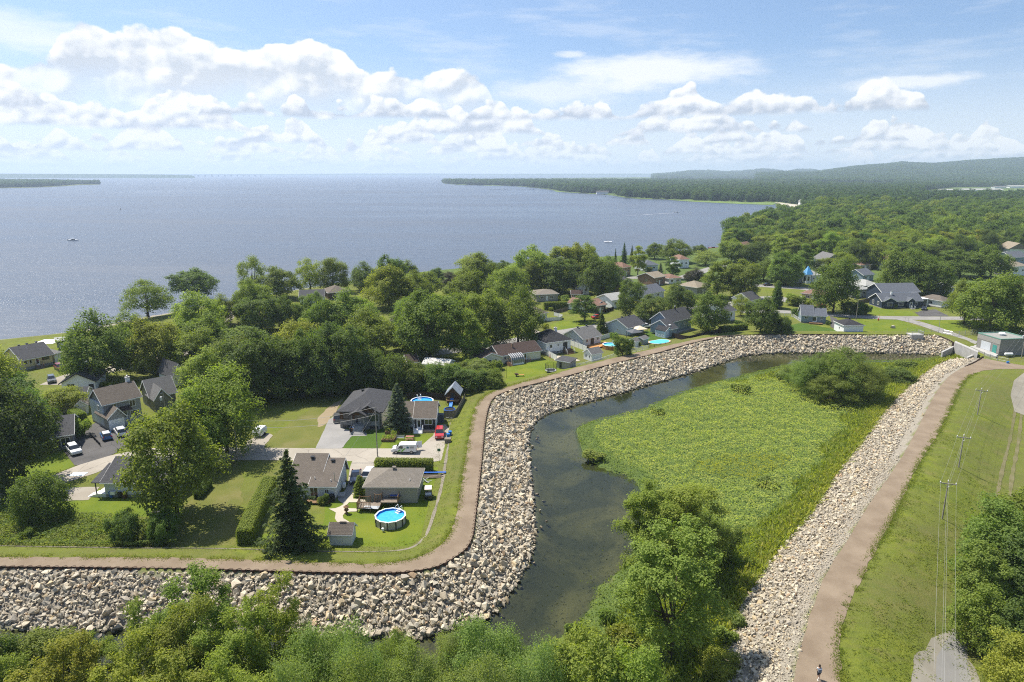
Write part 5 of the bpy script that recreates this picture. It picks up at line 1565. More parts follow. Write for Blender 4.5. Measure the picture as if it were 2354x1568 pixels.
    def win(self, wall, u, z, w, h, panes=2, frame=M_white, off=0.0, glass=M_glass):
        p, d, nv = self.at(wall, u, off)
        mb = MB()
        f = 0.09
        bars = [(-w / 2 + f / 2, z, f, h), (w / 2 - f / 2, z, f, h), (0, z + h / 2 - f / 2, w - 2 * f - 0.004, f), (0, z - h / 2 + f / 2, w - 2 * f - 0.004, f)]
        bars += [(-w / 2 + w * k / panes, z, 0.06, h - 2 * f - 0.004) for k in range(1, panes)]
        for bx, bz, bw, bh in bars:
            m_ = self.slab(None, p + d * bx, d, nv, bw, bz - bh / 2, bz + bh / 2, 0.0, 0.05, None)
            mb.add(m_.v, m_.f)
        o = self.part('window', mb, frame)
        self.slab('pane', p, d, nv, w - 0.1, z - h / 2 + 0.05, z + h / 2 - 0.05, -0.02, 0.02, glass, o)
        return o
    def door(self, wall, u, z0, w=0.95, h=2.05, m=M_white, off=0.0, glazed=False):
        p, d, nv = self.at(wall, u, off)
        o = self.slab('door', p, d, nv, w, z0, z0 + h, 0.0, 0.045, m)
        if glazed:
            self.slab('pane', p, d, nv, w * 0.6, z0 + 0.4, z0 + h - 0.25, 0.045, 0.055, M_glass, o)
        self.slab('handle', p + d * (w * 0.4), d, nv, 0.06, z0 + 0.95, z0 + 1.1, 0.046, 0.11, M_metal, o)
        return o
    def garage_door(self, wall, u, z0, w, h, m=M_white, off=0.0):
        p, d, nv = self.at(wall, u, off)
        o = self.slab('garage_door', p, d, nv, w, z0, z0 + h, 0.0, 0.03, m)
        for k in range(4):
            self.slab('panel', p, d, nv, w - 0.16, z0 + h * k / 4 + 0.06, z0 + h * (k + 1) / 4 - 0.06, 0.031, 0.05, m, o)
        return o
    def box(self, name, x0, x1, y0, y1, z0, z1, m, parent=None, bevel=0.0):
        return self.part(name, MB().box(x0, x1, y0, y1, z0, z1), m, parent, bevel=bevel)
    def chimney(self, x, y, z0, z1, m=M_white, s=0.7):
        o = self.box('chimney', x - s / 2, x + s / 2, y - s / 2, y + s / 2, z0, z1, m)
        self.box('cap', x - s * 0.62, x + s * 0.62, y - s * 0.62, y + s * 0.62, z1 + 0.002, z1 + 0.12, M_conc, o)
        self.part('flue', MB().lathe([(0.14, z1 + 0.12), (0.14, z1 + 0.45), (0.2, z1 + 0.46), (0.2, z1 + 0.52), (0.0, z1 + 0.58)], 10, (x, y, 0)), M_metal, o)
    def vent(self, x, y, z, m=M_blackm):
        mb = MB().box(x - 0.2, x + 0.2, y - 0.2, y + 0.2, z - 0.3, z + 0.35).box(x - 0.32, x + 0.32, y - 0.32, y + 0.32, z + 0.352, z + 0.45)
        self.part('roof_vent', mb, m, self.rf)
    def pipe(self, x, y, z, m=M_white):
        self.part('vent_pipe', MB().tube([(x, y, z - 0.3), (x, y, z + 0.45)], 0.07, 8), m, self.rf)
    def stairs(self, wall, u, z1, w, n, m=M_conc, off=0.0, rail=None, run=0.28, landing=1.1):
        p, d, nv = self.at(wall, u, off)
        root = self.slab('landing', p, d, nv, w, -0.2, z1, 0.003, landing, m)
        for k in range(n):
            self.slab('step', p, d, nv, w, -0.2, z1 * (n - k) / (n + 1), landing + k * run + 0.002, landing + (k + 1) * run, m, root)
        if rail:
            for s in (-1, 1):
                q0 = p + d * s * (w / 2 - 0.05)
                mb = MB()
                e0, e1 = q0 + nv * 0.1, q0 + nv * landing
                e2 = q0 + nv * (landing + n * run)
                for e, zz in ((e0, z1), (e1, z1), (e2, 0)):
                    mb.tube([e + Vector((0, 0, zz)), e + Vector((0, 0, zz + 0.95))], 0.035, 5)
                mb.tube([e0 + Vector((0, 0, z1 + 0.95)), e1 + Vector((0, 0, z1 + 0.95)), e2 + Vector((0, 0, 0.95))], 0.035, 5)
                for t in np.linspace(0, 1, 9)[1:-1]:
                    e = e1.lerp(e2, t)
                    mb.tube([e + Vector((0, 0, z1 * (1 - t))), e + Vector((0, 0, z1 * (1 - t) + 0.95))], 0.015, 4, cap=False)
                self.part('railing', mb, rail, root)
        return root
    def spot(self, x, y):
        c, s = math.cos(self.o.rotation_euler.z), math.sin(self.o.rotation_euler.z)
        return (self.A.x + c * x - s * y, self.A.y + s * x + c * y)

# --- left streets
h = House('bungalow', 'cream bungalow with a big charcoal roof near the lake shore', Q2(310, 680), Q2(715, 596), 10.5, 3.2, WL['yellow'], found=0.8, key='cream bungalow')
h.roof('x', RF['charcoal'], 2.6, 0.5)
h.win('f', 0.12, 2.1, 1.0, 1.1, 1); h.win('f', 0.28, 2.1, 0.7, 1.2, 1); h.win('f', 0.78, 2.3, 1.8, 0.9, 3, M_dark); h.door('f', 0.5, 0.8, glazed=True)
h.stairs('f', 0.5, 0.75, 1.6, 3, M_oldwood, rail=M_wood)
h.vent(h.W * 0.3, h.D * 0.6, 5.6); h.vent(h.W * 0.55, h.D * 0.58, 5.7); h.vent(h.W * 0.85, h.D * 0.55, 5.8)
h = House('garage', 'small pale garage at the end of the cream bungalow', Q2(742, 575), Q2(838, 548), 5, 2.6, WL['cream'], 'garage')
h.roof('shed', RF['grey'], 0.6, 0.2); h.garage_door('f', 0.4, 0.05, 2.0, 2.0)
h = House('bungalow', 'white bungalow with dark gable roof and a tall black shutter', Q2(842, 988), Q2(1288, 955), 9.0, 2.9, WL['white'], found=0.5, key='white gable bungalow')
h.roof('y', RF['charcoal'], 2.1, 0.5, trim=M_dark)
h.win('f', 0.27, 1.5, 1.8, 1.9, 2, M_white); h.win('f', 0.1, 1.9, 0.4, 0.5, 1); h.box('shutter', h.W * 0.8, h.W * 0.95, -0.12, -0.003, 0.1, 2.0, M_blackm)
h.vent(h.W * 0.4, h.D * 0.45, 4.6); h.stairs('f', 0.25, 0.45, 2.4, 2, M_oldwood)
h = House('two_storey_house', 'two storey grey house with brown roof, white chimney and garage wing', Q2(1452, 1478), Q2(1960, 1345), 8.6, 5.4, WL['grey'], found=0.5, key='two storey grey house')
wg = h.W * 0.42
h.roof('x', RF['brown'], 2.5, 0.4, x0=0.3, y0=1.9, y1=8.6)
h.roof('y', RF['brown'], 1.7, 0.35, x0=0, x1=wg, y0=-0.6, y1=6.0, h=2.9, peak=0.62)
h.box('wall', -0.01, 0.29, 1.9, 8.55, 0.5, 5.35, WL['paleblue'])  # left wall in paler siding: the sunlight on it is put into the colour
h.garage_door('-0.6', 0.2, 0.1, 3.1, 2.2)
h.win('1.9', 0.78, 4.1, 1.2, 1.4, 2); h.win('1.9', 0.82, 1.7, 1.9, 1.7, 4); h.win('l', 0.55, 4.2, 0.9, 1.2, 2, off=0.02); h.win('1.9', 0.3, 4.4, 1.0, 1.0, 2)
h.door('1.9', 0.56, 0.9, m=M_white, glazed=True); h.stairs('1.9', 0.56, 0.9, 1.5, 4, M_conc, rail=M_white)
h.part('porch_roof', MB().xprism([(0.5, 3.2), (2.2, 3.9), (2.2, 4.05), (0.5, 3.35)], h.W * 0.44, h.W * 0.7), RF['umber'])
h.chimney(h.W * 0.93, 6.0, 5.0, 8.9, M_white, 0.75); h.vent(h.W * 0.5, 6.5, 7.3)
h = House('bungalow', 'olive bungalow with grey cross gable roof behind the corner maples', Q2(2085, 1238), Q2(2420, 1165), 9.5, 3.2, WL['olive'], found=0.4, key='olive bungalow')
h.roof('x', RF['grey'], 3.0, 0.4, y0=3.0); h.roof('y', RF['grey'], 2.2, 0.35, x0=0, x1=h.W * 0.6, y0=0, y1=6)
h.win('f', 0.36, 1.8, 1.9, 1.4, 3); h.part('gable_vent', MB().lathe([(0.0, 0), (0.32, 0), (0.32, 0.05), (0, 0.05)], 12), M_white, loc=(h.W * 0.3, -0.05, 4.3))
h.o.children[-1].rotation_euler = (R(90), 0, 0)
h = House('brick_house', 'grey brick house with charcoal roof beside the asphalt driveway', Q3(318, 270), Q3(728, 205), 10.5, 3.0, WL['greybrick'], found=0.3, key='grey brick house')
h.roof('x', RF['charcoal'], 2.2, 0.45, x0=h.W * 0.5, y0=0.0); h.roof('y', RF['charcoal'], 2.3, 0.45, x0=0, x1=h.W * 0.52, y0=-1.0, y1=9.5)
h.win('-1.0', 0.25, 1.6, 3.0, 1.5, 3, M_dark); h.door('f', 0.6, 0.3, m=M_dark); h.win('f', 0.82, 1.4, 1.6, 1.9, 2); h.vent(h.W * 0.7, 6, 5.0)
h = House('shed', 'white garden shed with tan roof and roll up door', Q2(1012, 1272), Q2(1182, 1247), 4.2, 2.1, WL['white'], 'shed')
h.roof('y', RF['taupe'], 1.1, 0.25); h.garage_door('f', 0.5, 0.03, 1.7, 1.7, WL['cream'])
h = House('shed', 'low brown roofed shed beside the white garden shed', Q2(760, 1268), Q2(935, 1222), 4.5, 2.2, WL['cream'], 'shed')
h.roof('x', RF['brown'], 1.1, 0.25)
h = House('shed', 'dark roofed shed behind the green net fence', Q2(1040, 1080), Q2(1165, 1072), 3.5, 1.9, WL['white'], 'shed')
h.roof('x', RF['charcoal'], 0.9, 0.25)
h = House('bungalow', 'grey bungalow with porch stairs and white steps beside the gravel pad', Q3(1040, 693), Q3(1720, 700), 9.5, 2.9, WL['palegrey'], found=0.55, key='grey porch bungalow')
h.roof('x', RF['charcoal'], 2.3, 0.45)
h.win('f', 0.47, 1.75, 1.45, 1.1, 3, M_dark); h.win('f', 0.8, 1.75, 1.2, 1.0, 2, M_dark); h.win('f', 0.52, 0.25, 0.8, 0.3, 2, M_dark)
h.part('porch_roof', MB().xprism([(-0.45, 2.75), (5.0, 3.9), (5.0, 4.05), (-0.45, 2.9)], -1.9, -0.47), RF['charcoal'])
pr = h.box('porch', -1.7, -0.005, 0.0, 4.5, -0.2, 0.6, M_white)
for k in range(5):
    h.box('step', -1.7 - 0.28 * (k + 1), -1.702 - 0.28 * k, 0.0, 1.6, -0.2, 0.6 - 0.1 * (k + 1), M_white, pr)
h.box('post', -1.62, -1.48, 0.05, 0.19, 0.6, 2.8, M_dark); h.box('post', -1.62, -1.48, 3.8, 3.94, 0.6, 3.5, M_dark)
hp = h.box('heat_pump', 1.1, 1.9, -0.55, -0.15, 0.7, 1.25, M_white)
# --- the short street
h = House('bungalow', 'dark roofed new bungalow with stone base and two wood gables', Q4(1115, 668), Q4(1520, 673), 13.0, 3.75, WL['stone'], found=0.0, key='new stone bungalow')
h.roof('hip', RF['charcoal'], 2.6, 0.5, trim=M_dark, y0=0.0)
h.box('wood_cladding', 0.02, h.W * 0.36, -0.05, -0.004, 2.0, 3.7, WL['wood'])
h.roof('y', RF['charcoal'], 1.5, 0.35, x0=h.W * 0.45, x1=h.W * 0.97, y0=-0.5, y1=5.5, h=3.75, trim=M_dark, wm=WL['stone'])
h.part('gable_cladding', MB().yprism([(h.W * 0.47, 3.72), (h.W * 0.95, 3.72), (h.W * 0.71, 5.1)], -0.56, -0.505), WL['wood'])
h.roof('y', RF['charcoal'], 0.95, 0.3, x0=h.W * 0.3, x1=h.W * 0.66, y0=-1.7, y1=3.5, h=3.55, trim=M_dark, wall=False)
h.part('gable_cladding', MB().yprism([(h.W * 0.32, 3.55), (h.W * 0.64, 3.55), (h.W * 0.48, 4.4)], -1.66, -1.6), WL['wood'])
for u in (0.33, 0.62):
    h.box('porch_post', h.W * u - 0.15, h.W * u + 0.15, -1.6, -1.3, 1.15, 3.5, WL['stone'])
h.win('f', 0.18, 2.85, 1.7, 1.4, 3, M_dark, off=0.05); h.win('f', 0.18, 0.5, 1.9, 0.5, 4, M_dark); h.win('-0.5', 0.82, 2.6, 1.95, 1.5, 4, M_dark); h.win('-0.5', 0.83, 0.45, 1.8, 0.5, 2, M_dark)
h.door('f', 0.5, 1.25, 1.0, 2.2, M_dark, glazed=True); h.win('f', 0.42, 2.4, 0.55, 2.0, 1, M_dark); h.win('f', 0.58, 2.4, 0.5, 2.0, 1, M_dark)
h.stairs('f', 0.49, 1.2, 2.9, 6, M_conc, rail=None, landing=1.9); h.vent(h.W * 0.35, 8.0, 5.7); h.win('r', 0.3, 2.7, 1.3, 1.3, 2, M_dark); h.box('wall_panel', h.W + 0.003, h.W + 0.03, 0.2, 12.8, 0.7, 3.6, WL['cream'])
for s in (0.34, 0.66):
    h.box('stair_rail', h.W * s - 0.05, h.W * s + 0.05, -3.6, -1.9, 0.5, 1.4, M_blackm)
h = House('small_house', 'small house with black vertical siding and brown roof beside the blue spruce', Q4(1846, 690), Q4(2046, 690), 7.2, 2.9, WL['black'], found=0.35, key='small black house')
h.roof('x', RF['brown'], 2.3, 0.35); h.win('f', 0.66, 1.9, 1.75, 1.15, 2); h.door('f', 0.2, 0.4, 0.95, 2.1, M_white, glazed=True); h.stairs('f', 0.2, 0.5, 1.9, 3, M_white, rail=M_white)
h.roof('x', RF['brown'], 2.1, 0.3, x0=-4.6, x1=-0.1, y0=0.9, y1=7.4, h=2.8, wm=WL['white']); h.win('0.9', -0.4, 1.8, 1.3, 1.0, 2)
h.box('deck', h.W * 0.42, h.W * 1.02, -1.3, -0.003, -0.1, 0.35, M_oldwood); h.box('wall', h.W + 0.002, h.W + 0.03, 0.05, 7.1, 0.4, 2.7, WL['palegrey'])
h = House('bungalow', 'pale grey bungalow with brown saltbox roof behind the ragged spruce', Q5(600, 452), Q5(1068, 457), 7.4, 2.55, WL['palegrey'], found=0.3, key='pale grey saltbox bungalow')
h.roof('x', RF['brown'], 2.2, 0.4, x0=h.W * 0.5, peak=0.82); h.roof('x', RF['brown'], 2.7, 0.4, x0=0, x1=h.W * 0.62, y0=0.3, y1=8.2, peak=0.82)
h.win('f', 0.56, 1.25, 1.4, 1.95, 2); h.win('f', 0.83, 1.55, 0.75, 0.75, 2); h.win('r', 0.5, 1.7, 0.5, 1.2, 1)
h.vent(h.W * 0.35, 5.6, 4.9); h.vent(h.W * 0.8, 5.2, 4.5); h.pipe(h.W * 0.9, 0.8, 2.9); h.pipe(h.W * 0.55, 1.2, 3.1); h.part('mast', MB().tube([(h.W - 0.2, 0.9, 2.8), (h.W - 0.2, 0.9, 4.4), (h.W - 0.35, 0.8, 4.5)], 0.05, 6), M_metal, h.rf)
h.box('deck', h.W * 0.45, h.W * 0.92, -1.9, -0.003, 0.25, 0.4, M_wood); h.box('heat_pump', h.W + 0.25, h.W + 0.65, 3.6, 4.4, 0.4, 1.1, M_white)
h.box('window_well', h.W + 0.05, h.W + 1.2, 0.9, 2.3, -0.1, 0.3, M_conc)
h = House('garage', 'beige detached garage with hip roof beside the round pool', Q5(1365, 487), Q5(1872, 489), 6.9, 2.85, WL['beige'], 'garage', found=0.12, key='beige garage')
h.roof('hip', RF['taupe'], 1.75, 0.35, trim=mat('beige_trim', (0.42, 0.39, 0.33), 0.6)); h.vent(h.W * 0.5, h.D * 0.5, 4.5, RF['taupe']); h.pipe(h.W * 0.85, 1.0, 3.4)
h = House('shed', 'small grey shed with worn brown roof on the lawn', Q5(1012, 902), Q5(1228, 905), 2.5, 1.85, WL['palegrey'], 'shed', key='small grey shed')
h.roof('x', RF['brown'], 1.05, 0.22, trim=mat('grey_trim', (0.5, 0.52, 0.54), 0.6))
h.box('ridge_cap', h.W * 0.4, h.W * 0.7, 1.1, 1.4, 3.05, 3.16, RF['brown'], h.rf)
# --- gardens behind the bend
h = House('shed', 'long white shed with patchy pale roof in the trees', Q6(358, 908), Q6(596, 928), 5.0, 2.5, WL['white'], 'shed', key='pale roofed shed')
h.roof('x', mat('weathered_roof', (0.46, 0.45, 0.42), 0.85, 0.2, var=0.45, vscale=1.2), 1.0, 0.3); h.win('f', 0.45, 1.35, 0.9, 0.7, 2)
h = House('shed', 'tan shed with reddish brown roof by the road', Q6(212, 893), Q6(310, 882), 5.0, 2.4, WL['tan'], 'shed', key='reddish roofed shed')
h.roof('x', RF['umber'], 1.5, 0.35)
h = House('bungalow', 'long white bungalow with dark brown roof and glass sunroom', Q6(1110, 832), Q6(1508, 776), 8.5, 2.7, WL['cream'], found=0.3, key='long white bungalow')
h.roof('x', RF['umber'], 1.9, 0.4); h.roof('y', RF['umber'], 1.3, 0.35, x0=-6.2, x1=0.25, y0=-0.6, y1=7.4, h=2.6)
h.win('f', 0.12, 1.7, 1.0, 0.9, 2); h.win('-0.6', -0.12, 1.7, 0.5, 0.7, 1, M_dark); h.win('-0.6', -0.25, 1.7, 1.0, 0.8, 2); h.door('f', 0.62, 0.5, glazed=True)
h.box('chimney', h.W * 0.38, h.W * 0.38 + 0.45, 2.2, 2.7, 3.0, 5.2, WL['brick']); h.vent(h.W * 0.3, 5.2, 4.5)
sr = h.box('sunroom_base', h.W * 0.2, h.W * 0.5, -2.3, -0.004, -0.1, 0.5, M_white)
for k in range(7):
    x = h.W * (0.2 + 0.05 * k)
    h.part('sunroom_rib', MB().tube([(x, -2.25, 0.5), (x, -2.25, 1.5), (x, -2.0, 2.1), (x, -1.4, 2.5), (x, -0.05, 2.9)], 0.06, 5), M_white, sr)
for k in range(6):
    x0_, x1_ = h.W * (0.2 + 0.05 * k) + 0.05, h.W * (0.25 + 0.05 * k) - 0.05
    mb = MB()
    pr_ = [(-2.25, 0.5), (-2.25, 1.5), (-2.0, 2.1), (-1.4, 2.5), (-0.05, 2.9)]
    for (y0_, z0_), (y1_, z1_) in zip(pr_[:-1], pr_[1:]):
        mb.quad((x0_, y0_, z0_), (x1_, y0_, z0_), (x1_, y1_, z1_), (x0_, y1_, z1_))
    h.part('pane', mb, mat('sunroom_glass', (0.12, 0.12, 0.12), 0.1, 0.8), sr)
h.stairs('f', 0.16, 0.8, 1.1, 4, M_wood, off=0.6, rail=M_wood); h.stairs('f', 0.63, 0.5, 1.6, 2, M_oldwood, rail=M_wood)
h = House('raised_bungalow', 'white raised bungalow with black hip roof and balcony stairs', Q6(1560, 737), Q6(1802, 703), 9.5, 3.7, WL['white'], found=0.9, key='black roofed white house')
h.roof('hip', RF['black'], 2.9, 0.5); h.win('f', 0.2, 2.5, 1.0, 1.1, 2); h.win('f', 0.5, 2.7, 0.7, 0.8, 2); h.door('f', 0.78, 1.1, 1.5, 2.1, M_dark); h.win('f', 0.18, 0.45, 1.2, 0.6, 2); h.win('f', 0.5, 0.5, 1.0, 0.8, 2)
h.stairs('f', 0.85, 1.1, 2.8, 5, M_wood, rail=M_white); h.chimney(h.W * 0.9, 7.5, 3.0, 6.0, M_white, 0.8); h.vent(h.W * 0.35, 4.5, 6.2)
h = House('shed', 'beige flat roofed shed with dark door at the lawn edge', Q6(1667, 860), Q6(1795, 885), 3.2, 2.2, WL['beige'], 'shed', key='beige lawn shed')
h.roof('shed', RF['charcoal'], 0.35, 0.35); h.door('f', 0.3, 0.05, 0.7, 1.7, M_dark); h.win('l', 0.4, 1.6, 1.2, 0.5, 2, M_dark)
h = House('bungalow', 'white bungalow with grey roof and fresh orange deck', Q6(1925, 668), Q6(2097, 628), 8.5, 3.0, WL['palegrey'], found=0.6, key='orange deck house')
h.roof('x', RF['grey'], 2.3, 0.4); h.win('f', 0.22, 2.0, 1.0, 1.0, 2); h.win('f', 0.82, 2.0, 1.0, 1.0, 2); h.door('f', 0.52, 0.6, 1.5, 2.0, M_dark); h.win('l', 0.55, 1.9, 0.6, 0.7, 2)
h.vent(h.W * 0.25, 4.4, 5.4); h.vent(h.W * 0.75, 4.4, 5.4)
h.box('deck', h.W * 0.1, h.W * 1.25, -3.6, -0.004, 0.35, 0.5, M_newwood)
h = House('shed', 'white garden shed with grey gable roof by the white fence', Q6(2010, 800), Q6(2112, 780), 3.6, 2.2, WL['white'], 'shed', key='white fence shed')
h.roof('x', RF['grey'], 1.2, 0.25); h.win('l', 0.3, 1.3, 0.3, 0.7, 1, M_dark); h.win('l', 0.7, 1.3, 0.3, 0.7, 1, M_dark)
h = House('bungalow', 'pale blue bungalow with charcoal roof beside the gazebos', Q7(450, 1062), Q7(628, 1012), 9.0, 2.9, WL['paleblue'], found=0.3, key='pale blue bungalow')
h.roof('x', RF['charcoal'], 2.3, 0.4); h.win('l', 0.55, 1.6, 0.6, 0.7, 2); h.vent(h.W * 0.3, 4.6, 5.2); h.vent(h.W * 0.7, 4.6, 5.2)
h = House('large_house', 'large blue grey house with charcoal roofs and skylight', Q7(942, 1052), Q7(1190, 990), 9.0, 4.3, WL['blue'], found=0.5, key='large blue grey house')
h.roof('x', RF['charcoal'], 2.9, 0.4, y0=1.5); h.roof('x', RF['charcoal'], 2.4, 0.35, x0=-3.4, x1=0.4, y0=-1.5, y1=6.5, h=2.9); h.win('f', 0.45, 2.6, 0.6, 1.2, 2, off=-1.5); h.win('f', 0.7, 2.6, 0.6, 1.2, 2, off=-1.5)
h.box('skylight', -2.4, -1.6, -0.6, 0.3, 3.75, 4.0, M_white, h.rf); h.chimney(h.W * 0.6, 5.0, 6.5, 8.0, M_dark, 0.4)
h.part('window', MB().box(-3.46, -3.41, 1.2, 2.1, 1.2, 2.6), M_white)
h = House('shed', 'pale blue playhouse shed with three windows behind the kidney pool', Q7(865, 1086), Q7(934, 1070), 4.2, 2.4, WL['paleblue'], 'shed', key='pale blue shed')
h.roof('y', RF['black'], 1.1, 0.2)
for u in (0.2, 0.45, 0.7, 0.85):
    h.win('l', u, 1.3, 0.35, 0.9, 1)
h = House('shed', 'small white shed beside the pool gazebo', Q7(535, 1185), Q7(580, 1172), 2.6, 1.8, WL['white'], 'shed')
h.roof('x', RF['grey'], 0.8, 0.2)
h = House('shed', 'grey metal shed beside the kidney pool', Q7(622, 1160), Q7(678, 1140), 2.6, 1.8, WL['grey'], 'shed')
h.roof('x', RF['grey'], 0.6, 0.2, trim=M_white)
h = House('bungalow', 'white house with dark roof behind the hedge trees', Q7(1528, 915), Q7(1632, 888), 10, 4.0, WL['white'], found=0.4, key='white hedge house')
h.roof('x', RF['charcoal'], 2.4, 0.4); h.win('f', 0.6, 2.6, 0.9, 1.5, 1, M_dark)
h = House('small_house', 'white small house with grey roof seen between the trees', Q7(1795, 745), Q7(1905, 720), 8, 3.0, WL['white'], key='grey roofed small house')
h.roof('x', RF['charcoal'], 2.4, 0.4)
h = House('bungalow', 'blue grey bungalow with two dark roofs and a back deck', Q8(258, 776), Q8(488, 788), 7.5, 2.9, WL['blue'], found=0.5, key='blue grey bungalow')
h.roof('x', RF['slate'], 2.0, 0.35, x0=h.W * 0.42); h.roof('x', RF['slate'], 2.9, 0.35, x1=h.W * 0.46, y0=-0.15, y1=7.8)
h.win('f', 0.2, 2.0, 1.2, 0.9, 2, off=0.15); h.door('f', 0.53, 0.5, 1.9, 2.0, M_white, glazed=True); h.win('f', 0.82, 2.0, 1.0, 1.0, 2); h.box('deck', h.W * 0.32, h.W * 0.85, -2.2, -0.2, 0.3, 0.45, M_wood)
h.vent(h.W * 0.6, 3.8, 4.9); h.vent(h.W * 0.8, 3.8, 4.9)
h = House('garage', 'white detached garage with black hip roof beside the open lawn', Q8(656, 886), Q8(838, 886), 7.0, 3.0, WL['white'], 'garage', key='white lawn garage')
h.roof('hip', RF['black'], 1.6, 0.35); h.win('l', 0.55, 1.6, 0.7, 0.9, 1); h.vent(h.W * 0.5, 3.5, 4.6)
h = House('bungalow', 'navy blue bungalow with white windows and grey roofs', Q8(1015, 642), Q8(1388, 636), 8.5, 3.0, WL['navy'], found=0.3, key='navy bungalow')
h.roof('x', RF['slate'], 2.4, 0.45); h.roof('y', RF['slate'], 1.3, 0.3, x0=h.W * 0.02, x1=h.W * 0.32, y0=-0.6, y1=4); h.roof('y', RF['slate'], 1.2, 0.3, x0=h.W * 0.6, x1=h.W * 0.78, y0=-1.0, y1=4)
h.roof('x', RF['slate'], 2.6, 0.5, x0=h.W * 0.3, x1=h.W * 1.25, y0=8.6, y1=19, h=5.2)
h.win('-0.6', 0.17, 1.7, 2.2, 1.5, 4); h.win('f', 0.48, 1.7, 2.2, 1.5, 4); h.win('f', 0.86, 1.7, 1.0, 1.4, 2); h.door('-1.0', 0.69, 0.3, 1.2, 2.1, M_white, glazed=True); h.win('l', 0.3, 1.7, 1.2, 1.5, 2); h.win('l', 0.7, 1.7, 1.2, 1.5, 2)
h.part('window', MB().box(h.W * 1.06, h.W * 1.16, 8.5, 8.58, 3.6, 5.0), M_white); h.chimney(h.W * 0.33, 3.2, 4.5, 6.3, M_white, 0.6)
h.stairs('-1.0', 0.69, 0.4, 1.4, 3, M_conc, rail=M_white)
h.box('carport_roof', h.W * 1.0, h.W * 1.26, 2.0, 8.5, 3.0, 3.2, M_white); h.box('carport_post', h.W * 1.22, h.W * 1.24, 2.1, 2.3, 0, 3.0, M_white)
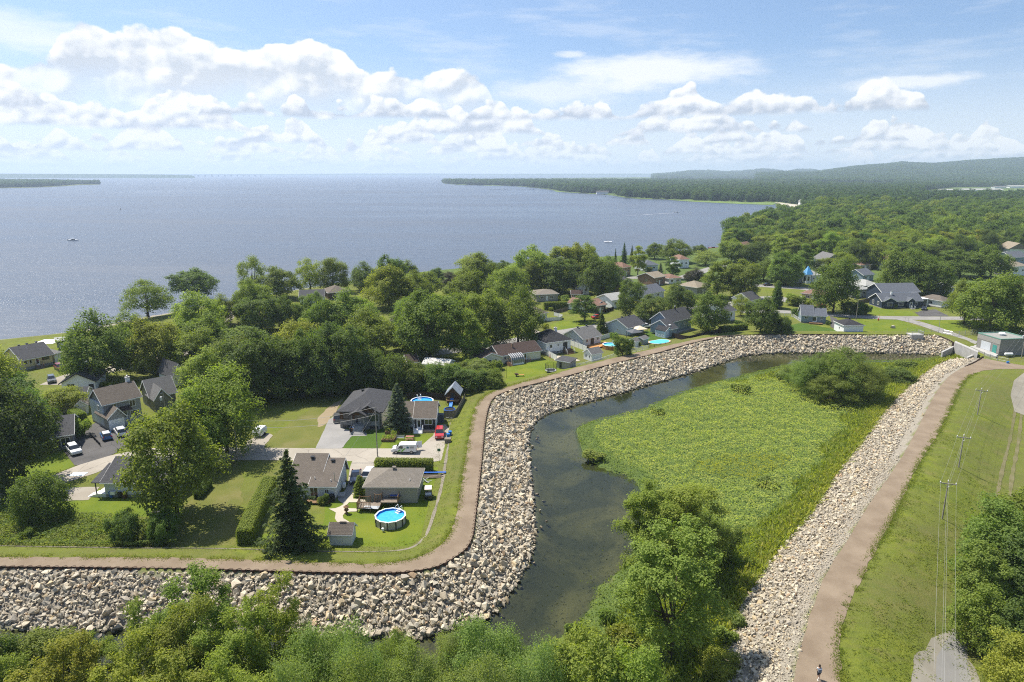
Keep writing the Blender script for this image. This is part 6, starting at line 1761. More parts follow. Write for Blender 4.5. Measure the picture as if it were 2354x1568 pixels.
# --- further streets
FAR = [
    ('ranch_house', 'brown roofed ranch house behind the round shrubs', Q8(262, 562), Q8(482, 586), 8, 2.8, 'tan', 'hip', 'red', 1.9),
    ('house', 'grey house with pale hip roof and small bay', Q8(745, 548), Q8(886, 538), 9, 3.6, 'grey', 'hip', 'pale', 2.2),
    ('house', 'grey house with pale roof right behind the bay house', Q8(860, 505), Q8(986, 496), 10, 3.6, 'grey', 'hip', 'pale', 2.0),
    ('house', 'blue house with slate roof under the trees', Q8(838, 392), Q8(935, 382), 9, 3.4, 'blue', 'x', 'slate', 2.2),
    ('house', 'orange tiled roof showing between the trees', Q8(815, 285), Q8(912, 280), 8, 2.8, 'tan', 'hip', 'red', 2.0),
    ('small_house', 'small white house with brown roof right of the navy bungalow', Q8(1575, 640), Q8(1660, 628), 9, 2.8, 'white', 'hip', 'brown', 1.7),
    ('house', 'white house behind the small brown roofed one', Q8(1600, 522), Q8(1690, 505), 9, 3.0, 'white', 'x', 'pale', 1.6),
    ('turret_house', 'grey house beside the blue turret', Q8(128, 408), Q8(272, 404), 9, 3.6, 'grey', 'hip', 'pale', 2.0),
    ('house', 'pale house right of the blue turret', Q8(355, 402), Q8(430, 396), 9, 3.6, 'palegrey', 'hip', 'pale', 2.0),
    ('house', 'white two storey house with tan roof at the right frame edge', Q8(2245, 345), Q8(2370, 335), 10, 5.2, 'white', 'hip', 'tan', 2.6),
    ('house', 'blue two storey house at the right frame edge', Q8(2225, 245), Q8(2370, 235), 10, 5.0, 'blue', 'x', 'slate', 2.6),
    ('house', 'beige house with flat tan roof and chimney among maples', Q6(1470, 215), Q6(1680, 205), 10, 3.0, 'beige', 'hip', 'taupe', 1.5),
    ('ranch_house', 'red brown ranch house behind the dark pine', Q6(2045, 335), Q6(2145, 318), 9, 3.2, 'wood', 'x', 'red', 1.6),
    ('ranch_house', 'white walled end of the red roofed ranch house', Q6(1775, 290), Q6(2040, 330), 8, 2.7, 'white', 'x', 'red', 1.5),
    ('house', 'white house with pale roof and terrace railings', Q6(2210, 285), Q6(2345, 265), 9, 3.6, 'white', 'x', 'pale', 1.8),
    ('shed', 'small brown shed with white corners among gardens', Q6(1815, 190), Q6(1915, 190), 4, 2.4, 'brick', 'x', 'umber', 1.2),
    ('house', 'grey gabled house behind the small brown shed', Q6(1870, 150), Q6(1985, 150), 9, 4.0, 'palegrey', 'y', 'grey', 2.4),
    ('brick_house', 'orange brick house with tan roof beside the white pines', Q7(745, 508), Q7(862, 488), 10, 4.0, 'brick', 'x', 'tan', 1.8),
    ('house', 'grey house with tan hip roof behind the dark maple', Q7(1212, 612), Q7(1352, 585), 10, 3.4, 'grey', 'hip', 'tan', 2.2),
    ('house', 'pale house with slate roof between two dark maples', Q7(628, 690), Q7(850, 640), 9, 3.4, 'palegrey', 'x', 'slate', 2.4),
    ('brick_house', 'tan brick house with charcoal roof beside the big maple', Q7(395, 600), Q7(505, 560), 9, 4.4, 'tan', 'x', 'charcoal', 1.8),
    ('house', 'brown roofed house with a balcony near the shore', Q7(395, 405), Q7(482, 392), 10, 4.6, 'tan', 'hip', 'red', 2.4),
    ('house', 'blue roofed house beside the shore spruces', Q7(640, 352), Q7(782, 345), 12, 3.6, 'palegrey', 'hip', 'slate', 2.4),
    ('house', 'white two storey house with tiled roof near the shore', Q7(1020, 315), Q7(1125, 310), 10, 5.0, 'white', 'hip', 'red', 2.2),
    ('house', 'low red roofed house in front of the purple tree', Q7(905, 490), Q7(1040, 480), 9, 2.8, 'white', 'hip', 'red', 1.6),
    ('house', 'dark grey roofed house on the lake shore', (690, 700), (745, 698), 9, 3.0, 'white', 'x', 'charcoal', 2.2),
    ('house', 'brown hip roofed house on the lake shore', (757, 690), (802, 686), 10, 3.0, 'wood', 'hip', 'brown', 2.4),
    ('house', 'grey sided house with brown roof deep among the maples', Q6(45, 480), Q6(200, 500), 9, 3.2, 'olive', 'x', 'umber', 2.2),
    ('bungalow', 'grey roofed bungalow with porch rails at the tree gap', Q6(1480, 420), Q6(1570, 400), 8, 3.0, 'palegrey', 'hip', 'brown', 2.0),
    ('house', 'white sided house behind the maple by the round pool', Q2(2330, 905), Q2(2480, 870), 8, 3.4, 'white', 'y', 'charcoal', 2.6),
    ('boathouse', 'dark blue glazed cabin on the lake lawn', Q2(778, 412), Q2(890, 398), 5, 3.0, 'navy', 'flat', 'pale', 0.3),
]
for nm, lab, a, b, dp, hh, wl_, kind, rf_, rise in FAR:
    h = House(nm, lab, a, b, dp, hh, WL[wl_], 'shed' if nm == 'shed' else 'house', found=0.3)
    HOUSES[lab.split(' behind')[0].split(' beside')[0].split(' with')[0]] = h
    h.roof(kind, RF[rf_], rise, 0.45)
    for u in (0.25, 0.7):
        h.win('f', u, hh * 0.58, min(1.5, h.W * 0.2), 1.1, 2)
    if h.A.x > 0:
        h.win('l', 0.5, hh * 0.58, 1.2, 1.1, 2)
    else:
        h.win('r', 0.5, hh * 0.58, 1.2, 1.1, 2)
    if nm != 'shed':
        h.door('f', 0.48, 0.3)
# turret with its blue pyramid roof
tx, ty = P(*Q8(312, 405))
t = tag(empty('turret', (tx, ty, ZN)), 'white entrance turret with a bright blue pyramid roof', 'turret')
MB().lathe([(2.0, 0), (2.0, 4.6)], 6).build('wall', WL['white'], t)
MB().lathe([(2.9, 4.55), (2.8, 4.7), (0.25, 8.3), (0.0, 8.6)], 6).build('roof', mat('blue_metal_roof', (0.06, 0.27, 0.55), 0.45, 0.5), t)
for k in range(6):
    an = 2 * math.pi * (k + 0.5) / 6
    o_ = MB().cbox((0, 0, 0), (0.9, 0.08, 2.2)).build('window', M_glass, t, (1.76 * math.cos(an), 1.76 * math.sin(an), 2.4))
    o_.rotation_euler = (0, 0, an + math.pi / 2)
# pump house
h = House('pump_house', 'flat roofed grey block pump house with green trim and door', Q8(1902, 1012), Q8(2112, 1078), 9.5, 4.6, WL['block'], 'building', found=0.2, z=-0.6, key='pump house')
h.roof('flat', mat('flat_roof_gravel', (0.25, 0.25, 0.23), 0.95, 0.2, var=0.2), 0, -0.25, th=0.02)
M_green = mat('green_trim', (0.16, 0.30, 0.24), 0.5, 0.4)
h.box('parapet', -0.08, h.W + 0.08, -0.08, 0.24, 4.603, 4.85, M_green); h.box('parapet', -0.08, 0.24, 0.243, h.D + 0.08, 4.603, 4.85, M_green)
h.box('parapet', h.W - 0.24, h.W + 0.08, 0.243, h.D + 0.08, 4.603, 4.85, M_green); h.box('parapet', 0.243, h.W - 0.243, h.D - 0.24, h.D + 0.08, 4.603, 4.85, M_green)
h.box('cladding_band', -0.05, h.W + 0.05, -0.04, -0.003, 3.1, 4.55, mat('light_block', (0.33, 0.31, 0.28), 0.9, 0.2, var=0.1))
h.door('f', 0.8, 0.15, 1.5, 2.4, mat('teal_door', (0.06, 0.28, 0.24), 0.5)); h.box('shutter', h.W * 0.2, h.W * 0.62, -0.06, -0.004, 0.3, 2.8, WL['palegrey'])
h.part('roof_vent', MB().lathe([(0.55, 4.62), (0.55, 5.0), (0.95, 5.05), (0.95, 5.3), (0.7, 5.5), (0, 5.55)], 14, (h.W * 0.4, 5.0, 0)), M_white, smooth=False)
# ------------------------------------------------------------------ far shores, hills, woods
def b_forest(n, b, cols=[(0.0, (0.085, 0.14, 0.038)), (0.3, (0.14, 0.205, 0.048)), (0.55, (0.10, 0.16, 0.045)), (0.8, (0.18, 0.25, 0.06)), (1.0, (0.235, 0.275, 0.06))]):
    gi = n.new('ShaderNodeNewGeometry')
    oi = n.new('ShaderNodeObjectInfo')
    r = oi.outputs['Random']
    c = n.ramp(r, cols)
    c = n.mix(gi.outputs['Random Per Island'], n.mix(1.0, c, (0.6, 0.62, 0.6), 'MULTIPLY'), n.mix(1.0, c, (1.35, 1.28, 1.2), 'MULTIPLY'))
    n.put(b.inputs['Base Color'], c)
    b.inputs['Roughness'].default_value = 0.7
    tr = n.new('ShaderNodeBsdfTranslucent')
    n.put(tr.inputs[0], n.mix(1.0, c, (1.3, 1.45, 0.5), 'MULTIPLY'))
    mx = n.new('ShaderNodeMixShader')
    mx.inputs[0].default_value = 0.48
    n.l.new(b.outputs[0], mx.inputs[1])
    n.l.new(tr.outputs[0], mx.inputs[2])
    n.l.new(mx.outputs[0], n.n['Material Output'].inputs[0])
M_forest = mat('woods_foliage', build=b_forest)
M_forest2 = mat('far_woods_foliage', build=lambda n, b: b_forest(n, b, [(0.0, (0.045, 0.09, 0.036)), (0.4, (0.075, 0.13, 0.042)), (0.7, (0.06, 0.11, 0.042)), (1.0, (0.115, 0.165, 0.05))]))
def woods_protos(name, seeds, nleaf, leaf, m):
    cl = bpy.data.collections.new(name)
    for s in seeds:
        p = broad('%s_%d' % (name, s), s, 14, 12.5, 0.8, 40, nleaf, leaf, low=0.9, up=0.5, tuft=1.25)
        me = p.crown
        me.materials.clear()
        me.materials.append(m)
        cl.objects.link(bpy.data.objects.new('%s_%d' % (name, s), me))
    return cl
def gn_scatter(name, pts, sc, cl, count, label, seed=1):
    g = np.random.default_rng(seed)
    me = bpy.data.meshes.new(name)
    me.vertices.add(len(pts))
    me.vertices.foreach_set('co', np.asarray(pts, np.float32).ravel())
    for nm, typ, arr in (('sc', 'FLOAT_VECTOR', sc), ('rz', 'FLOAT', g.uniform(0, 6.28, len(pts))), ('idx', 'INT', g.integers(0, count, len(pts)))):
        at_ = me.attributes.new(nm, typ, 'POINT')
        at_.data.foreach_set('vector' if typ == 'FLOAT_VECTOR' else 'value', np.asarray(arr, np.int32 if typ == 'INT' else np.float32).ravel())
    o = link(name, me)
    ng = bpy.data.node_groups.new(name, 'GeometryNodeTree')
    ng.interface.new_socket('Geometry', in_out='INPUT', socket_type='NodeSocketGeometry')
    ng.interface.new_socket('Geometry', in_out='OUTPUT', socket_type='NodeSocketGeometry')
    N = ng.nodes
    gi, go = N.new('NodeGroupInput'), N.new('NodeGroupOutput')
    mp = N.new('GeometryNodeMeshToPoints')
    io = N.new('GeometryNodeInstanceOnPoints')
    ci = N.new('GeometryNodeCollectionInfo')
    ci.inputs[0].default_value = cl
    ci.inputs['Separate Children'].default_value = True
    ci.inputs['Reset Children'].default_value = True
    def attr(nm, typ):
        a_ = N.new('GeometryNodeInputNamedAttribute')
        a_.data_type = typ
        a_.inputs[0].default_value = nm
        return a_.outputs[0]
    cx = N.new('ShaderNodeCombineXYZ')
    L = ng.links
    L.new(attr('rz', 'FLOAT'), cx.inputs[2])
    L.new(gi.outputs[0], mp.inputs[0])
    L.new(mp.outputs[0], io.inputs['Points'])
    L.new(ci.outputs[0], io.inputs['Instance'])
    io.inputs['Pick Instance'].default_value = True
    L.new(attr('idx', 'INT'), io.inputs['Instance Index'])
    L.new(cx.outputs[0], io.inputs['Rotation'])
    L.new(attr('sc', 'FLOAT_VECTOR'), io.inputs['Scale'])
    L.new(io.outputs[0], go.inputs[0])
    md = o.modifiers.new('scatter', 'NODES')
    md.node_group = ng
    return tag(o, label, kind='stuff')

# hills on the right: ridge heights read along the skyline
def ridge(name, label, sky, Yr, Yf, z0, m, rough=12.0, seed=1, cols=220, rows=46, back=1.6, drop=0.0):
    xs = np.linspace(sky[0][0], sky[-1][0], cols)
    ys = np.interp(xs, [p[0] for p in sky], [p[1] for p in sky])
    V = []
    for x, y in zip(xs, ys):
        sl = slope_at(y)
        zt = CAM_H - Yr * sl - drop
        for k in range(rows):
            t = k / (rows - 1)
            u = min(1, t / 0.72)
            Y = Yf + (Yr - Yf) * u if t <= 0.72 else Yr + (back - 1) * Yr * (t - 0.72) / 0.28
            e = u * u * (3 - 2 * u) if t <= 0.72 else 1 - ((t - 0.72) / 0.28) ** 2
            V.append(((x - CX) / FOC * (Y * CP + CAM_H * SP), Y, z0 + (zt - z0) * e, u * (1 - u) * 4))
    V = np.array(V)
    V[:, 2] += vnoise(V[:, :2], 900, seed, 4) * rough * V[:, 3]
    i = np.arange(cols * rows).reshape(cols, rows)
    f = np.stack([i[:-1, :-1], i[1:, :-1], i[1:, 1:], i[:-1, 1:]], -1).reshape(-1, 4)
    return V[:, :3], tag(link(name, np_mesh(name, V[:, :3], f, m, True)), label, kind='structure')
def b_hill(n, b):
    g = n.new('ShaderNodeNewGeometry').outputs['Position']
    mid = n.noise(g, 0.03, 5, 0.7)
    big = n.noise(g, 0.0035, 4, 0.6)
    c = n.mix(n.lin(mid, 0.3, 0.7), (0.022, 0.05, 0.022), (0.06, 0.10, 0.036))
    c = n.mix(n.lin(big, 0.58, 0.62, 0, 0.0), c, (0.16, 0.2, 0.06))
    n.put(b.inputs['Base Color'], c)
    bp = n.new('ShaderNodeBump')
    bp.inputs['Distance'].default_value = 14.0
    n.put(bp.inputs['Height'], n.noise(g, 0.06, 4, 0.65))
    n.l.new(bp.outputs[0], b.inputs['Normal'])
M_hill = mat('wooded_slope', rough=0.95, spec=0.1, build=b_hill)
sky_near = [(1740, 402), (1800, 398), (1860, 399), (1900, 394), (1950, 387), (1990, 383), (2040, 380), (2068, 376), (2095, 378), (2140, 380), (2180, 377), (2220, 373), (2280, 370), (2354, 366), (2500, 362), (2700, 372)]
sky_far = [(1500, 402), (1545, 399), (1590, 394), (1630, 393), (1660, 396), (1700, 395), (1745, 390), (1775, 391), (1805, 396), (1835, 391), (1865, 391), (1890, 396), (1930, 391), (1980, 388), (2020, 388), (2100, 392), (2300, 396)]
hv1, _ = ridge('hills', 'wooded ridge rising along the right horizon', sky_near, 6200, 3300, -1, M_hill, 22, 3, drop=8)
hv2, _ = ridge('hills', 'lower blue hills behind the wooded ridge', sky_far, 9500, 6000, -1, M_hill, 20, 4, drop=8)
fs1, _ = ridge('far_shore', 'wooded far shore across the left of the lake', [(-500, 400), (0, 399), (200, 400), (360, 401), (440, 403), (448, 406)], 7800, 7300, ZL, M_hill, 0, 5, 120, 14, 1.15)
fs2, _ = ridge('far_shore', 'thin blue far shore on the horizon', [(300, 401), (560, 400.5), (800, 399), (990, 398.6), (1100, 399.5), (1400, 399), (1700, 399), (2400, 398)], 15500, 14200, ZL, M_hill, 0, 6, 160, 10, 1.15)
# island on the left
isl = tag(link('island', fill_poly(resample(PL([(-300, 438), (-80, 435), (0, 433), (90, 431), (150, 428), (186, 425.5), (228, 424.5), (231, 422.5), (180, 421.5), (120, 420), (0, 418), (-300, 417)], ZL), 30), ZL + 0.5, 'island', M_ground)), 'low wooded island at the left', kind='structure')
isl_poly = PL([(-250, 436), (0, 432), (90, 430), (148, 427), (176, 424.2), (188, 424.4), (226, 423.8), (229, 422.8), (188, 422.6), (120, 420.5), (0, 418.5), (-250, 417.5)], ZL)
# light green marsh and the stone spit
M_marsh = mat('marsh_green', (0.13, 0.19, 0.05), 0.9, 0.15, var=0.3, vscale=0.05)
area('marsh', [(1530, 459), (1600, 459.5), (1700, 463), (1790, 466), (1775, 471.5), (1690, 468.5), (1600, 464.5)], M_marsh, 'pale reed marsh along the bay', 0.2, z=ZL, step=25)
area('marsh', [(1270, 438.5), (1340, 440), (1440, 446), (1410, 448.5), (1330, 444), (1280, 441)], M_marsh, 'thin reed fringe by the point', 0.2, z=ZL, step=25)
area('stone_spit', [(1780, 467), (1800, 466), (1850, 474), (1874, 482), (1850, 483), (1810, 475)], mat('spit_stone', (0.45, 0.41, 0.34), 0.9, 0.2, var=0.25, vscale=0.1), 'pale stone spit at the head of the bay', 0.9, z=ZL, step=10)
area('pond', [(2290, 455), (2400, 452), (2400, 466), (2300, 463)], mat('pond_water', (0.16, 0.24, 0.24), 0.2, 0.5), 'turquoise pond at the right frame edge', 4.2, z=ZL, step=20)
for pts, lab in (([(1890, 420), (2050, 421), (2055, 426), (1885, 425)], 'pale field below the ridge'), ([(2150, 440), (2354, 436), (2354, 448), (2140, 450)], 'pale open land at the right below the ridge')):
    area('field', pts, M_marsh, lab, 1.0, z=ZN, step=40)
# scattered trees
g = np.random.default_rng(77)
def frustum(q, margin=60):
    d = q[:, 1] * CP + CAM_H * SP
    px = CX + FOC * q[:, 0] / d
    return (px > -margin) & (px < 2354 + margin)
def grid_pts(x0, x1, y0, y1, s, jit=0.45):
    a, b_ = np.meshgrid(np.arange(x0, x1, s), np.arange(y0, y1, s))
    q = np.stack([a.ravel(), b_.ravel()], 1)
    return q + g.uniform(-jit, jit, q.shape) * s
WOOD = PL([(1660, 575), (1662, 545), (1690, 524), (1840, 494), (1885, 480), (2354, 478), (2700, 478), (2700, 640), (2354, 590), (2300, 575), (2230, 600), (2180, 612), (2060, 612), (1990, 620), (1905, 612), (1860, 600), (1780, 612), (1720, 600)])
q = grid_pts(60, 900, 330, 1150, 10.5)
q = q[inside(q, WOOD) & frustum(q)]
q = q[vnoise(q, 40, 61, 3) > -0.28]
q = q[np.argsort(q[:, 1])]
NEARWOOD = q[:125]
for X, Y in NEARWOOD:
    plant(random.choice(['maple', 'maple', 'maple', 'tall']), X, Y, random.uniform(11.5, 16.5), random.uniform(11.5, 15), random.choice(['mid', 'mid', 'dark', 'dark', 'light', 'bright', 'yellow']), z=ZN)
rest = q[125:]
far = []
for y0, y1, s in ((1100, 1700, 13), (1700, 2600, 17), (2600, 4200, 24)):
    p = grid_pts(-700, 4300, y0, y1, s)
    p = p[inside(p, land_c) & frustum(p) & (p[:, 1] >= y0)]
    k = dist_line(p, SHORE[::8]) > 6
    far.append((p[k], s))
# clearings: a wide one on the right with fields and buildings
clear_a = PL([(2110, 455), (2420, 452), (2420, 429), (2200, 430), (2120, 438)], ZN)
clear_b = PL([(1880, 429), (2060, 430), (2050, 419), (1890, 418)], ZN)
W0 = woods_protos('woods_near', (51, 52, 53), 4200, 0.8, M_forest)
W1 = woods_protos('woods_far', (61, 62, 63), 1500, 1.35, M_forest2)
P3, S3 = [], []
for p, s in far:
    k = ~(inside(p, clear_a) | inside(p, clear_b)) & (vnoise(p, 120, 63, 3) > -0.45)
    p = p[k]
    sc = g.uniform(0.65, 1.35, (len(p), 1)) * np.array([[s / 11.5, s / 11.5, 0.8 + 0.012 * s]])
    P3.append(np.column_stack([p, np.full(len(p), ZN - 0.5)]))
    S3.append(sc)
gn_scatter('woods', np.column_stack([rest, np.full(len(rest), ZN - 0.4)]), g.uniform(0.65, 1.3, (len(rest), 1)) * np.column_stack([np.full((len(rest), 2), 1.05), g.uniform(0.8, 1.15, len(rest))]), W0, 3, 'dense green woods behind the last houses', 5)
gn_scatter('far_woods', np.vstack(P3), np.vstack(S3), W1, 3, 'hazy woods spreading to the hills', 6)
ip = grid_pts(-3200, -1500, 2300, 4400, 15)
ip = ip[inside(ip, isl_poly)]
gn_scatter('island_woods', np.column_stack([ip, np.full(len(ip), ZL)]), g.uniform(0.8, 1.2, (len(ip), 1)) * [[1.3, 1.3, 1.15]], W1, 3, 'trees covering the island', 7)
hp_ = []
for V, cols, rows, n in ((hv1, 220, 46, 16000), (hv2, 220, 46, 5000)):
    grid = V.reshape(cols, rows, 3)
    a, t = g.uniform(0, cols - 1.001, n), g.uniform(0, rows * 0.74, n)
    i, j = a.astype(int), t.astype(int)
    fa, ft = (a - i)[:, None], (t - j)[:, None]
    p = grid[i, j] * (1 - fa) * (1 - ft) + grid[i + 1, j] * fa * (1 - ft) + grid[i, j + 1] * (1 - fa) * ft + grid[i + 1, j + 1] * fa * ft
    hp_.append(p)
hp_ = np.vstack(hp_)
hp_[:, 2] -= 2
gn_scatter('hill_woods', hp_, g.uniform(0.8, 1.3, (len(hp_), 1)) * [[3.0, 3.0, 1.5]], W1, 3, 'woods covering the hills', 8)

for i, (x, y, rf_) in enumerate(((2015, 560, 'umber'), (2060, 588, 'red'), (2065, 497, 'slate'), (2200, 500, 'slate'), (1705, 560, 'red'), (2310, 520, 'grey'), (2160, 540, 'brown'), (2330, 560, 'tan'), (1905, 585, 'grey'))):
    X, Y = P(x, y, 7)
    t_ = tag(empty('house', (X, Y, ZN), 0.2 * i), ['dark brown roof', 'red roof', 'wide slate roof', 'second slate roof at the right', 'red roof near the shore', 'grey roof at the right', 'brown roof in the middle', 'tan roof at the right edge', 'grey roof behind the turret'][i] + ' showing through the dense woods', 'house')
    MB().box(-7, 7, -5, 5, -1, 5.5).build('wall', WL['white'], t_)
    MB().xprism([(-6, 5.2), (6, 5.2), (0, 9)], -7.6, 7.6).build('roof', RF[rf_], t_)
# ------------------------------------------------------------------ haze
lo, hi = (-16000, -300, -9), (16000, 16500, 250)
hz = MB().box(lo[0], hi[0], lo[1], hi[1], lo[2], hi[2])
mh = bpy.data.materials.new('haze_air')
mh.use_nodes = True
mh.node_tree.nodes.clear()
nh = NT(mh.node_tree)
vol = nh.new('ShaderNodeVolumePrincipled')
vol.inputs['Color'].default_value = (0.66, 0.80, 0.98, 1)
vol.inputs['Density'].default_value = 1.05e-4
vol.inputs['Anisotropy'].default_value = 0.2
oh = nh.new('ShaderNodeOutputMaterial')
nh.l.new(vol.outputs[0], oh.inputs['Volume'])
tag(hz.build('haze', mh), 'pale summer haze over the lake', kind='stuff')
# ------------------------------------------------------------------ ground cover that nobody could count
def cover(name, label, p, z, size, tint, seed, upw=1.0, ratio=0.62, rnd=0.6):
    g = np.random.default_rng(seed)
    nn = unit(np.tile([0, 0, upw], (len(p), 1)) + rnd * g.normal(size=(len(p), 3)))
    v, f = leaves(np.column_stack([p, z]), nn, size, g, ratio)
    o = tag(link(name, np_mesh(name, v, f, M_cover)), label, kind='stuff')
    o.color = (*tint, 1)
    return o
def blades(name, label, p, z, h, tint, seed, w_=0.05, lean=0.35):
    """tufts of narrow upright faces"""
    g = np.random.default_rng(seed)
    n = len(p)
    a = g.uniform(0, 6.28, n)
    d = np.stack([np.cos(a), np.sin(a), np.zeros(n)], 1)
    hh = (h * g.uniform(0.6, 1.3, n))[:, None]
    b0 = np.column_stack([p, z])
    tip = b0 + np.array([0, 0, 1]) * hh + g.normal(size=(n, 3)) * [lean, lean, 0] * hh
    wd = w_ * (0.7 + hh)
    mid = b0 * 0.45 + tip * 0.55 + [0, 0, 0.02]
    v = np.stack([b0 - d * wd * 0.6, mid - d * wd, tip, mid + d * wd], 1).reshape(-1, 3)
    o = tag(link(name, np_mesh(name, v, np.arange(4 * n).reshape(-1, 4), M_cover)), label, kind='stuff')
    o.color = (*tint, 1)
    return o
g = np.random.default_rng(99)
def pick(n, x0, x1, y0, y1):
    return np.stack([g.uniform(x0, x1, n), g.uniform(y0, y1, n)], 1)
# the meadow in the basin
p = pick(460000, -25, 150, 48, 214)
p = p[inside(p, basin_c) & ~inside(p, bank_near_c) & ~inside(p, bank_far_c) & ~inside(p, water_c)]
dW, dR = dist_line(p, Wl[::6]), dist_line(p, RT[::6])
zz = land_z(p)[0]
yel = inside(p, PL([(1600, 1060), (1700, 1045), (1820, 1052), (1800, 1085), (1740, 1108), (1640, 1100), (1590, 1080)], -3.5))
grassy = (dR < 5.5 + 3 * vnoise(p, 6, 2)) | ((p[:, 1] < 92) & (vnoise(p, 7, 9) > -0.25)) | ((p[:, 1] > 178) & (vnoise(p, 9, 19) > -0.3))
edge = dW < 3.5 + 1.5 * vnoise(p, 4, 6)
leafy = ~grassy & ~edge
hgt = 1.2 + 0.45 * vnoise(p, 5.5, 7, 4) + 0.75 * vnoise(p, 1.5, 8, 2)
u = 1 - 0.55 * g.random(len(p)) ** 2
for msk, nm, lab, tint, sd in ((leafy & ~yel, 'meadow_plants', 'pale green leafy plants filling the basin meadow', (0.40, 0.435, 0.115), 1), (leafy & yel, 'meadow_plants', 'yellow green patch of low plants in the meadow', (0.36, 0.38, 0.045), 2)):
    cover(nm, lab, p[msk], (zz + hgt * u)[msk], 0.29 * (0.7 + 0.6 * g.random(msk.sum())), tint, sd, 1.0, 0.62, 0.45)
k = edge & (g.random(len(p)) < 0.75)
cover('waterside_plants', 'tangled plants along the edge of the water', p[k], (zz + (0.35 + 0.85 * np.clip(dW / 3, 0, 1)) * u + 0.4 * vnoise(p, 2, 12))[k], 0.30, (0.17, 0.225, 0.05), 3)
k = grassy & ~edge
blades('tall_grass', 'tall meadow grass beside the far stone bank', p[k], zz[k], 0.95, (0.26, 0.30, 0.06), 4, 0.06, 0.6)
k = grassy & (dR < 2.4) & (g.random(len(p)) < 0.7)
blades('tall_grass', 'yellowish grass fringe along the far stone bank', p[k], zz[k], 1.0, (0.36, 0.36, 0.085), 5, 0.06, 0.6)
# water weed in the shallows
s = pick(26000, -10, 60, 60, 212)
s = s[inside(s, water_c)]
d1 = dist_line(s, Wl[::3])
k = (g.random(len(s)) < np.exp(-d1 / 2.2) * 0.8) & (vnoise(s, 3, 15) > -0.15)
cover('water_weed', 'dark water weed in the shallows', s[k], np.full(k.sum(), ZW + 0.015), 0.34, (0.030, 0.042, 0.018), 6, 6.0, 0.35, 0.3)
k = (vnoise(s, 5.0, 71) > 0.0) & (g.random(len(s)) < 0.10)
cover('water_weed', 'dark specks of weed scattered in the channel', s[k], np.full(k.sum(), ZW + 0.012), 0.3, (0.022, 0.028, 0.014), 16, 6.0, 0.3, 0.3)
k = (vnoise(s, 2.4, 25) > 0.42) & (d1 < 4.5)
cover('duckweed', 'light green floating weed near the bank', s[k], np.full(k.sum(), ZW + 0.03), 0.3, (0.14, 0.19, 0.04), 7, 5.0, 0.6, 0.3)
# weeds on the left above the dike path
wp = PL([(-60, 1165), (60, 1140), (130, 1180), (205, 1190), (300, 1200), (390, 1215), (410, 1262), (300, 1272), (150, 1266), (0, 1261), (-80, 1258)])
p = pick(60000, -95, -40, 84, 108)
p = p[inside(p, wp)]
zz = land_z(p)[0]
hgt = 1.05 + 0.75 * vnoise(p, 3.2, 31, 4) + 0.35 * vnoise(p, 1.0, 32, 2)
cover('weeds', 'wild green weeds above the dike path', p, zz + np.clip(hgt, 0.1, 2) * (1 - 0.6 * g.random(len(p)) ** 2), 0.30, (0.20, 0.255, 0.065), 8)
# short grass: embankment, dike shoulder, lawns near the front
p = pick(150000, 28, 90, 52, 165)
dR = dist_line(p, RR[::6])
k = ~inside(p, basin_c) & ~inside(p, np.vstack([RL[::4], RL[-1:], RR[::-4]])) & (p[:, 0] > np.interp(p[:, 1], RR[:, 1], RR[:, 0])) & (dR < 22) & (g.random(len(p)) < np.clip(1.3 - p[:, 1] / 190, 0.2, 1)) & (vnoise(p, 1.6, 40) + 0.8 * vnoise(p, 6, 41) > 0.15)
p = p[k]
blades('grass', 'uneven grass on the back slope of the embankment', p, land_z(p)[0] - 0.02, 0.20, (0.20, 0.235, 0.036), 9, 0.05, 1.1)
p = pick(60000, -75, 8, 84, 160)
k = (~inside(p, basin_c)) & (dist_line(p, S[::6]) > 4.6) & (dist_line(p, S[::6]) < 9.5) & (vnoise(p, 1.4, 44) > -0.3)
p = p[k]
blades('grass', 'rough grass on the shoulder of the near dike', p, land_z(p)[0] - 0.02, 0.16, (0.20, 0.24, 0.036), 10, 0.05, 1.1)
# grass creeping over the edges of both paths
for L_, nm, sd, cnt in ((Rb, 'ragged grass fringe beside the embankment path', 11, 22000), (Sb, 'ragged grass fringe beside the dike path', 12, 26000)):
    i_ = g.integers(0, len(L_) - 1, cnt)
    p = L_[i_] + (L_[i_ + 1] - L_[i_]) * g.random((cnt, 1)) + g.normal(size=(cnt, 2)) * 0.38
    k = (p[:, 1] > 50) & (p[:, 1] < 175) & (vnoise(p, 1.3, sd) > -0.2)
    blades('grass', nm, p[k], np.maximum(land_z(p[k])[0], 0.0) if sd == 11 else np.full(k.sum(), -0.02), 0.16, (0.20, 0.24, 0.034), sd, 0.045, 1.1)
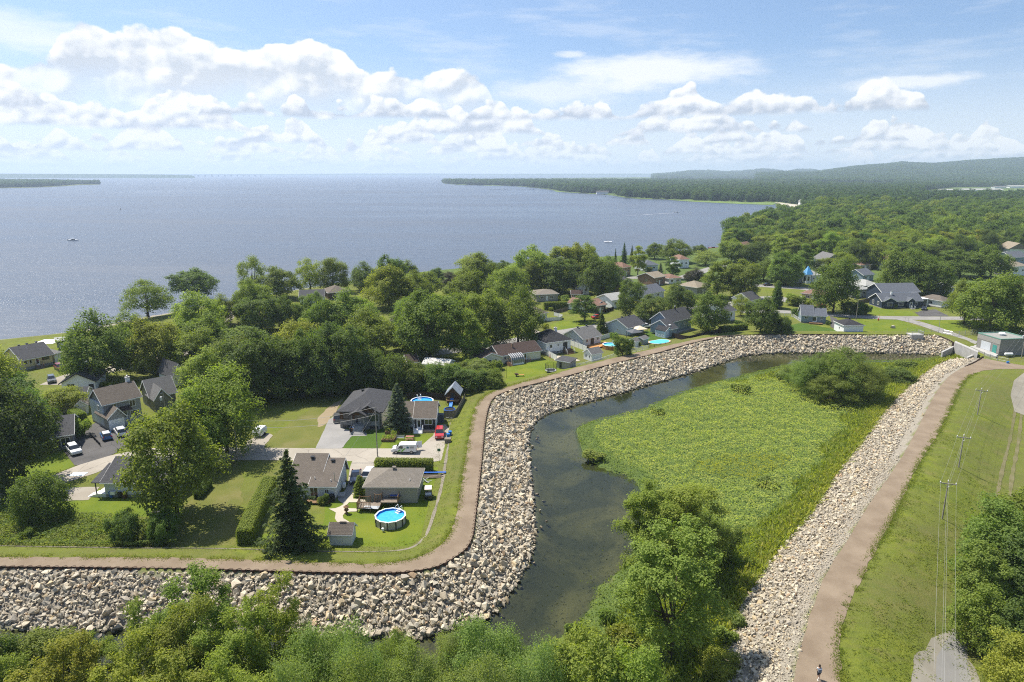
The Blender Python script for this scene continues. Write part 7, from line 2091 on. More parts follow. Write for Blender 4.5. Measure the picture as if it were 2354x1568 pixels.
# young bushes in the basin and at the water
for i, (kind, x, yb, yt, wpx, tint, lab) in enumerate([
    ('shrub', 1318, 1462, 1425, 50, 'light', 'small pale bush at the water edge'), ('shrub', 1390, 1430, 1396, 52, 'light', 'young willow bush left of the pale poplar'), ('shrub', 1425, 1480, 1440, 70, 'bright', 'leafy bush below the pale poplar'),
    ('thicket', 1345, 1525, 1462, 95, 'bright', 'bright bush at the lower water edge'), ('shrub', 1695, 1445, 1402, 56, 'grey', 'grey green bush beside the stone bank'), ('shrub', 1668, 1492, 1450, 60, 'light', 'round bush low beside the stone bank'),
    ('thicket', 1650, 1560, 1500, 90, 'bright', 'bush at the bottom beside the stone bank'), ('shrub', 1365, 1060, 1040, 60, 'light', 'bush on the tip of the meadow'), 
    ('shrub', 1512, 948, 930, 44, 'grey', 'grey bush leaning over the blue water'), ('shrub', 1765, 1120, 1095, 55, 'grey', 'pale bush behind the big poplar'),
    ('shrub', 1700, 900, 878, 50, 'light', 'pale bush along the narrow water'), ('shrub', 1790, 870, 848, 60, 'mid', 'bush before the basin thicket'), 
    ('shrub', 2090, 850, 832, 60, 'mid', 'bush near the inlet'), ('thicket', 2060, 880, 848, 80, 'dark', 'dark bush right of the basin thicket')]):
    T(kind, x, yb, yt, wpx, tint, lab, z=-4.2)
# ------------------------------------------------------------------ vehicles
def paint(name, c):
    return mat('paint_' + name, c, 0.28, 0.5, 0.0, coat=0.6)
M_tyre = mat('tyre_rubber', (0.02, 0.02, 0.021), 0.9, 0.2)
M_rim = mat('wheel_rim', (0.42, 0.43, 0.44), 0.35, 0.5, 0.6)
M_head = mat('headlight_glass', (0.75, 0.76, 0.78), 0.1, 0.7)
M_tail = mat('taillight_red', (0.45, 0.02, 0.015), 0.2, 0.6)
SHAPES = {  # length, width, lower outline (x, z), glass house outline (x, z), roof
    'suv': (4.6, 1.84, [(-2.3, .38), (2.3, .38), (2.32, .72), (2.2, .98), (1.15, 1.08), (-2.15, 1.12), (-2.32, .85)], [(1.2, 1.07), (0.45, 1.62), (-1.75, 1.66), (-2.2, 1.1)]),
    'sedan': (4.7, 1.8, [(-2.35, .32), (2.35, .32), (2.35, .66), (2.2, .84), (1.0, .94), (-1.6, .98), (-2.3, .92), (-2.38, .6)], [(1.05, .93), (0.3, 1.42), (-0.95, 1.43), (-1.75, .97)]),
    'mini': (3.9, 1.75, [(-1.95, .34), (1.95, .34), (1.96, .68), (1.8, .88), (1.0, .96), (-1.85, 1.0), (-1.96, .8)], [(1.0, .95), (0.55, 1.42), (-1.45, 1.45), (-1.88, .98)]),
    'van': (4.9, 1.9, [(-2.4, .36), (2.45, .36), (2.47, .75), (2.3, 1.0), (1.5, 1.16), (0.95, 1.72), (0.6, 1.86), (-2.36, 1.9), (-2.42, 1.2)], None),
}
def car(kind, x, y, head, paint_m, label, cat='car', roof=None, z=ZN, name=None, group=None):
    L, W, low, up = SHAPES[kind]
    X, Y = P(x, y, z)
    o = tag(empty(name or {'suv': 'parked_suv', 'sedan': 'parked_car', 'mini': 'parked_car', 'van': 'delivery_van'}[kind], (X, Y, z + 0.04), head), label, cat, group)
    b = MB().yprism(low, -W / 2, W / 2).build('body', paint_m, o, bevel=0.07)
    if up:
        (a0, z0), (a1, z1), (a2, z2), (a3, z3) = up
        t = W / 2 - 0.06
        s = W / 2 - 0.24
        v = [(a0, -t, z0 - .02), (a0, t, z0 - .02), (a1, -s, z1), (a1, s, z1), (a2, -s, z2), (a2, s, z2), (a3, -t, z3 - .02), (a3, t, z3 - .02)]
        MB().add(v, [(0, 1, 3, 2), (4, 5, 7, 6), (0, 2, 4, 6), (1, 7, 5, 3), (2, 3, 5, 4), (0, 6, 7, 1)]).build('windows', M_glass, o)
        rf = MB().add([(a1 - .05, -s - .01, z1 - .02), (a1 - .05, s + .01, z1 - .02), (a2 + .05, s + .01, z2 - .02), (a2 + .05, -s - .01, z2 - .02), (a1 - .12, -s + .08, z1 + .07), (a1 - .12, s - .08, z1 + .07), (a2 + .12, s - .08, z2 + .07), (a2 + .12, -s + .08, z2 + .07)],
                      [(0, 3, 2, 1), (4, 5, 6, 7), (0, 1, 5, 4), (1, 2, 6, 5), (2, 3, 7, 6), (3, 0, 4, 7)])
        rf.build('roof', roof or paint_m, o)
        for sy in (-1, 1):
            MB().add([(-.25, sy * (t + .005), z0), (-.17, sy * (t + .005), z0), (-.3, sy * (s + .015), z1), (-.22, sy * (s + .015), z1), (-.25, sy * (t - .05), z0), (-.17, sy * (t - .05), z0), (-.3, sy * (s - .05), z1), (-.22, sy * (s - .05), z1)],
                     [(0, 1, 3, 2), (5, 4, 6, 7), (1, 5, 7, 3), (4, 0, 2, 6)]).build('pillar', paint_m, o)
    wr = 0.33
    for sx in (L * 0.31, -L * 0.30):
        for sy in (-1, 1):
            w_ = MB().lathe([(0.0, -.1), (wr, -.1), (wr, .1), (0.0, .1)], 14).build('wheel', M_tyre, o, (sx, sy * (W / 2 - 0.08), wr))
            w_.rotation_euler = (R(90), 0, 0)
            MB().lathe([(0.0, -.115 * sy), (wr * .62, -.112 * sy)], 12).build('rim', M_rim, w_)
    for sy in (-1, 1):
        MB().box(L / 2 - 0.10, L / 2 + 0.02, sy * W * .34 - .17, sy * W * .34 + .17, .62, .78).build('headlight', M_head, o)
        MB().box(-L / 2 - 0.03, -L / 2 + 0.08, sy * W * .40 - .1, sy * W * .40 + .1, .78, 1.02).build('taillight', M_tail, o)
        MB().box(0.55, 0.75, sy * (W / 2 + .08) - .08, sy * (W / 2 + .08) + .08, .95, 1.1).build('mirror', paint_m, o)
    return o
def hd(x0, y0, x1, y1, z=ZN):
    a, b = P(x0, y0, z), P(x1, y1, z)
    return math.atan2(b[1] - a[1], b[0] - a[0])
white, black, red = paint('white', (0.75, 0.76, 0.77)), paint('black', (0.015, 0.016, 0.018)), paint('red', (0.42, 0.02, 0.018))
navy, silver, blue, dgrey, maroon = paint('navy', (0.012, 0.02, 0.045)), paint('silver', (0.45, 0.46, 0.47)), paint('blue', (0.02, 0.13, 0.36)), paint('grey', (0.09, 0.095, 0.10)), paint('maroon', (0.22, 0.02, 0.022))
car('suv', 171, 1041, hd(160, 1022, 182, 1046), white, 'white SUV facing the street beside the grey brick house')
car('mini', 245, 1008, hd(249, 1012, 238, 992), blue, 'blue small car with a white roof on the asphalt drive', roof=white)
car('suv', 278, 999, hd(284, 1003, 270, 984), white, 'white SUV parked nose in at the garage door')
car('suv', 138, 850, hd(130, 842, 150, 854), maroon, 'dark red SUV near the cream bungalow')
car('suv', 160, 838, hd(150, 834, 175, 841), black, 'black SUV behind the dark red one')
car('sedan', 188, 836, hd(178, 832, 205, 840), silver, 'silver car beside the black SUV under the maple')
car('suv', 279, 846, hd(290, 848, 265, 844), black, 'black SUV under the lakeside maples')
car('suv', 119, 878, hd(118, 872, 122, 890), dgrey, 'grey car behind the white gable bungalow')
car('sedan', 214, 868, hd(205, 862, 225, 872), blue, 'blue car mostly hidden behind the bungalow roof')
car('suv', 1011, 1003, hd(1012, 985, 1010, 1008), red, 'red SUV on the concrete driveway')
car('sedan', 818, 1103, hd(822, 1080, 816, 1110), navy, 'dark blue sedan on the driveway by the saltbox bungalow')
car('suv', 850, 1095, hd(846, 1100, 856, 1085), white, 'white car half hidden by the beige garage')
car('suv', 777, 966, hd(777, 970, 778, 950), dgrey, 'grey SUV behind the corner of the new bungalow')
car('suv', 1439, 741, hd(1430, 741, 1450, 739), black, 'black SUV on the street behind the pale blue bungalow')
car('sedan', 1476, 747, hd(1465, 748, 1490, 745), dgrey, 'dark car beside the white SUV at the blue grey house')
car('suv', 1484, 754, hd(1475, 755, 1495, 751), white, 'white SUV beside the large blue grey house')
car('sedan', 2124, 712, hd(2128, 702, 2122, 716), black, 'black car on the navy bungalow driveway')
car('sedan', 1765, 657, hd(1755, 657, 1775, 656), black, 'black car in the turning street by the turret')
car('sedan', 1373, 732, hd(1363, 733, 1385, 730), red, 'low red car on the lawn behind the small spruce')
car('suv', 1266, 662, hd(1256, 662, 1276, 660), silver, 'silver SUV parked among the shore maples')
v_ = car('van', 930, 1039.5, math.pi + 0.01, white, 'white delivery van with green stripes and open rear door', 'van')
M_vgreen = mat('van_green', (0.16, 0.42, 0.05), 0.35, 0.5)
MB().box(1.5, 2.3, -.8, .8, 1.0, 1.02).build('bonnet_seam', M_blackm, v_)
MB().add([(0.98, -.82, 1.66), (1.52, -.84, 1.15), (1.52, .84, 1.15), (0.98, .82, 1.66), (1.0, -.82, 1.7), (1.56, -.84, 1.17), (1.56, .84, 1.17), (1.0, .82, 1.7)], [(0, 1, 2, 3), (7, 6, 5, 4), (0, 4, 5, 1), (2, 6, 7, 3), (1, 5, 6, 2), (0, 3, 7, 4)]).build('windscreen', M_glass, v_)
for sy in (-1, 1):
    yy = sy * 0.955
    MB().add([(0.15, yy, 1.12), (1.1, yy, 1.12), (0.75, yy, 1.6), (0.15, yy, 1.6)], [(0, 1, 2, 3)] if sy < 0 else [(3, 2, 1, 0)]).build('side_window', M_glass, v_)
    for x0 in (0.75, 0.1):
        MB().add([(x0 + .55, yy * 1.003, .45), (x0 + .15, yy * 1.003, .45), (x0 - .55, yy * 1.003, 1.15), (x0 - .15, yy * 1.003, 1.15)], [(0, 1, 2, 3)] if sy > 0 else [(3, 2, 1, 0)]).build('stripe', M_vgreen, v_)
    MB().add([(-1.0, yy * 1.003, 1.1), (-.55, yy * 1.003, 1.1), (-.55, yy * 1.003, 1.5), (-1.0, yy * 1.003, 1.5)], [(0, 1, 2, 3)] if sy < 0 else [(3, 2, 1, 0)]).build('emblem', mat('van_teal', (0.02, 0.14, 0.19), 0.4), v_)
    for k in range(3):
        MB().add([(-2.0, yy * 1.003, 1.42 - .14 * k), (-1.15, yy * 1.003, 1.42 - .14 * k), (-1.15, yy * 1.003, 1.49 - .14 * k), (-2.0, yy * 1.003, 1.49 - .14 * k)], [(0, 1, 2, 3)] if sy < 0 else [(3, 2, 1, 0)]).build('lettering_line', M_dark, v_)
dd = MB().box(0, .9, -.03, .03, .45, 1.8).build('rear_door', white, v_, (-2.42, -.93, 0)); dd.rotation_euler = (0, 0, R(200))

# camper trailer, golf cart, carts
def thing(name, label, cat, x, y, rz=0.0, z=ZN, group=None):
    X, Y = P(x, y, z)
    return tag(empty(name, (X, Y, z + 0.02), rz), label, cat, group)
t = thing('camper_trailer', 'small white pop up camper trailer on the gravel pad', 'trailer', 598, 1001, hd(605, 995, 592, 1006))
MB().box(-1.5, 1.5, -.95, .95, .45, 1.15).build('body', white, t, bevel=.06); MB().add([(-1.55, -1, 1.17), (1.55, -1, 1.17), (1.55, 1, 1.17), (-1.55, 1, 1.17), (-1.3, -.8, 1.75), (1.2, -.8, 1.75), (1.2, .8, 1.75), (-1.3, .8, 1.75)], [(0, 3, 2, 1), (4, 5, 6, 7), (0, 1, 5, 4), (1, 2, 6, 5), (2, 3, 7, 6), (3, 0, 4, 7)]).build('roof', mat('camper_roof', (0.62, 0.64, 0.66), .5), t, bevel=.05)
for sy in (-1, 1):
    w_ = MB().lathe([(0, -.1), (.33, -.1), (.33, .1), (0, .1)], 12).build('wheel', M_tyre, t, (-.1, sy * .98, .33)); w_.rotation_euler = (R(90), 0, 0)
    MB().box(-1.54, -1.5, sy * .7 - .12, sy * .7 + .12, .6, .75).build('taillight', M_tail, t)
MB().tube([(1.5, -.6, .5), (2.5, 0, .5), (1.5, .6, .5)], .05, 5).build('drawbar', M_metal, t); MB().tube([(2.35, 0, .5), (2.35, 0, .05)], .05, 5).build('jockey_stand', M_metal, t)
t = thing('golf_cart', 'golf cart with a pale roof on the lawn beside the garage', 'golf cart', 985, 1144, hd(985, 1150, 986, 1130))
MB().yprism([(-1.1, .3), (1.1, .3), (1.15, .7), (.7, .85), (.35, .5), (-.1, .5), (-.15, .75), (-1.1, .8)], -.58, .58).build('body', black, t, bevel=.04)
MB().box(-.75, .9, -.6, .6, 1.75, 1.82).build('roof', mat('cart_roof', (0.55, 0.48, 0.44), .6), t); MB().box(-.6, 0, -.52, .52, .76, .9).build('seat', M_white, t)
for sx in (-.7, .8):
    for sy in (-.54, .54):
        MB().tube([(sx, sy, .7), (sx, sy, 1.75)], .025, 5).build('post', M_dark, t)
        w_ = MB().lathe([(0, -.09), (.22, -.09), (.22, .09), (0, .09)], 10).build('wheel', M_tyre, t, (sx, sy, .22)); w_.rotation_euler = (R(90), 0, 0)
# ------------------------------------------------------------------ pools
def b_pool(c):
    def fn(n, b):
        g = n.new('ShaderNodeNewGeometry').outputs['Position']
        n.put(b.inputs['Base Color'], n.mix(n.lin(n.noise(g, 2.0, 2, .5), .3, .7), c, tuple(min(1, x * 1.15 + .02) for x in c)))
        bp = n.new('ShaderNodeBump')
        bp.inputs['Distance'].default_value = .01
        n.put(bp.inputs['Height'], n.noise(g, 3, 3, .6))
        n.l.new(bp.outputs[0], b.inputs['Normal'])
    return fn
M_pool = mat('pool_water', rough=.04, spec=.5, build=b_pool((0.035, 0.33, 0.72)))
M_pool2 = mat('pool_water_turquoise', rough=.04, spec=.5, build=b_pool((0.10, 0.55, 0.66)))
M_liner = mat('pool_liner', (0.03, 0.22, 0.55), .5, .4)
M_pwall = mat('pool_wall', (0.42, 0.40, 0.35), .6, .3, var=.06)
def pool(x, y, rad, label, hgt=1.3, n=12, water=M_pool, wall=M_pwall, posts=M_dark, ladder=(0.6, 0.9), z=ZN):
    X, Y = P(x, y, z + hgt)
    t = tag(empty('round_pool', (X, Y, z)), label, 'swimming pool')
    MB().lathe([(rad, 0), (rad, hgt - .05)], n).build('wall', wall, t)
    MB().lathe([(rad - .06, hgt - .45), (rad - .06, hgt - .06)], n).build('liner', M_liner, t)
    MB().lathe([(rad - .12, hgt - .02), (rad + .1, hgt - .02), (rad + .1, hgt + .05), (rad - .12, hgt + .05), (rad - .12, hgt - .02)], n).build('rim', M_white, t)
    MB().prism([((rad - .07) * math.cos(2 * math.pi * j / n), (rad - .07) * math.sin(2 * math.pi * j / n)) for j in range(n)], hgt - .5, hgt - .28).build('water', water, t)
    for j in range(n):
        a = 2 * math.pi * j / n
        MB().cbox(((rad + .035) * math.cos(a), (rad + .035) * math.sin(a), hgt / 2), (.1, .16, hgt - .03), a).build('post', posts, t)
    a = math.atan2(ladder[1], ladder[0])
    cx_, cy_ = math.cos(a) * (rad - .5), math.sin(a) * (rad - .5)
    st = MB()
    for k in range(4):
        st.cbox((math.cos(a) * (rad - .35 - .25 * k), math.sin(a) * (rad - .35 - .25 * k), hgt + .12 - .2 * k), (.28, .75, .08), a)
    lad = st.build('ladder_steps', M_white, t)
    for s in (-1, 1):
        ox, oy = -math.sin(a) * .4 * s, math.cos(a) * .4 * s
        MB().tube([(math.cos(a) * (rad - .1) + ox, math.sin(a) * (rad - .1) + oy, hgt), (math.cos(a) * (rad - .15) + ox, math.sin(a) * (rad - .15) + oy, hgt + .8), (math.cos(a) * (rad - .7) + ox, math.sin(a) * (rad - .7) + oy, hgt + .7), (math.cos(a) * (rad - 1.0) + ox, math.sin(a) * (rad - 1.0) + oy, hgt - .3)], .04, 5).build('handrail', M_white, lad)
    return t
M_pplain = mat('pool_wall_grey', (0.34, 0.36, 0.38), .6, .3)
p1 = pool(897.3, 1184.5, 2.35, 'round blue pool with dark posts on the bright lawn')
for k in range(2):
    MB().tube([(-.25 + .5 * k - .1, -2.42, .1), (-.25 + .5 * k - .1, -2.5, 1.3)], .03, 5).build('outer_ladder_rail', M_white, p1)
MB().lathe([(0, .2), (.2, .2), (.2, .6), (0, .75)], 10, (-.7, -2.75, 0)).build('filter', M_white, p1)
pool(970.3, 920.5, 2.6, 'round blue pool behind the small black house', wall=M_pplain, posts=M_white, ladder=(-.45, .9), n=16)
pool(1404.5, 791.5, 2.55, 'round turquoise pool beside the orange deck', water=M_pool2, wall=M_newwood, posts=M_wood, n=16)
pool(412, 850, 2.6, 'shaded round pool under the lakeside maple', water=mat('pool_water_dark', (0.03, 0.16, 0.30), .1, .5), wall=M_pplain, posts=M_metal, n=16)  # darker water: the shade under the maple is put into its colour
def thing_w(name, label, cat, X, Y, rz=0.0, z=ZN, group=None):
    return tag(empty(name, (X, Y, z), rz), label, cat, group)
X0, Y0 = P(*q7(800, 1125))
t = thing_w('kidney_pool', 'kidney shaped turquoise pool with stone coping', 'swimming pool', X0, Y0)
kp = smooth_line(PL([q7(*p_) for p_ in [(690, 1125), (700, 1140), (760, 1148), (850, 1145), (905, 1130), (915, 1112), (880, 1102), (800, 1100), (760, 1110), (715, 1115), (690, 1125)]]) - [X0, Y0], .6, 2)[:-1]
if (np.roll(kp[:, 0], -1) * kp[:, 1] - kp[:, 0] * np.roll(kp[:, 1], -1)).sum() > 0:
    kp = kp[::-1]
MB().prism([tuple(p_ * 1.14) for p_ in kp], -.1, .10).build('coping', mat('pool_coping', (0.48, 0.36, 0.27), .8, var=.15), t)
MB().prism([tuple(p_) for p_ in kp], -.1, .115).build('water', M_pool2, t)
t = thing('paddling_pool', 'small blue paddling pool below the playhouse', 'paddling pool', *q4(2185, 495))
MB().lathe([(1.3, 0), (1.38, .2), (1.3, .42), (1.2, .42), (1.2, .1)], 18).build('tube', mat('blue_plastic', (0.02, 0.12, 0.45), .4), t); MB().prism([(1.2 * math.cos(k * .393), 1.2 * math.sin(k * .393)) for k in range(16)], .05, .25).build('cover', M_blackm, t)
t = thing('garden_pool', 'corner of a turquoise pool beside the grey shed roofs', 'swimming pool', *q_(0, 551.7, .25022)(1725, 1300))
MB().box(-2, 2, -1.5, 1.5, -.1, .12).build('coping', M_conc, t); MB().box(-1.7, 1.7, -1.2, 1.2, .0, .135).build('water', M_pool2, t)
# pool deck with railings
t = thing('pool_deck', 'wooden deck with railings behind the round pool', 'deck', *q5(1490, 560))
MB().box(-3.3, .2, -.6, 1.6, .55, .7).build('platform', M_oldwood, t); MB().box(.22, 3.0, .6, 3.0, .95, 1.1).build('platform', M_oldwood, t)
def rails(par, pts, z0, hgt, m, nm='railing'):
    for (xa, ya), (xb, yb) in zip(pts[:-1], pts[1:]):
        mb = MB()
        ln = math.hypot(xb - xa, yb - ya)
        for zz_ in (z0 + .12, z0 + hgt):
            mb.tube([(xa, ya, zz_), (xb, yb, zz_)], .045, 4)
        for u in np.linspace(0, 1, max(2, int(ln / .22))):
            mb.tube([(xa + (xb - xa) * u, ya + (yb - ya) * u, z0 + .1), (xa + (xb - xa) * u, ya + (yb - ya) * u, z0 + hgt)], .028, 4, cap=False)
        mb.build(nm, m, par)
    for xa, ya in pts:
        MB().box(xa - .06, xa + .06, ya - .06, ya + .06, 0, z0 + hgt + .12).build('post', m, par)
rails(t, [(-1.2, -.6), (-3.3, -.6), (-3.3, 1.6), (-1.6, 1.6)], .7, .95, M_wood); rails(t, [(-.9, 1.6), (.2, 1.6), (.25, 3.0), (3.0, 3.0), (3.0, .7)], .9, 1.1, M_wood)
t = thing('lounge_chair', 'lounge chair with a blue cushion on the pool deck', 'chair', *q5(1655, 490)); MB().box(-.9, .9, -.35, .35, 1.25, 1.4).build('frame', M_oldwood, t); MB().box(-.8, .8, -.3, .3, 1.41, 1.5).build('cushion', mat('blue_cushion', (0.05, 0.1, 0.4), .8), t)
t = thing('boat_tarp', 'folded pale tarp lying on the low deck', 'tarp', *q5(1420, 570)); MB().add([(-1.3, -.3, .72), (1.2, -.6, .72), (1.3, .4, .72), (-1.1, .6, .72), (-.8, 0, .95), (.9, -.1, 1.0)], [(0, 1, 5, 4), (1, 2, 5), (2, 3, 4, 5), (3, 0, 4)]).build('cloth', mat('grey_tarp', (0.45, 0.47, 0.48), .7), t)
# ------------------------------------------------------------------ hedges
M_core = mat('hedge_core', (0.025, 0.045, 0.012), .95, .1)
def hedge(label, pts, width, hgt, tint='bright', z=ZN, leaf=.2, dens=95, rnd=.35):
    w_ = PL(pts, z)
    c0 = w_.mean(0)
    o = tag(empty('hedge', (*c0, z)), label, 'hedge')
    Ps, Ns = [], []
    g = np.random.default_rng(len(HEDGES) + 5)
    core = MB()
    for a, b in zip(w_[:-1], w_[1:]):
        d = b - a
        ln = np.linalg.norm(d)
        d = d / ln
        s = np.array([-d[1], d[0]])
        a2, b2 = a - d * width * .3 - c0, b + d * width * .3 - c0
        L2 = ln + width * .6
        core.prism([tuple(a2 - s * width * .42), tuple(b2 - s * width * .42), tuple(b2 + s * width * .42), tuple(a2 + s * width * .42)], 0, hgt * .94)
        n = int((L2 * width + 2 * L2 * hgt + 2 * width * hgt) * dens)
        u = g.uniform(-.5, .5, (n, 3))
        ax = g.choice(3, n, p=np.array([width * hgt, L2 * hgt, L2 * width * .5]) / (width * hgt + L2 * hgt + L2 * width * .5))
        sg = np.where(g.random(n) < .5, -.5, .5)
        sg[ax == 2] = .5
        u[np.arange(n), ax] = sg
        # round the upper edges
        e = np.abs(u[:, 1]) * 2
        zz_ = (u[:, 2] + .5) * hgt * (1 - .10 * np.clip(e - .55, 0, 1) ** 2 * 2)
        nr = np.zeros((n, 3))
        nr[np.arange(n), ax] = np.sign(sg)
        nw = np.column_stack([nr[:, :1] * d + nr[:, 1:2] * s, nr[:, 2]])
        lat = u[:, 1] * width * (1 - .12 * np.clip((u[:, 2] + .5) - .7, 0, 1) * 3)
        p = np.column_stack([(a2 + b2) / 2 + u[:, :1] * L2 * d + lat[:, None] * s, zz_]) + nw * g.uniform(-.06, .12, (n, 1)) + .05 * g.normal(size=(n, 3))
        Ps.append(p)
        Ns.append(unit(nw + [0, 0, .3] + rnd * g.normal(size=(n, 3))))
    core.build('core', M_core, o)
    v, f = leaves(np.vstack(Ps), np.vstack(Ns), leaf, g)
    fo = link('foliage', np_mesh('hedge_foliage', v, f, M_leaf), o)
    fo.color = (*TINT[tint], 1)
    HEDGES.append(o)
    return o
HEDGES = []
hedge('clipped cedar hedge behind the beige garage', [q4(1492, 1092), q4(1990, 1096)], 1.7, 2.4, 'bright')
hedge('short hedge end at the driveway beside the garage', [q4(1500, 1075), q4(1502, 1110)], 1.5, 2.1, 'bright')
hedge('long clipped hedge beside the ragged spruce', [(566, 1248), (585, 1200), (620, 1130)], 2.3, 2.5, 'bright')
hedge('dark hedge behind the corner pool garden', [q6(1560, 292), q6(1815, 285)], 2.2, 3.0, 'mid', leaf=.3, dens=40)
hedge('leafy hedge along the brown board fence', [q7(1480, 1020), q7(1745, 985)], 1.6, 2.0, 'mid', leaf=.3, dens=40)
hedge('clipped hedge between the brick house and the white shed', [q_(0, 735.7, .17201)(1000, 1300), q_(0, 735.7, .17201)(1080, 1345)], 2.2, 1.8, 'bright')
hedge('dark low hedge under the large lawn maple', [q3(1950, 700), q3(2040, 600)], 1.3, 1.4, 'dark')
# ------------------------------------------------------------------ fences
def fence(label, pts, hgt, style, m, z=ZN, gap=2.4, name='fence'):
    w_ = resample(PL(pts, z), gap)
    c0 = w_[0]
    o = tag(empty(name, (*c0, z)), label, 'fence')
    w_ = w_ - c0
    for a in w_:
        MB().box(a[0] - .05, a[0] + .05, a[1] - .05, a[1] + .05, -.1, hgt + .08).build('post', m, o)
    for a, b in zip(w_[:-1], w_[1:]):
        d = b - a
        ln, an = np.linalg.norm(d), math.atan2(d[1], d[0])
        c = (a + b) / 2
        mb = MB()
        if style == 'board':
            for k in range(max(2, int(ln / .3))):
                t_ = (k + .5) / max(2, int(ln / .3)) - .5
                mb.cbox((c[0] + d[0] * t_, c[1] + d[1] * t_, hgt / 2 + .03), (ln / max(2, int(ln / .3)) * .96, .035, hgt), an)
            mb.build('boards', m, o)
        elif style == 'rail':
            for zz_ in (.15, hgt):
                mb.cbox((c[0], c[1], zz_), (ln - .1, .05, .07), an)
            for k in range(int(ln / .16)):
                t_ = (k + .5) / int(ln / .16) - .5
                mb.cbox((c[0] + d[0] * t_, c[1] + d[1] * t_, hgt / 2), (.03, .03, hgt - .2), an)
            mb.build('pickets', m, o)
        else:
            for zz_ in (.1, hgt * .5, hgt):
                mb.tube([(a[0], a[1], zz_), (b[0], b[1], zz_)], .022, 4)
            for k in range(int(ln / .35)):
                t_ = k / int(ln / .35)
                for s_ in (0, 1):
                    mb.tube([(a[0] + d[0] * t_, a[1] + d[1] * t_, .05 + s_ * (hgt - .1)), (a[0] + d[0] * min(1, t_ + .3), a[1] + d[1] * min(1, t_ + .3), hgt - .05 - s_ * (hgt - .1))], .008, 3, cap=False)
            mb.build('mesh_panel', m, o)
    return o
M_fdark = mat('dark_fence', (0.035, 0.024, 0.019), .8, .2, var=.25)
M_vinyl = mat('white_vinyl', (0.72, 0.72, 0.70), .5, .4)
fence('white board fence beside the long bungalow lawn', [q6(1505, 705), q6(1665, 790)], 1.6, 'board', M_vinyl)
fence('white fence between the black roofed house and the deck house', [q6(1800, 640), q6(1960, 700)], 1.6, 'board', M_vinyl)
fence('white mesh fence along the dike by the white garden shed', [q6(1800, 850), q6(1838, 875), q6(1990, 838), q6(2110, 806), q6(2165, 785), q6(2270, 752)], 1.3, 'rail', M_vinyl)
fence('white fence beside the turquoise round pool', [q6(2100, 590), q6(2200, 560)], 1.5, 'board', M_vinyl)
fence('white fence section by the grey metal shed', [q7(478, 1248), q7(682, 1205)], 1.3, 'rail', M_vinyl)
fence('thin black iron fence below the kidney pool', [q7(684, 1205), q7(930, 1160)], 1.1, 'rail', M_dark)
fence('dark brown board fence along the dike', [q7(940, 1075), q7(1110, 1118), q7(1320, 1065), q7(1520, 1015)], 1.6, 'board', M_fdark)
fence('white low railing along the top of the bank', [q8(145, 882), q8(420, 882), q8(668, 884)], .9, 'rail', M_vinyl)
fence('white railing round the garden pool by the blue grey bungalow', [q8(40, 705), q8(180, 720), q8(255, 770)], 1.1, 'rail', M_vinyl)
fence('weathered board fence beside the playhouse', [q4(2130, 568), q4(2245, 570), q4(2335, 400)], 1.7, 'board', M_oldwood)
fence('dark board fence behind the blue pool', [q4(1770, 385), q4(1960, 378), q4(2150, 400)], 1.6, 'board', M_fdark)
fence('white curved fence round the corner garden', [q6(1570, 405), q6(1720, 395), q6(1722, 370), q6(1640, 350)], 1.3, 'board', M_vinyl)
fence('grey board fence beyond the corner garden', [q6(1640, 335), q6(1775, 300)], 1.4, 'board', M_oldwood)
fence('grey board fence beside the bay house', [q8(800, 600), q8(945, 575)], 1.6, 'board', M_oldwood)
fence('wire fence along the lane to the pump house', [q8(1255, 884), q8(1400, 886), q8(1550, 880)], 1.8, 'wire', M_metal, gap=3)
fence('wire fence with gate beside the forecourt', [q8(1590, 892), q8(1690, 912), q8(1850, 890), q8(2160, 905)], 1.8, 'wire', M_metal, gap=3)
fence('wire fence below the pump house', [q8(1975, 1105), q8(2080, 1145), q8(2200, 1165)], 1.6, 'wire', M_metal, z=-.4, gap=3)
fence('green net fence behind the white garden shed', [q_(0, 735.7, .17201)(1150, 1145), q_(0, 735.7, .17201)(1310, 1130)], 1.4, 'board', M_vinyl)
fence('thin black fence strip on the asphalt driveway', [q3(890, 95), q3(985, 195)], .8, 'rail', M_dark, gap=1.5)
fence('brown board fence by the ranch house', [q6(2140, 320), q6(2225, 300)], 1.5, 'board', M_fdark)
fence('white terrace railing above the hedge', [q6(2070, 245), q6(2190, 262)], 1.2, 'rail', M_vinyl)
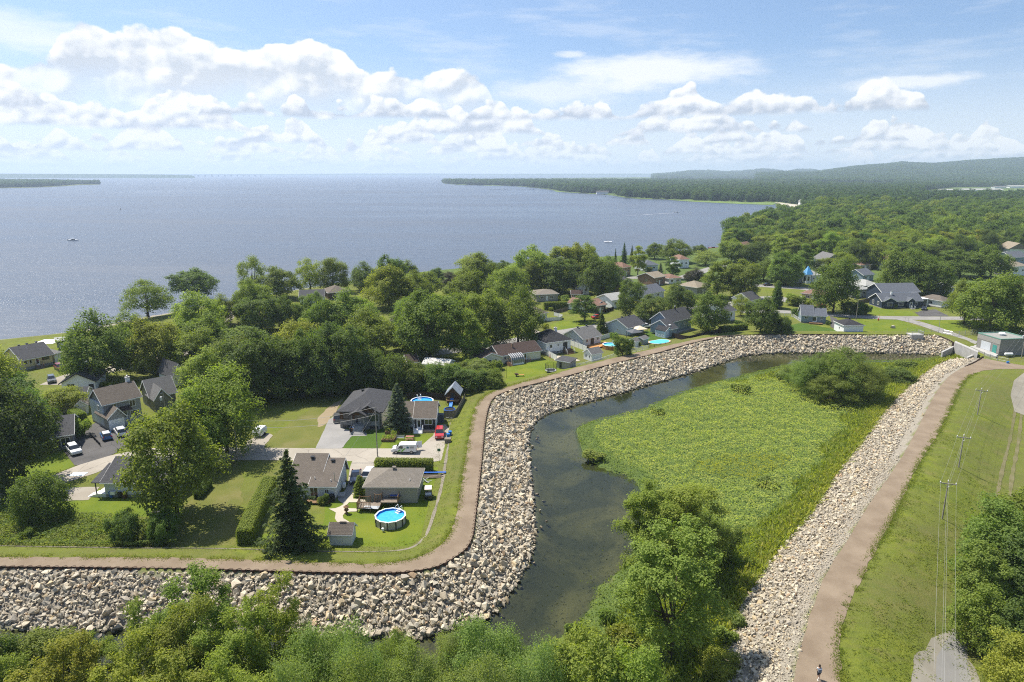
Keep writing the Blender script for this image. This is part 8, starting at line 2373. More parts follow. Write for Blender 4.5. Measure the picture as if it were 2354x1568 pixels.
# ------------------------------------------------------------------ poles, lamps, wires
M_pole = mat('pole_wood', (0.30, 0.27, 0.23), .9, .15, var=.25, vscale=2)
M_wire = mat('cable', (0.36, 0.35, 0.33), .6, .3)
def pole(label, x, yb, yt, arm=0.0, z=ZN, transformer=0, lamp=0, rz=0.0, rad=.12, m=M_pole, name='utility_pole'):
    X, Y = P(x, yb, z)
    H = max(3.0, CAM_H - Y * slope_at(yt) - z)
    t = tag(empty(name, (X, Y, z), rz), label, 'lamp post' if name == 'street_lamp' else 'utility pole')
    MB().tube([(0, 0, -.5), (0, 0, H)], [rad, rad * .62], 8).build('mast', m, t)
    tops = [(0, 0, H)]
    if arm:
        MB().box(-arm / 2, arm / 2, -.2, -.1, H - .45, H - .32).build('crossarm', m, t)
        MB().tube([(-arm * .3, -.15, H - .4), (0, -.1, H - 1.0), (arm * .3, -.15, H - .4)], .03, 4).build('brace', M_metal, t)
        tops = [(-arm * .46, -.15, H - .12), (0, 0, H + .15), (arm * .46, -.15, H - .12)]
        for p_ in tops:
            MB().lathe([(.05, -.2), (.09, -.12), (.05, -.06), (.09, .0), (.03, .06)], 8, p_).build('insulator', M_white, t)
    for k in range(transformer):
        MB().lathe([(.0, 0), (.26, 0), (.26, .85), (.0, .95)], 12, (-.45 + .9 * k, -.25, H - 2.4)).build('transformer', mat('transformer_grey', (0.5, 0.52, 0.53), .5), t)
    if lamp:
        MB().tube([(0, 0, H - .3), (lamp * .6, 0, H + .15), (lamp, 0, H + .2)], .045, 5).build('arm', M_metal, t)
        MB().box(lamp - .1, lamp + .45, -.13, .13, H + .1, H + .24).build('lamp_head', M_metal, t)
    c, s = math.cos(rz), math.sin(rz)
    return [(X + c * a - s * b, Y + s * a + c * b, z + h_) for a, b, h_ in tops]
def wire(label, a, b, sag=.6, rad=.009, group=None):
    a, b = Vector(a), Vector(b)
    n = 16
    mid = a
    pts = [a.lerp(b, i / n) - Vector((0, 0, 4 * sag * (i / n) * (1 - i / n))) - a for i in range(n + 1)]
    o = MB().tube(pts, rad, 4).build('overhead_wire', M_wire, None, a)
    return tag(o, label, 'wire', group)
zA = gz(*P(2166, 1192, -2)); zB = gz(*P(*qa(2040, 642), -2)); zC = gz(*P(*qa(2130, 390), -1))
aA = pole('nearest utility pole with crossarm on the embankment grass', 2166, 1192, 1106, 2.3, zA, rz=-.35)
aB = pole('middle utility pole with crossarm on the embankment grass', *qa(2040, 642), 1001, 2.3, zB, rz=-.35)
aC = pole('farthest utility pole with crossarm on the embankment grass', *qa(2130, 390), 894, 2.3, zC, rz=-.45)
aD = pole('utility pole with white transformers by the pump house', *q8(2330, 1100), q8(0, 850)[1], 2.4, -.6, 3, rz=-.6)
aE = [(32.2 + .7 * k, 42.0 - .3 * k, 9.5) for k in (-1, 0, 1)]
pt = tag(empty('utility_pole', (32.2, 42.0, -3.4)), 'utility pole below the frame that carries the near wires', 'utility pole')
MB().tube([(0, 0, -.5), (0, 0, 13)], [.16, .1], 8).build('mast', M_pole, pt); MB().box(-1.1, 1.1, -.05, .05, 12.7, 12.85).build('crossarm', M_pole, pt)
for nm, a, b in (('below the nearest pole', aE, aA), ('between the nearest and middle poles', aA, aB), ('between the middle and farthest poles', aB, aC), ('from the farthest pole to the pump house', aC, aD)):
    for k, w_ in enumerate(('left', 'middle', 'right')):
        wire('%s overhead wire running %s' % (w_, nm), a[k], b[k], .5)
    if nm != 'from the farthest pole to the pump house':
        wire('lower overhead wire running %s' % nm, Vector(a[1]) - Vector((0, 0, 1.6)), Vector(b[1]) - Vector((0, 0, 1.6)), .7)
s1 = pole('utility pole on the street in front of the clipped hedge', 868, 1050, 936, 0)
s2 = pole('thin pole at the street corner under the maple', 547, 1060, 965, 0)
s3 = pole('pole with a grey transformer beside the olive bungalow', *q_(0, 735.7, .17201)(2215, 1262), q_(0, 735.7, .17201)(0, 935)[1], 0, transformer=1)
s4 = pole('wooden pole with curved lamp arm beside the navy bungalow hedge', *q8(775, 752), q8(0, 555)[1], 0, lamp=-1.6)
pole('slim street lamp on the lawn by the lane', *q8(1556, 818), q8(0, 702)[1], 0, lamp=.8, rad=.09, m=M_metal, name='street_lamp')
s5 = pole('wooden pole with lamp beside the blue turret', *q8(385, 410), q8(0, 262)[1], 0, lamp=.9)
s6 = pole('tall pole in front of the shore pines', *q7(868, 428), q7(0, 245)[1], 0)
s7 = pole('pale pole left of the orange brick house', *q7(564, 452), q7(0, 325)[1], 0, m=M_metal)
pole('pole beside the bungalow lawn', *q6(1176, 965), q6(0, 858)[1], 0, rad=.05, m=M_dark, name='garden_pole')
wire('service wire crossing the vacant lot', s1[0], s2[0], 1.2, .03)
wire('second service wire crossing the vacant lot', Vector(s1[0]) - Vector((0, 0, 1.5)), Vector(s2[0]) - Vector((0, 0, 1.2)), 1.2, .03)
wire('service wire over the driveway to the saltbox bungalow', Vector(s1[0]) - Vector((0, 0, .6)), (*P(770, 1120), 2.2), .6, .02)
t = thing('street_sign', 'green street sign on a thin post at the turning end', 'sign', *q4(2083, 1008)); MB().tube([(0, 0, 0), (0, 0, 2.7)], .035, 5).build('post', M_metal, t); MB().box(-.3, .3, -.015, .015, 2.3, 2.85).build('plate', mat('sign_green', (0.05, 0.16, 0.09), .5), t)
t = thing('street_sign', 'grey sign on a post in the grass by the lakeside trees', 'sign', *q_(0, 551.7, .25022)(1086, 1255)); MB().tube([(0, 0, 0), (0, 0, 2.4)], .035, 5).build('post', M_metal, t); MB().box(-.35, .35, -.015, .015, 1.8, 2.5).build('plate', M_metal, t)
t = thing('hydrant', 'red hydrant with a yellow marker by the street', 'hydrant', *q8(985, 758)); MB().lathe([(.16, 0), (.16, .6), (.2, .62), (.12, .8), (0, .85)], 10).build('body', mat('hydrant_red', (0.5, 0.03, 0.02), .5), t); MB().tube([(.2, 0, 0), (.2, 0, 2.4)], .04, 5).build('marker', mat('marker_orange', (0.6, 0.22, 0.02), .6), t)
# ------------------------------------------------------------------ inlet works
def block(name, label, pts, z0, z1, m=M_conc, cat='concrete wall'):
    w_ = PL(pts, z1)
    c0 = w_.mean(0)
    q_w = w_ - c0
    if (np.roll(q_w[:, 0], -1) * q_w[:, 1] - q_w[:, 0] * np.roll(q_w[:, 1], -1)).sum() > 0:
        q_w = q_w[::-1]
    return tag(MB().prism([tuple(p_) for p_ in q_w], z0, z1).build(name, m, None, (*c0, 0)), label, cat)
block('headwall', 'pale concrete headwall of the basin inlet', [q8(1700, 958), q8(1712, 948), q8(1925, 1040), q8(1920, 1056)], -5, .35)
block('wing_wall', 'sloping left wing wall of the inlet', [q8(1578, 1046), q8(1712, 982), q8(1722, 990), q8(1592, 1052)], -5, -1.2)
block('wing_wall', 'low right wing wall of the inlet', [q8(1812, 1098), q8(1905, 1056), q8(1918, 1064), q8(1825, 1106)], -5, -1.0)
block('weir_sill', 'rusty sill across the inlet mouth', [q8(1668, 1100), q8(1815, 1108), q8(1815, 1114), q8(1668, 1106)], -5, -3.6, M_rust, 'weir')
block('terrace', 'low concrete terrace beside the pump house', [q8(1830, 990), q8(1905, 985), q8(2110, 1075), q8(2090, 1090), q8(2010, 1070)], -1.5, -.35, cat='terrace')
t = thing('outfall_chamber', 'concrete outfall chamber with railing on the stone bank', 'concrete box', *q8(1342, 968), z=-2.4)
MB().box(-2.0, 2.0, -.2, 3.0, -2, 2.6).build('wall', M_conc, t); MB().box(-2.05, 2.05, -.25, 3.05, 2.602, 2.75).build('lid', mat('light_concrete', (0.42, 0.41, 0.39), .9), t); rails(t, [(-1.9, -.1), (1.9, -.1), (1.9, 2.9)], 2.75, 1.0, M_metal)
t = thing('storage_tank', 'white horizontal tank beside the pump house', 'tank', *q8(2207, 1090), z=-.5); MB().lathe([(0, -1.2), (.3, -1.15), (.42, -1.0), (.42, 1.0), (.3, 1.15), (0, 1.2)], 12).build('shell', M_white, t, (0, 0, .6)).rotation_euler = (0, R(90), 0)
for s in (-.7, .7):
    MB().box(s - .1, s + .1, -.3, .3, 0, .3).build('saddle', M_conc, t)
t = thing('rubbish_bin', 'blue bin below the pump house', 'bin', *q8(2198, 1172), z=-.4); MB().lathe([(.3, 0), (.36, .95), (.38, .96), (0, 1.02)], 10).build('body', mat('bin_blue', (0.02, 0.14, 0.42), .5), t)
# ------------------------------------------------------------------ garden things
def bin_(label, x, y, m, rz=0.0):
    t = thing('wheelie_bin', label, 'bin', x, y, rz)
    MB().add([(-.25, -.3, 0), (.25, -.3, 0), (.25, .3, 0), (-.25, .3, 0), (-.3, -.36, .95), (.3, -.36, .95), (.3, .36, .95), (-.3, .36, .95)], [(3, 2, 1, 0), (4, 5, 6, 7), (0, 1, 5, 4), (1, 2, 6, 5), (2, 3, 7, 6), (3, 0, 4, 7)]).build('body', m, t)
    MB().box(-.32, .32, -.4, .38, .955, 1.06).build('lid', m, t)
    return t
M_bblue, M_bbrown = mat('bin_blue', (0.02, 0.14, 0.42), .5), mat('bin_brown', (0.10, 0.05, 0.025), .6)
bin_('blue recycling bin at the foot of the stone bungalow steps', *q4(1228, 705), M_bblue); bin_('brown bin beside the blue one at the bungalow steps', *q4(1222, 716), M_bbrown)
bin_('blue recycling bin by the grey porch bungalow wall', *q3(1100, 690), M_bblue); bin_('dark bin beside the heat pump of the porch bungalow', *q3(1185, 695), M_dark); bin_('brown bin right of the dark bin by the porch bungalow', *q3(1230, 700), M_bbrown)
bin_('blue recycling bin beside the red SUV driveway', *q4(2172, 770), M_bblue, .2); bin_('second blue bin beside the wooden crate', *q4(2190, 745), M_bblue, .2)
t = thing('wooden_crate', 'wooden box with blue bins behind at the driveway edge', 'crate', *q4(2168, 812)); MB().box(-.6, .6, -.5, .5, 0, .9).build('body', M_oldwood, t); MB().box(-.65, .65, -.55, .55, .905, .97).build('lid', M_oldwood, t)
t = thing('picnic_table', 'weathered red picnic table on the front lawn', 'table', *q4(1795, 782)); M_pt = mat('faded_red_wood', (0.36, 0.17, 0.13), .8, var=.2)
for k in range(4):
    MB().box(-.8, .8, -.36 + .19 * k, -.20 + .19 * k, .7, .76).build('plank', M_pt, t)
for s in (-.75, .75):
    MB().box(-.8, .8, s - .14, s + .14, .42, .47).build('bench', M_pt, t)
for s in (-.6, .6):
    MB().tube([(s, -.75, 0), (s, -.2, .7)], .05, 4).build('leg', M_pt, t); MB().tube([(s, .75, 0), (s, .2, .7)], .05, 4).build('leg', M_pt, t)
for i, (x, y, w_, d_) in enumerate(((1582, 795, 2.6, 1.0), (1640, 760, 1.2, 2.6), (1625, 720, 3.0, 1.0))):
    t = thing('planter_box', ['wooden planter nearest the street', 'wooden planter beside the blue spruce', 'wooden planter at the wall of the black house'][i], 'planter', *q4(x, y)); MB().box(-w_ / 2, w_ / 2, -d_ / 2, d_ / 2, 0, .5).build('box', M_wood, t)
    gq = np.random.default_rng(i + 3); pp_ = np.column_stack([gq.uniform(-w_ / 2, w_ / 2, 260), gq.uniform(-d_ / 2, d_ / 2, 260), gq.uniform(.5, 1.3, 260)]); vv, ff = leaves(pp_, unit(gq.normal(size=(260, 3)) + [0, 0, .6]), .22, gq); fo = link('plants', np_mesh('planter_plants', vv, ff, M_leaf), t); fo.color = (*TINT['bright'], 1)
t = thing('garden_swing', 'small pale garden swing bench by the spruce', 'bench', *q4(1705, 782)); MB().box(-.7, .7, -.25, .25, .4, .46).build('seat', M_metal, t); MB().box(-.7, .7, .22, .27, .46, .9).build('backrest', M_metal, t)
for s in (-.75, .75):
    MB().tube([(s, -.4, 0), (s, 0, 1.2), (s, .4, 0)], .03, 4).build('leg', M_metal, t)
t = thing('barbecue', 'covered black barbecue on the back deck', 'barbecue', *q5(1020, 470)); MB().box(-.75, .75, -.35, .35, 0, 1.0).build('cover', M_blackm, t, bevel=.12); MB().lathe([(.36, -.5), (.3, -.45), (.36, .5)], 10).build('hood', M_blackm, t, (0, 0, 1.0)).rotation_euler = (0, R(90), 0)
t = thing('garden_lantern', 'brown garden lantern ornament beside the paved walk', 'ornament', *q5(1176, 592)); MB().lathe([(.3, 0), (.3, .12), (.16, .2), (.16, .55), (.42, .6), (.42, .68)], 6).build('base', M_wood, t); MB().lathe([(.28, .68), (.28, 1.15), (.5, 1.18), (.1, 1.5), (0, 1.6)], 6).build('house', M_wood, t)
t = thing('lumber_pile', 'pile of boards with a blue tarp behind the garage', 'lumber', *q4(2015, 1150))
for k in range(9):
    MB().cbox((random.uniform(-.3, .3), -.5 + .14 * k, .15 + .09 * (k % 3)), (random.uniform(3.0, 4.4), .13, .07), random.uniform(-.1, .1)).build('board', M_oldwood, t)
MB().cbox((.2, .8, .6), (4.4, .5, .05), .03).build('tarp', mat('blue_tarp', (0.02, 0.1, 0.4), .6), t)
t = thing('scrap_heap', 'heap of metal parts behind the garage', 'scrap', *q4(1960, 1195))
for k in range(12):
    a_ = random.uniform(0, 6.28); MB().tube([(random.uniform(-.9, .9), random.uniform(-.5, .5), .05), (random.uniform(-.9, .9), random.uniform(-.5, .5), random.uniform(.2, .7))], .04, 5).build('metal_bar', random.choice([M_metal, M_white, M_dark]), t)
t = thing('fire_pit', 'ring of stones for a fire on the lawn', 'fire pit', *q3(1550, 838))
for k in range(10):
    a_ = k * .628; rk = ROCKS[k]; o_ = link('stone', np_mesh('pit_stone', rk[0] * .42, rk[1], M_rock), t, (.75 * math.cos(a_), .6 * math.sin(a_), .12))
MB().lathe([(0, .05), (.5, .06)], 10).build('ash', M_blackm, t)
t = thing('trampoline', 'round trampoline with a dark safety net on the lawn', 'trampoline', *q6(1610, 905)); MB().lathe([(1.35, .55), (1.5, .55), (1.5, .68), (1.35, .68), (1.35, .55)], 18).build('frame_pad', mat('trampoline_pad', (0.7, 0.7, .72), .6), t); MB().lathe([(0, .62), (1.36, .62)], 18).build('mat', M_blackm, t)
for k in range(6):
    a_ = k * 1.047; MB().tube([(1.5 * math.cos(a_), 1.5 * math.sin(a_), 0), (1.5 * math.cos(a_), 1.5 * math.sin(a_), 2.5)], .04, 5).build('net_post', M_dark, t)
mb = MB()
for k in range(48):
    a_ = k * .1309; mb.tube([(1.45 * math.cos(a_), 1.45 * math.sin(a_), .68), (1.45 * math.cos(a_), 1.45 * math.sin(a_), 2.5)], .012, 3, cap=False)
for zz_ in np.linspace(.9, 2.5, 8):
    mb.tube([(1.45 * math.cos(a_), 1.45 * math.sin(a_), zz_) for a_ in np.linspace(0, 6.283, 25)], .012, 3, cap=False)
mb.build('net', M_dark, t)
t = thing('fire_bowl', 'dark fire bowl with yellow bench beside the pole on the lawn', 'fire bowl', *q6(1272, 945)); MB().lathe([(.25, 0), (.1, .3), (.5, .6), (.55, .75), (.0, .6)], 12).build('bowl', M_rust, t)
t = thing('garden_bench', 'yellow wooden bench on the bungalow lawn', 'bench', *q6(1315, 945)); MB().box(-.9, .9, -.2, .2, .4, .48).build('seat', M_newwood, t)
for s in (-.75, .75):
    MB().box(s - .05, s + .05, -.2, .2, 0, .4).build('leg', M_newwood, t)
t = thing('parasol', 'closed red parasol by the white board fence', 'parasol', *q6(1602, 800)); MB().tube([(0, 0, 0), (0, 0, 2.3)], .03, 5).build('pole', M_metal, t); MB().lathe([(.05, 2.35), (.16, 1.2), (.1, 1.0)], 8).build('canopy', mat('parasol_red', (0.45, .03, .03), .7), t)
def gazebo(label, x, y, w_, m, hgt=2.3, rz=0.0):
    t = thing('gazebo', label, 'gazebo', x, y, rz)
    for sx in (-1, 1):
        for sy in (-1, 1):
            MB().box(sx * w_ * .45 - .06, sx * w_ * .45 + .06, sy * w_ * .4 - .06, sy * w_ * .4 + .06, 0, hgt).build('post', M_dark, t)
    MB().add([(-w_ / 2, -w_ * .45, hgt), (w_ / 2, -w_ * .45, hgt), (w_ / 2, w_ * .45, hgt), (-w_ / 2, w_ * .45, hgt), (-.3, -.3, hgt + .8), (.3, -.3, hgt + .8), (.3, .3, hgt + .8), (-.3, .3, hgt + .8)], [(0, 1, 5, 4), (1, 2, 6, 5), (2, 3, 7, 6), (3, 0, 4, 7), (4, 5, 6, 7), (3, 2, 1, 0)]).build('canopy', m, t)
    return t
gazebo('gazebo with a cream canopy beside the pale blue bungalow', *q7(580, 1050), 4.2, mat('canvas_cream', (0.62, 0.52, 0.38), .8), rz=.4)
gazebo('gazebo with a dark grey canopy beside the cream one', *q7(525, 1085), 4.4, mat('canvas_grey', (0.10, 0.105, 0.115), .8), rz=.4)
# playhouse with slide
h = House('playhouse', 'wooden playhouse with a grey tarp roof and blue slide', q4(2158, 425), q4(2280, 428), 4.0, 2.6, WL['wood'], 'playhouse')
h.roof('y', mat('tarp_roof', (0.26, 0.29, 0.34), .5, var=.3, vscale=1), 1.6, .4); h.part('slide', MB().add([(h.W * .3, -.1, 1.3), (h.W * .55, -.1, 1.3), (h.W * .55, -2.6, .15), (h.W * .3, -2.6, .15), (h.W * .3, -.1, 1.2), (h.W * .55, -.1, 1.2), (h.W * .55, -2.6, .05), (h.W * .3, -2.6, .05)], [(0, 3, 2, 1), (4, 5, 6, 7), (0, 1, 5, 4), (1, 2, 6, 5), (2, 3, 7, 6), (3, 0, 4, 7)]), mat('slide_blue', (0.02, .2, .6), .4))
h.box('deck', 0, h.W, -1.2, -.004, .95, 1.1, M_wood); rails(h.o, [(0, -1.2), (h.W * .28, -1.2)], 1.1, .8, M_wood); h.door('f', .5, 1.1, .9, 1.5, M_dark)
t = thing('water_tank', 'dark square tank against the black house wall', 'tank', *q4(2095, 610)); MB().box(-.8, .8, -.7, .7, 0, 1.9).build('body', mat('tank_grey', (0.07, .08, .1), .6), t, bevel=.05)
for i, (x, y) in enumerate(((2160, 600), (2195, 605))):
    t = thing('bicycle', ['white bicycle leaning by the board fence', 'second bicycle beside the white one'][i], 'bicycle', *q4(x, y), .3)
    for s in (-.5, .5):
        MB().tube([(s + .33 * math.cos(a_), 0, .33 + .33 * math.sin(a_)) for a_ in np.linspace(0, 6.283, 17)], .025, 4, cap=False).build('wheel', M_tyre, t)
    MB().tube([(-.5, 0, .33), (-.15, 0, .33), (-.25, 0, .85), (.35, 0, .85), (.5, 0, .33)], .025, 4).build('frame', M_white, t); MB().tube([(.32, -.25, 1.0), (.36, 0, .95), (.32, .25, 1.0)], .02, 4).build('handlebar', M_dark, t); MB().box(-.36, -.14, -.06, .06, .86, .92).build('saddle', M_dark, t)
# road sign panel lying on the street, patio slabs and lake lawn court
t = thing('board', 'pale flat sheet lying on the street', 'board', *q3(772, 468)); MB().box(-1.3, 1.3, -.75, .75, .03, .08).build('sheet', mat('pale_sheet', (0.55, .62, .68), .5), t)
t = thing('garden_slab', 'white paved square on the lake lawn', 'paving', *q_(0, 735.7, .17201)(650, 290)); MB().box(-3.2, 3.2, -3, 3, -.05, .08).build('slab', mat('white_slab', (0.72, .70, .66), .8), t)
t = thing('lawn_boulder', 'single boulder on the open lawn', 'boulder', *q8(1123, 828)); link('stone', np_mesh('boulder', ROCKS[3][0] * 2.0, ROCKS[3][1], M_rock), t, (0, 0, .3))
# ------------------------------------------------------------------ boats
def boat(label, x, y, L=7.0, rz=0.0, m=M_white, canopy=True):
    X, Y = P(x, y, ZL)
    t = tag(empty('motor_boat', (X, Y, ZL), rz), label, 'boat')
    hull = [(-L / 2, -.9), (L * .2, -1.0), (L / 2, 0), (L * .2, 1.0), (-L / 2, .9)]
    low = [(x_ * .9, y_ * .75) for x_, y_ in hull]
    MB().add([(*p_, -.2) for p_ in low] + [(*p_, .75) for p_ in hull], [(4, 3, 2, 1, 0), (5, 6, 7, 8, 9)] + [(i, (i + 1) % 5, 5 + (i + 1) % 5, 5 + i) for i in range(5)]).build('hull', m, t)
    MB().box(-L * .15, L * .12, -.7, .7, .76, 1.3).build('cabin', M_glass, t)
    if canopy:
        MB().box(-L * .3, L * .1, -.8, .8, 1.95, 2.02).build('canopy', M_white, t)
        for sx in (-L * .28, L * .08):
            for sy in (-.7, .7):
                MB().tube([(sx, sy, .75), (sx, sy, 1.95)], .03, 4).build('post', M_metal, t)
    MB().box(-L / 2 - .4, -L / 2, -.25, .25, .1, 1.1).build('motor', M_blackm, t)
    return t
boat('white motor boat drifting alone on the near lake', 169, 553, 8.5, .1)
boat('speed boat drawing a long white wake', 572, 435.5, 9, .2); boat('speed boat crossing the bay with a wake', 1557, 489, 7, 0.1, canopy=False)
boat('boat far out near the middle of the lake', 762, 430.5, 8, .5); boat('boat moored at the pale stone spit', 1776, 481, 7, .3); boat('boat moored off the dark lakeside house', 1392, 453, 9, .0); boat('boat moored beside the docks of the point', 1410, 455, 9, .1)
boat('red boat at the shore jetty', 1640, 571, 8, .1, paint('boatred', (0.5, .03, .03)), False)
for i, x in enumerate(np.linspace(1128, 1226, 16)):
    boat('small boat in the marina row under the point', x, 436.5 + .8 * math.sin(i * 2.1), 11, .2 * i, canopy=False)['group'] = 'boats moored in the marina'
t = tag(empty('swim_raft', (*P(1398, 557, ZL), ZL)), 'white swim raft floating off the shore', 'raft'); MB().box(-3.2, 3.2, -1.6, 1.6, .1, .45).build('deck', M_white, t); rails(t, [(-1.2, 0), (.6, 0)], .45, 1.0, M_metal)
for s in (-1.1, 1.1):
    MB().lathe([(0, -3.1), (.3, -3.0), (.3, 3.0), (0, 3.1)], 8).build('float', M_metal, t, (0, s, 0)).rotation_euler = (0, R(90), 0)
t = tag(empty('buoy', (*P(277, 482.5, ZL), ZL)), 'dark buoy on the open lake', 'buoy'); MB().lathe([(.9, -.2), (1.0, .4), (.3, .8), (.25, 2.4), (0, 2.6)], 10).build('body', M_blackm, t)
M_foam = mat('wake_foam', (0.55, .58, .64), .6, .3)
band('wake', [(574, 436), (500, 437.5), (400, 440), (300, 442.5), (200, 444)], 3.0, M_foam, 'long pale wake behind the speed boat', .03, z=ZL, step=20, jit=1.5)
band('wake', [(1554, 489.5), (1520, 491), (1480, 494), (1440, 496)], 1.6, M_foam, 'short wake behind the bay boat', .03, z=ZL, step=8, jit=.8)
# bridge far across the lake
bx0, bx1 = P(448, 406.5, ZL), P(606, 405.5, ZL)
t = tag(empty('bridge', (*bx0, ZL)), 'long low bridge across the far end of the lake', 'bridge'); dx, dy = bx1[0] - bx0[0], bx1[1] - bx0[1]; an = math.atan2(dy, dx); ln = math.hypot(dx, dy); t.rotation_euler = (0, 0, an)
MB().box(0, ln, -8, 8, 22, 27).build('deck', mat('bridge_concrete', (0.35, .36, .38), .8), t)
for k in range(11):
    MB().box(ln * (k + .5) / 11 - 8, ln * (k + .5) / 11 + 8, -6, 6, -5, 21.99).build('pier', MATS['bridge_concrete'], t)
# long pale buildings in the clearing and houses on the point
for i, (x, y, L, d_, h_) in enumerate(((2262, 441, 110, 30, 9), (2330, 446, 60, 25, 8), (2350, 432, 90, 25, 9), (2300, 433, 40, 20, 8), (2180, 441, 40, 20, 8), (1385, 446, 30, 14, 8), (1424, 441, 26, 14, 9), (1225, 427, 34, 16, 9), (1860, 470, 26, 14, 8), (1990, 424, 60, 25, 8), (1945, 423, 40, 20, 7))):
    X, Y = P(x, y)
    t = tag(empty('barn' if i < 5 else 'house', (X, Y, ZN), 0.0), ['long white building in the far clearing', 'white building beside the pond', 'white building at the right frame edge below the ridge', 'small pale building left of the ridge field', 'pale building at the left of the far clearing', 'lakeside house at the bay point', 'brown house beside the bay point', 'white house on the far wooded point', 'white house behind the stone spit', 'long roof in the field below the ridge', 'small farm roof in the field below the ridge'][i], 'building')
    MB().box(-L / 2, L / 2, 0, d_, -1, h_ * .6).build('wall', M_white if i not in (6,) else M_wood, t)
    MB().xprism([(-1, h_ * .6), (d_ + 1, h_ * .6), (d_ / 2, h_)], -L / 2 - 1, L / 2 + 1).build('roof', [RF['pale'], RF['grey']][i % 2] if i not in (5, 6) else RF['charcoal'], t)
t = tag(empty('radio_mast', (*P(1965, 402), 60)), 'thin radio mast on the hill skyline', 'mast'); X, Y = 3100, 6200; t.location = (X, Y, 110); MB().tube([(0, 0, -20), (0, 0, 55)], [1.5, .6], 5).build('lattice', M_metal, t); MB().box(-2, 2, -2, 2, 35, 37).build('platform', M_metal, t)
# ------------------------------------------------------------------ the walker on the path
def skinned(name, verts, edges, rads, m, parent, root=0, sub=2):
    me = bpy.data.meshes.new(name)
    me.from_pydata(verts, edges, [])
    o = link(name, me, parent)
    me.materials.append(m)
    md = o.modifiers.new('skin', 'SKIN')
    for i, r_ in enumerate(rads):
        me.skin_vertices[0].data[i].radius = (r_, r_) if not hasattr(r_, '__len__') else r_
    me.skin_vertices[0].data[root].use_root = True
    md.use_smooth_shade = True
    s = o.modifiers.new('sub', 'SUBSURF')
    s.levels = s.render_levels = sub
    return o
X, Y = P(1881, 1562, .03)
t = tag(empty('person', (X, Y, .03), R(-8)), 'person walking away along the path with a grey backpack', 'person')
skin_m = mat('skin', (0.45, 0.27, 0.19), .6, .3)
bv = [(0, 0, .95), (0, .02, 1.12), (0, .02, 1.32), (0, .02, 1.44), (0, .03, 1.52), (.09, 0, .92), (.10, .10, .52), (.10, .05, .10), (.10, .18, .05), (-.09, 0, .92), (-.10, -.08, .50), (-.10, -.22, .14), (-.10, -.13, .05),
      (.17, .02, 1.40), (.23, -.04, 1.14), (.22, .06, .92), (-.17, .02, 1.40), (-.23, .08, 1.15), (-.22, .22, .96), (0, .04, 1.60), (0, .05, 1.70)]
be = [(0, 1), (1, 2), (2, 3), (3, 4), (0, 5), (5, 6), (6, 7), (7, 8), (0, 9), (9, 10), (10, 11), (11, 12), (3, 13), (13, 14), (14, 15), (3, 16), (16, 17), (17, 18), (4, 19), (19, 20)]
br_ = [.13, .125, .14, .11, .05, .09, .06, .04, .035, .09, .06, .04, .035, .055, .042, .03, .055, .042, .03, .085, .075]
skinned('body', bv, be, br_, skin_m, t)
sv = [(0, .02, .98), (0, .02, 1.2), (0, .02, 1.40), (.17, .02, 1.40), (.22, -.03, 1.18), (-.17, .02, 1.40), (-.22, .07, 1.19)]
skinned('shirt', sv, [(0, 1), (1, 2), (2, 3), (3, 4), (2, 5), (5, 6)], [.155, .155, .135, .075, .066, .075, .066], mat('shirt_pale', (0.62, .66, .72), .8), t)
skinned('shorts', [(0, 0, .98), (.10, .02, .88), (.105, .09, .55), (-.10, -.01, .88), (-.105, -.07, .55)], [(0, 1), (1, 2), (0, 3), (3, 4)], [.15, .11, .095, .11, .095], mat('shorts_dark', (0.02, .02, .025), .8), t)
MB().lathe([(0, 1.80), (.07, 1.79), (.105, 1.72), (.11, 1.65), (.095, 1.58), (.0, 1.56)], 12, (0, .035, 0)).build('hair', mat('hair_brown', (0.035, .02, .012), .7), t, smooth=True)
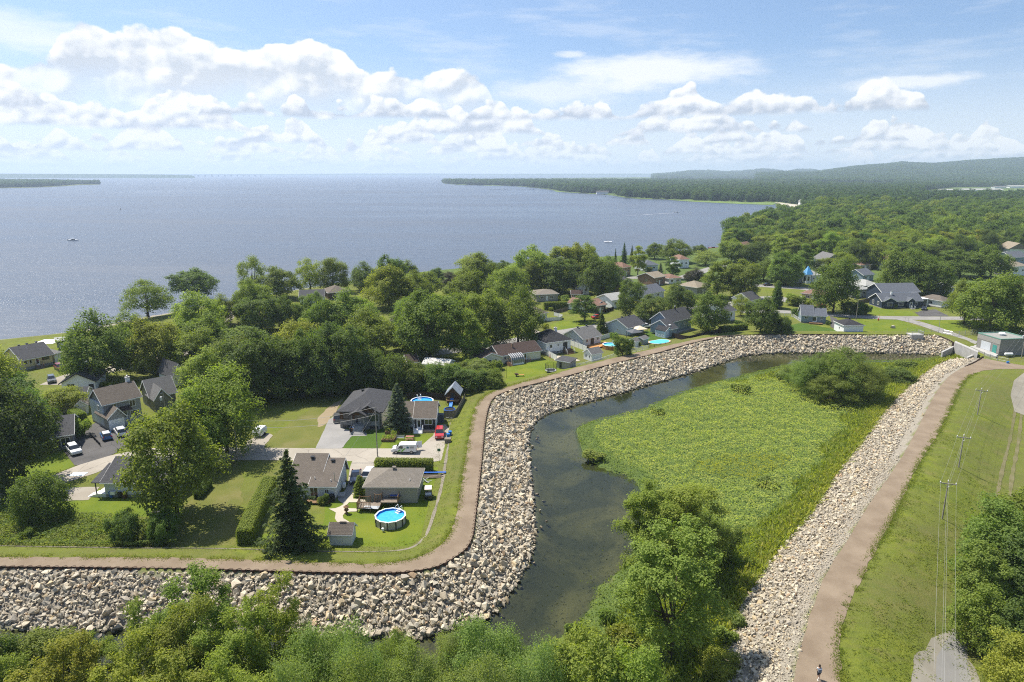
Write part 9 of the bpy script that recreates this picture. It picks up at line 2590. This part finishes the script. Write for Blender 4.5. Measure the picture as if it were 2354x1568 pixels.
bp_ = MB().box(-.16, .16, -.28, -.10, 1.0, 1.42).build('backpack', mat('backpack_grey', (0.14, .17, .22), .8), t, bevel=.05)
for s in (-.1, .1):
    MB().tube([(s, -.12, 1.40), (s, .1, 1.50), (s, .17, 1.3), (s, -.1, 1.08)], .022, 5).build('strap', M_dark, bp_)
for s, yy_, zz_ in ((.10, .13, .04), (-.10, -.17, .05)):
    MB().box(s - .05, s + .05, yy_ - .12, yy_ + .14, zz_ - .035, zz_ + .05).build('shoe', M_white, t, bevel=.03)
# ------------------------------------------------------------------ a label of its own for every remaining tree
TONE = {'mid': 'mid green', 'dark': 'dark green', 'light': 'light green', 'yellow': 'yellow green', 'blue': 'bluish', 'purple': 'purple leaved', 'grey': 'grey green', 'bright': 'bright green', 'black': 'blackish green', 'red': 'reddish'}
used = {o['label'] for o in bpy.data.objects if 'label' in o}
hs = [(k, Vector(h_.spot(h_.W / 2, h_.D / 2))) for k, h_ in HOUSES.items()]
for t in sorted((t for t in TREES if 'label' not in t['o']), key=lambda t: t['Y']):
    here = Vector((t['X'], t['Y']))
    size = ('tall' if t['H'] > 15 else 'large' if t['W'] > 12.5 else 'medium' if t['H'] > 9 else 'small') if t['cat'] == 'tree' else ('low' if t['H'] < 2.5 else 'big')
    kw = t['nm'].replace('_tree', '').replace('_', ' ') if t['cat'] == 'tree' else t['nm']
    done = None
    for k, c in sorted(hs, key=lambda q: (q[1] - here).length)[:7]:
        d = here - c
        dist = 'close ' if d.length < 14 else '' if d.length < 32 else 'well '
        sides = [dist + 'behind' if d.y > 0 else dist + 'in front of', dist + ('right of' if d.x > 0 else 'left of')]
        if abs(d.x) > abs(d.y):
            sides.reverse()
        for rel in sides:
            lab = '%s %s %s %s the %s' % (size, TONE[t['tint']], kw, rel, k)
            lab = ' '.join(lab.split()[:16])
            if lab not in used:
                done = lab
                break
        if done:
            break
    if not done:
        done = '%s %s %s in the edge of the dense woods behind the last houses' % (size, TONE[t['tint']], kw)
        t['o']['group'] = 'trees at the edge of the dense woods'
    used.add(done)
    tag(t['o'], done, t['cat'])
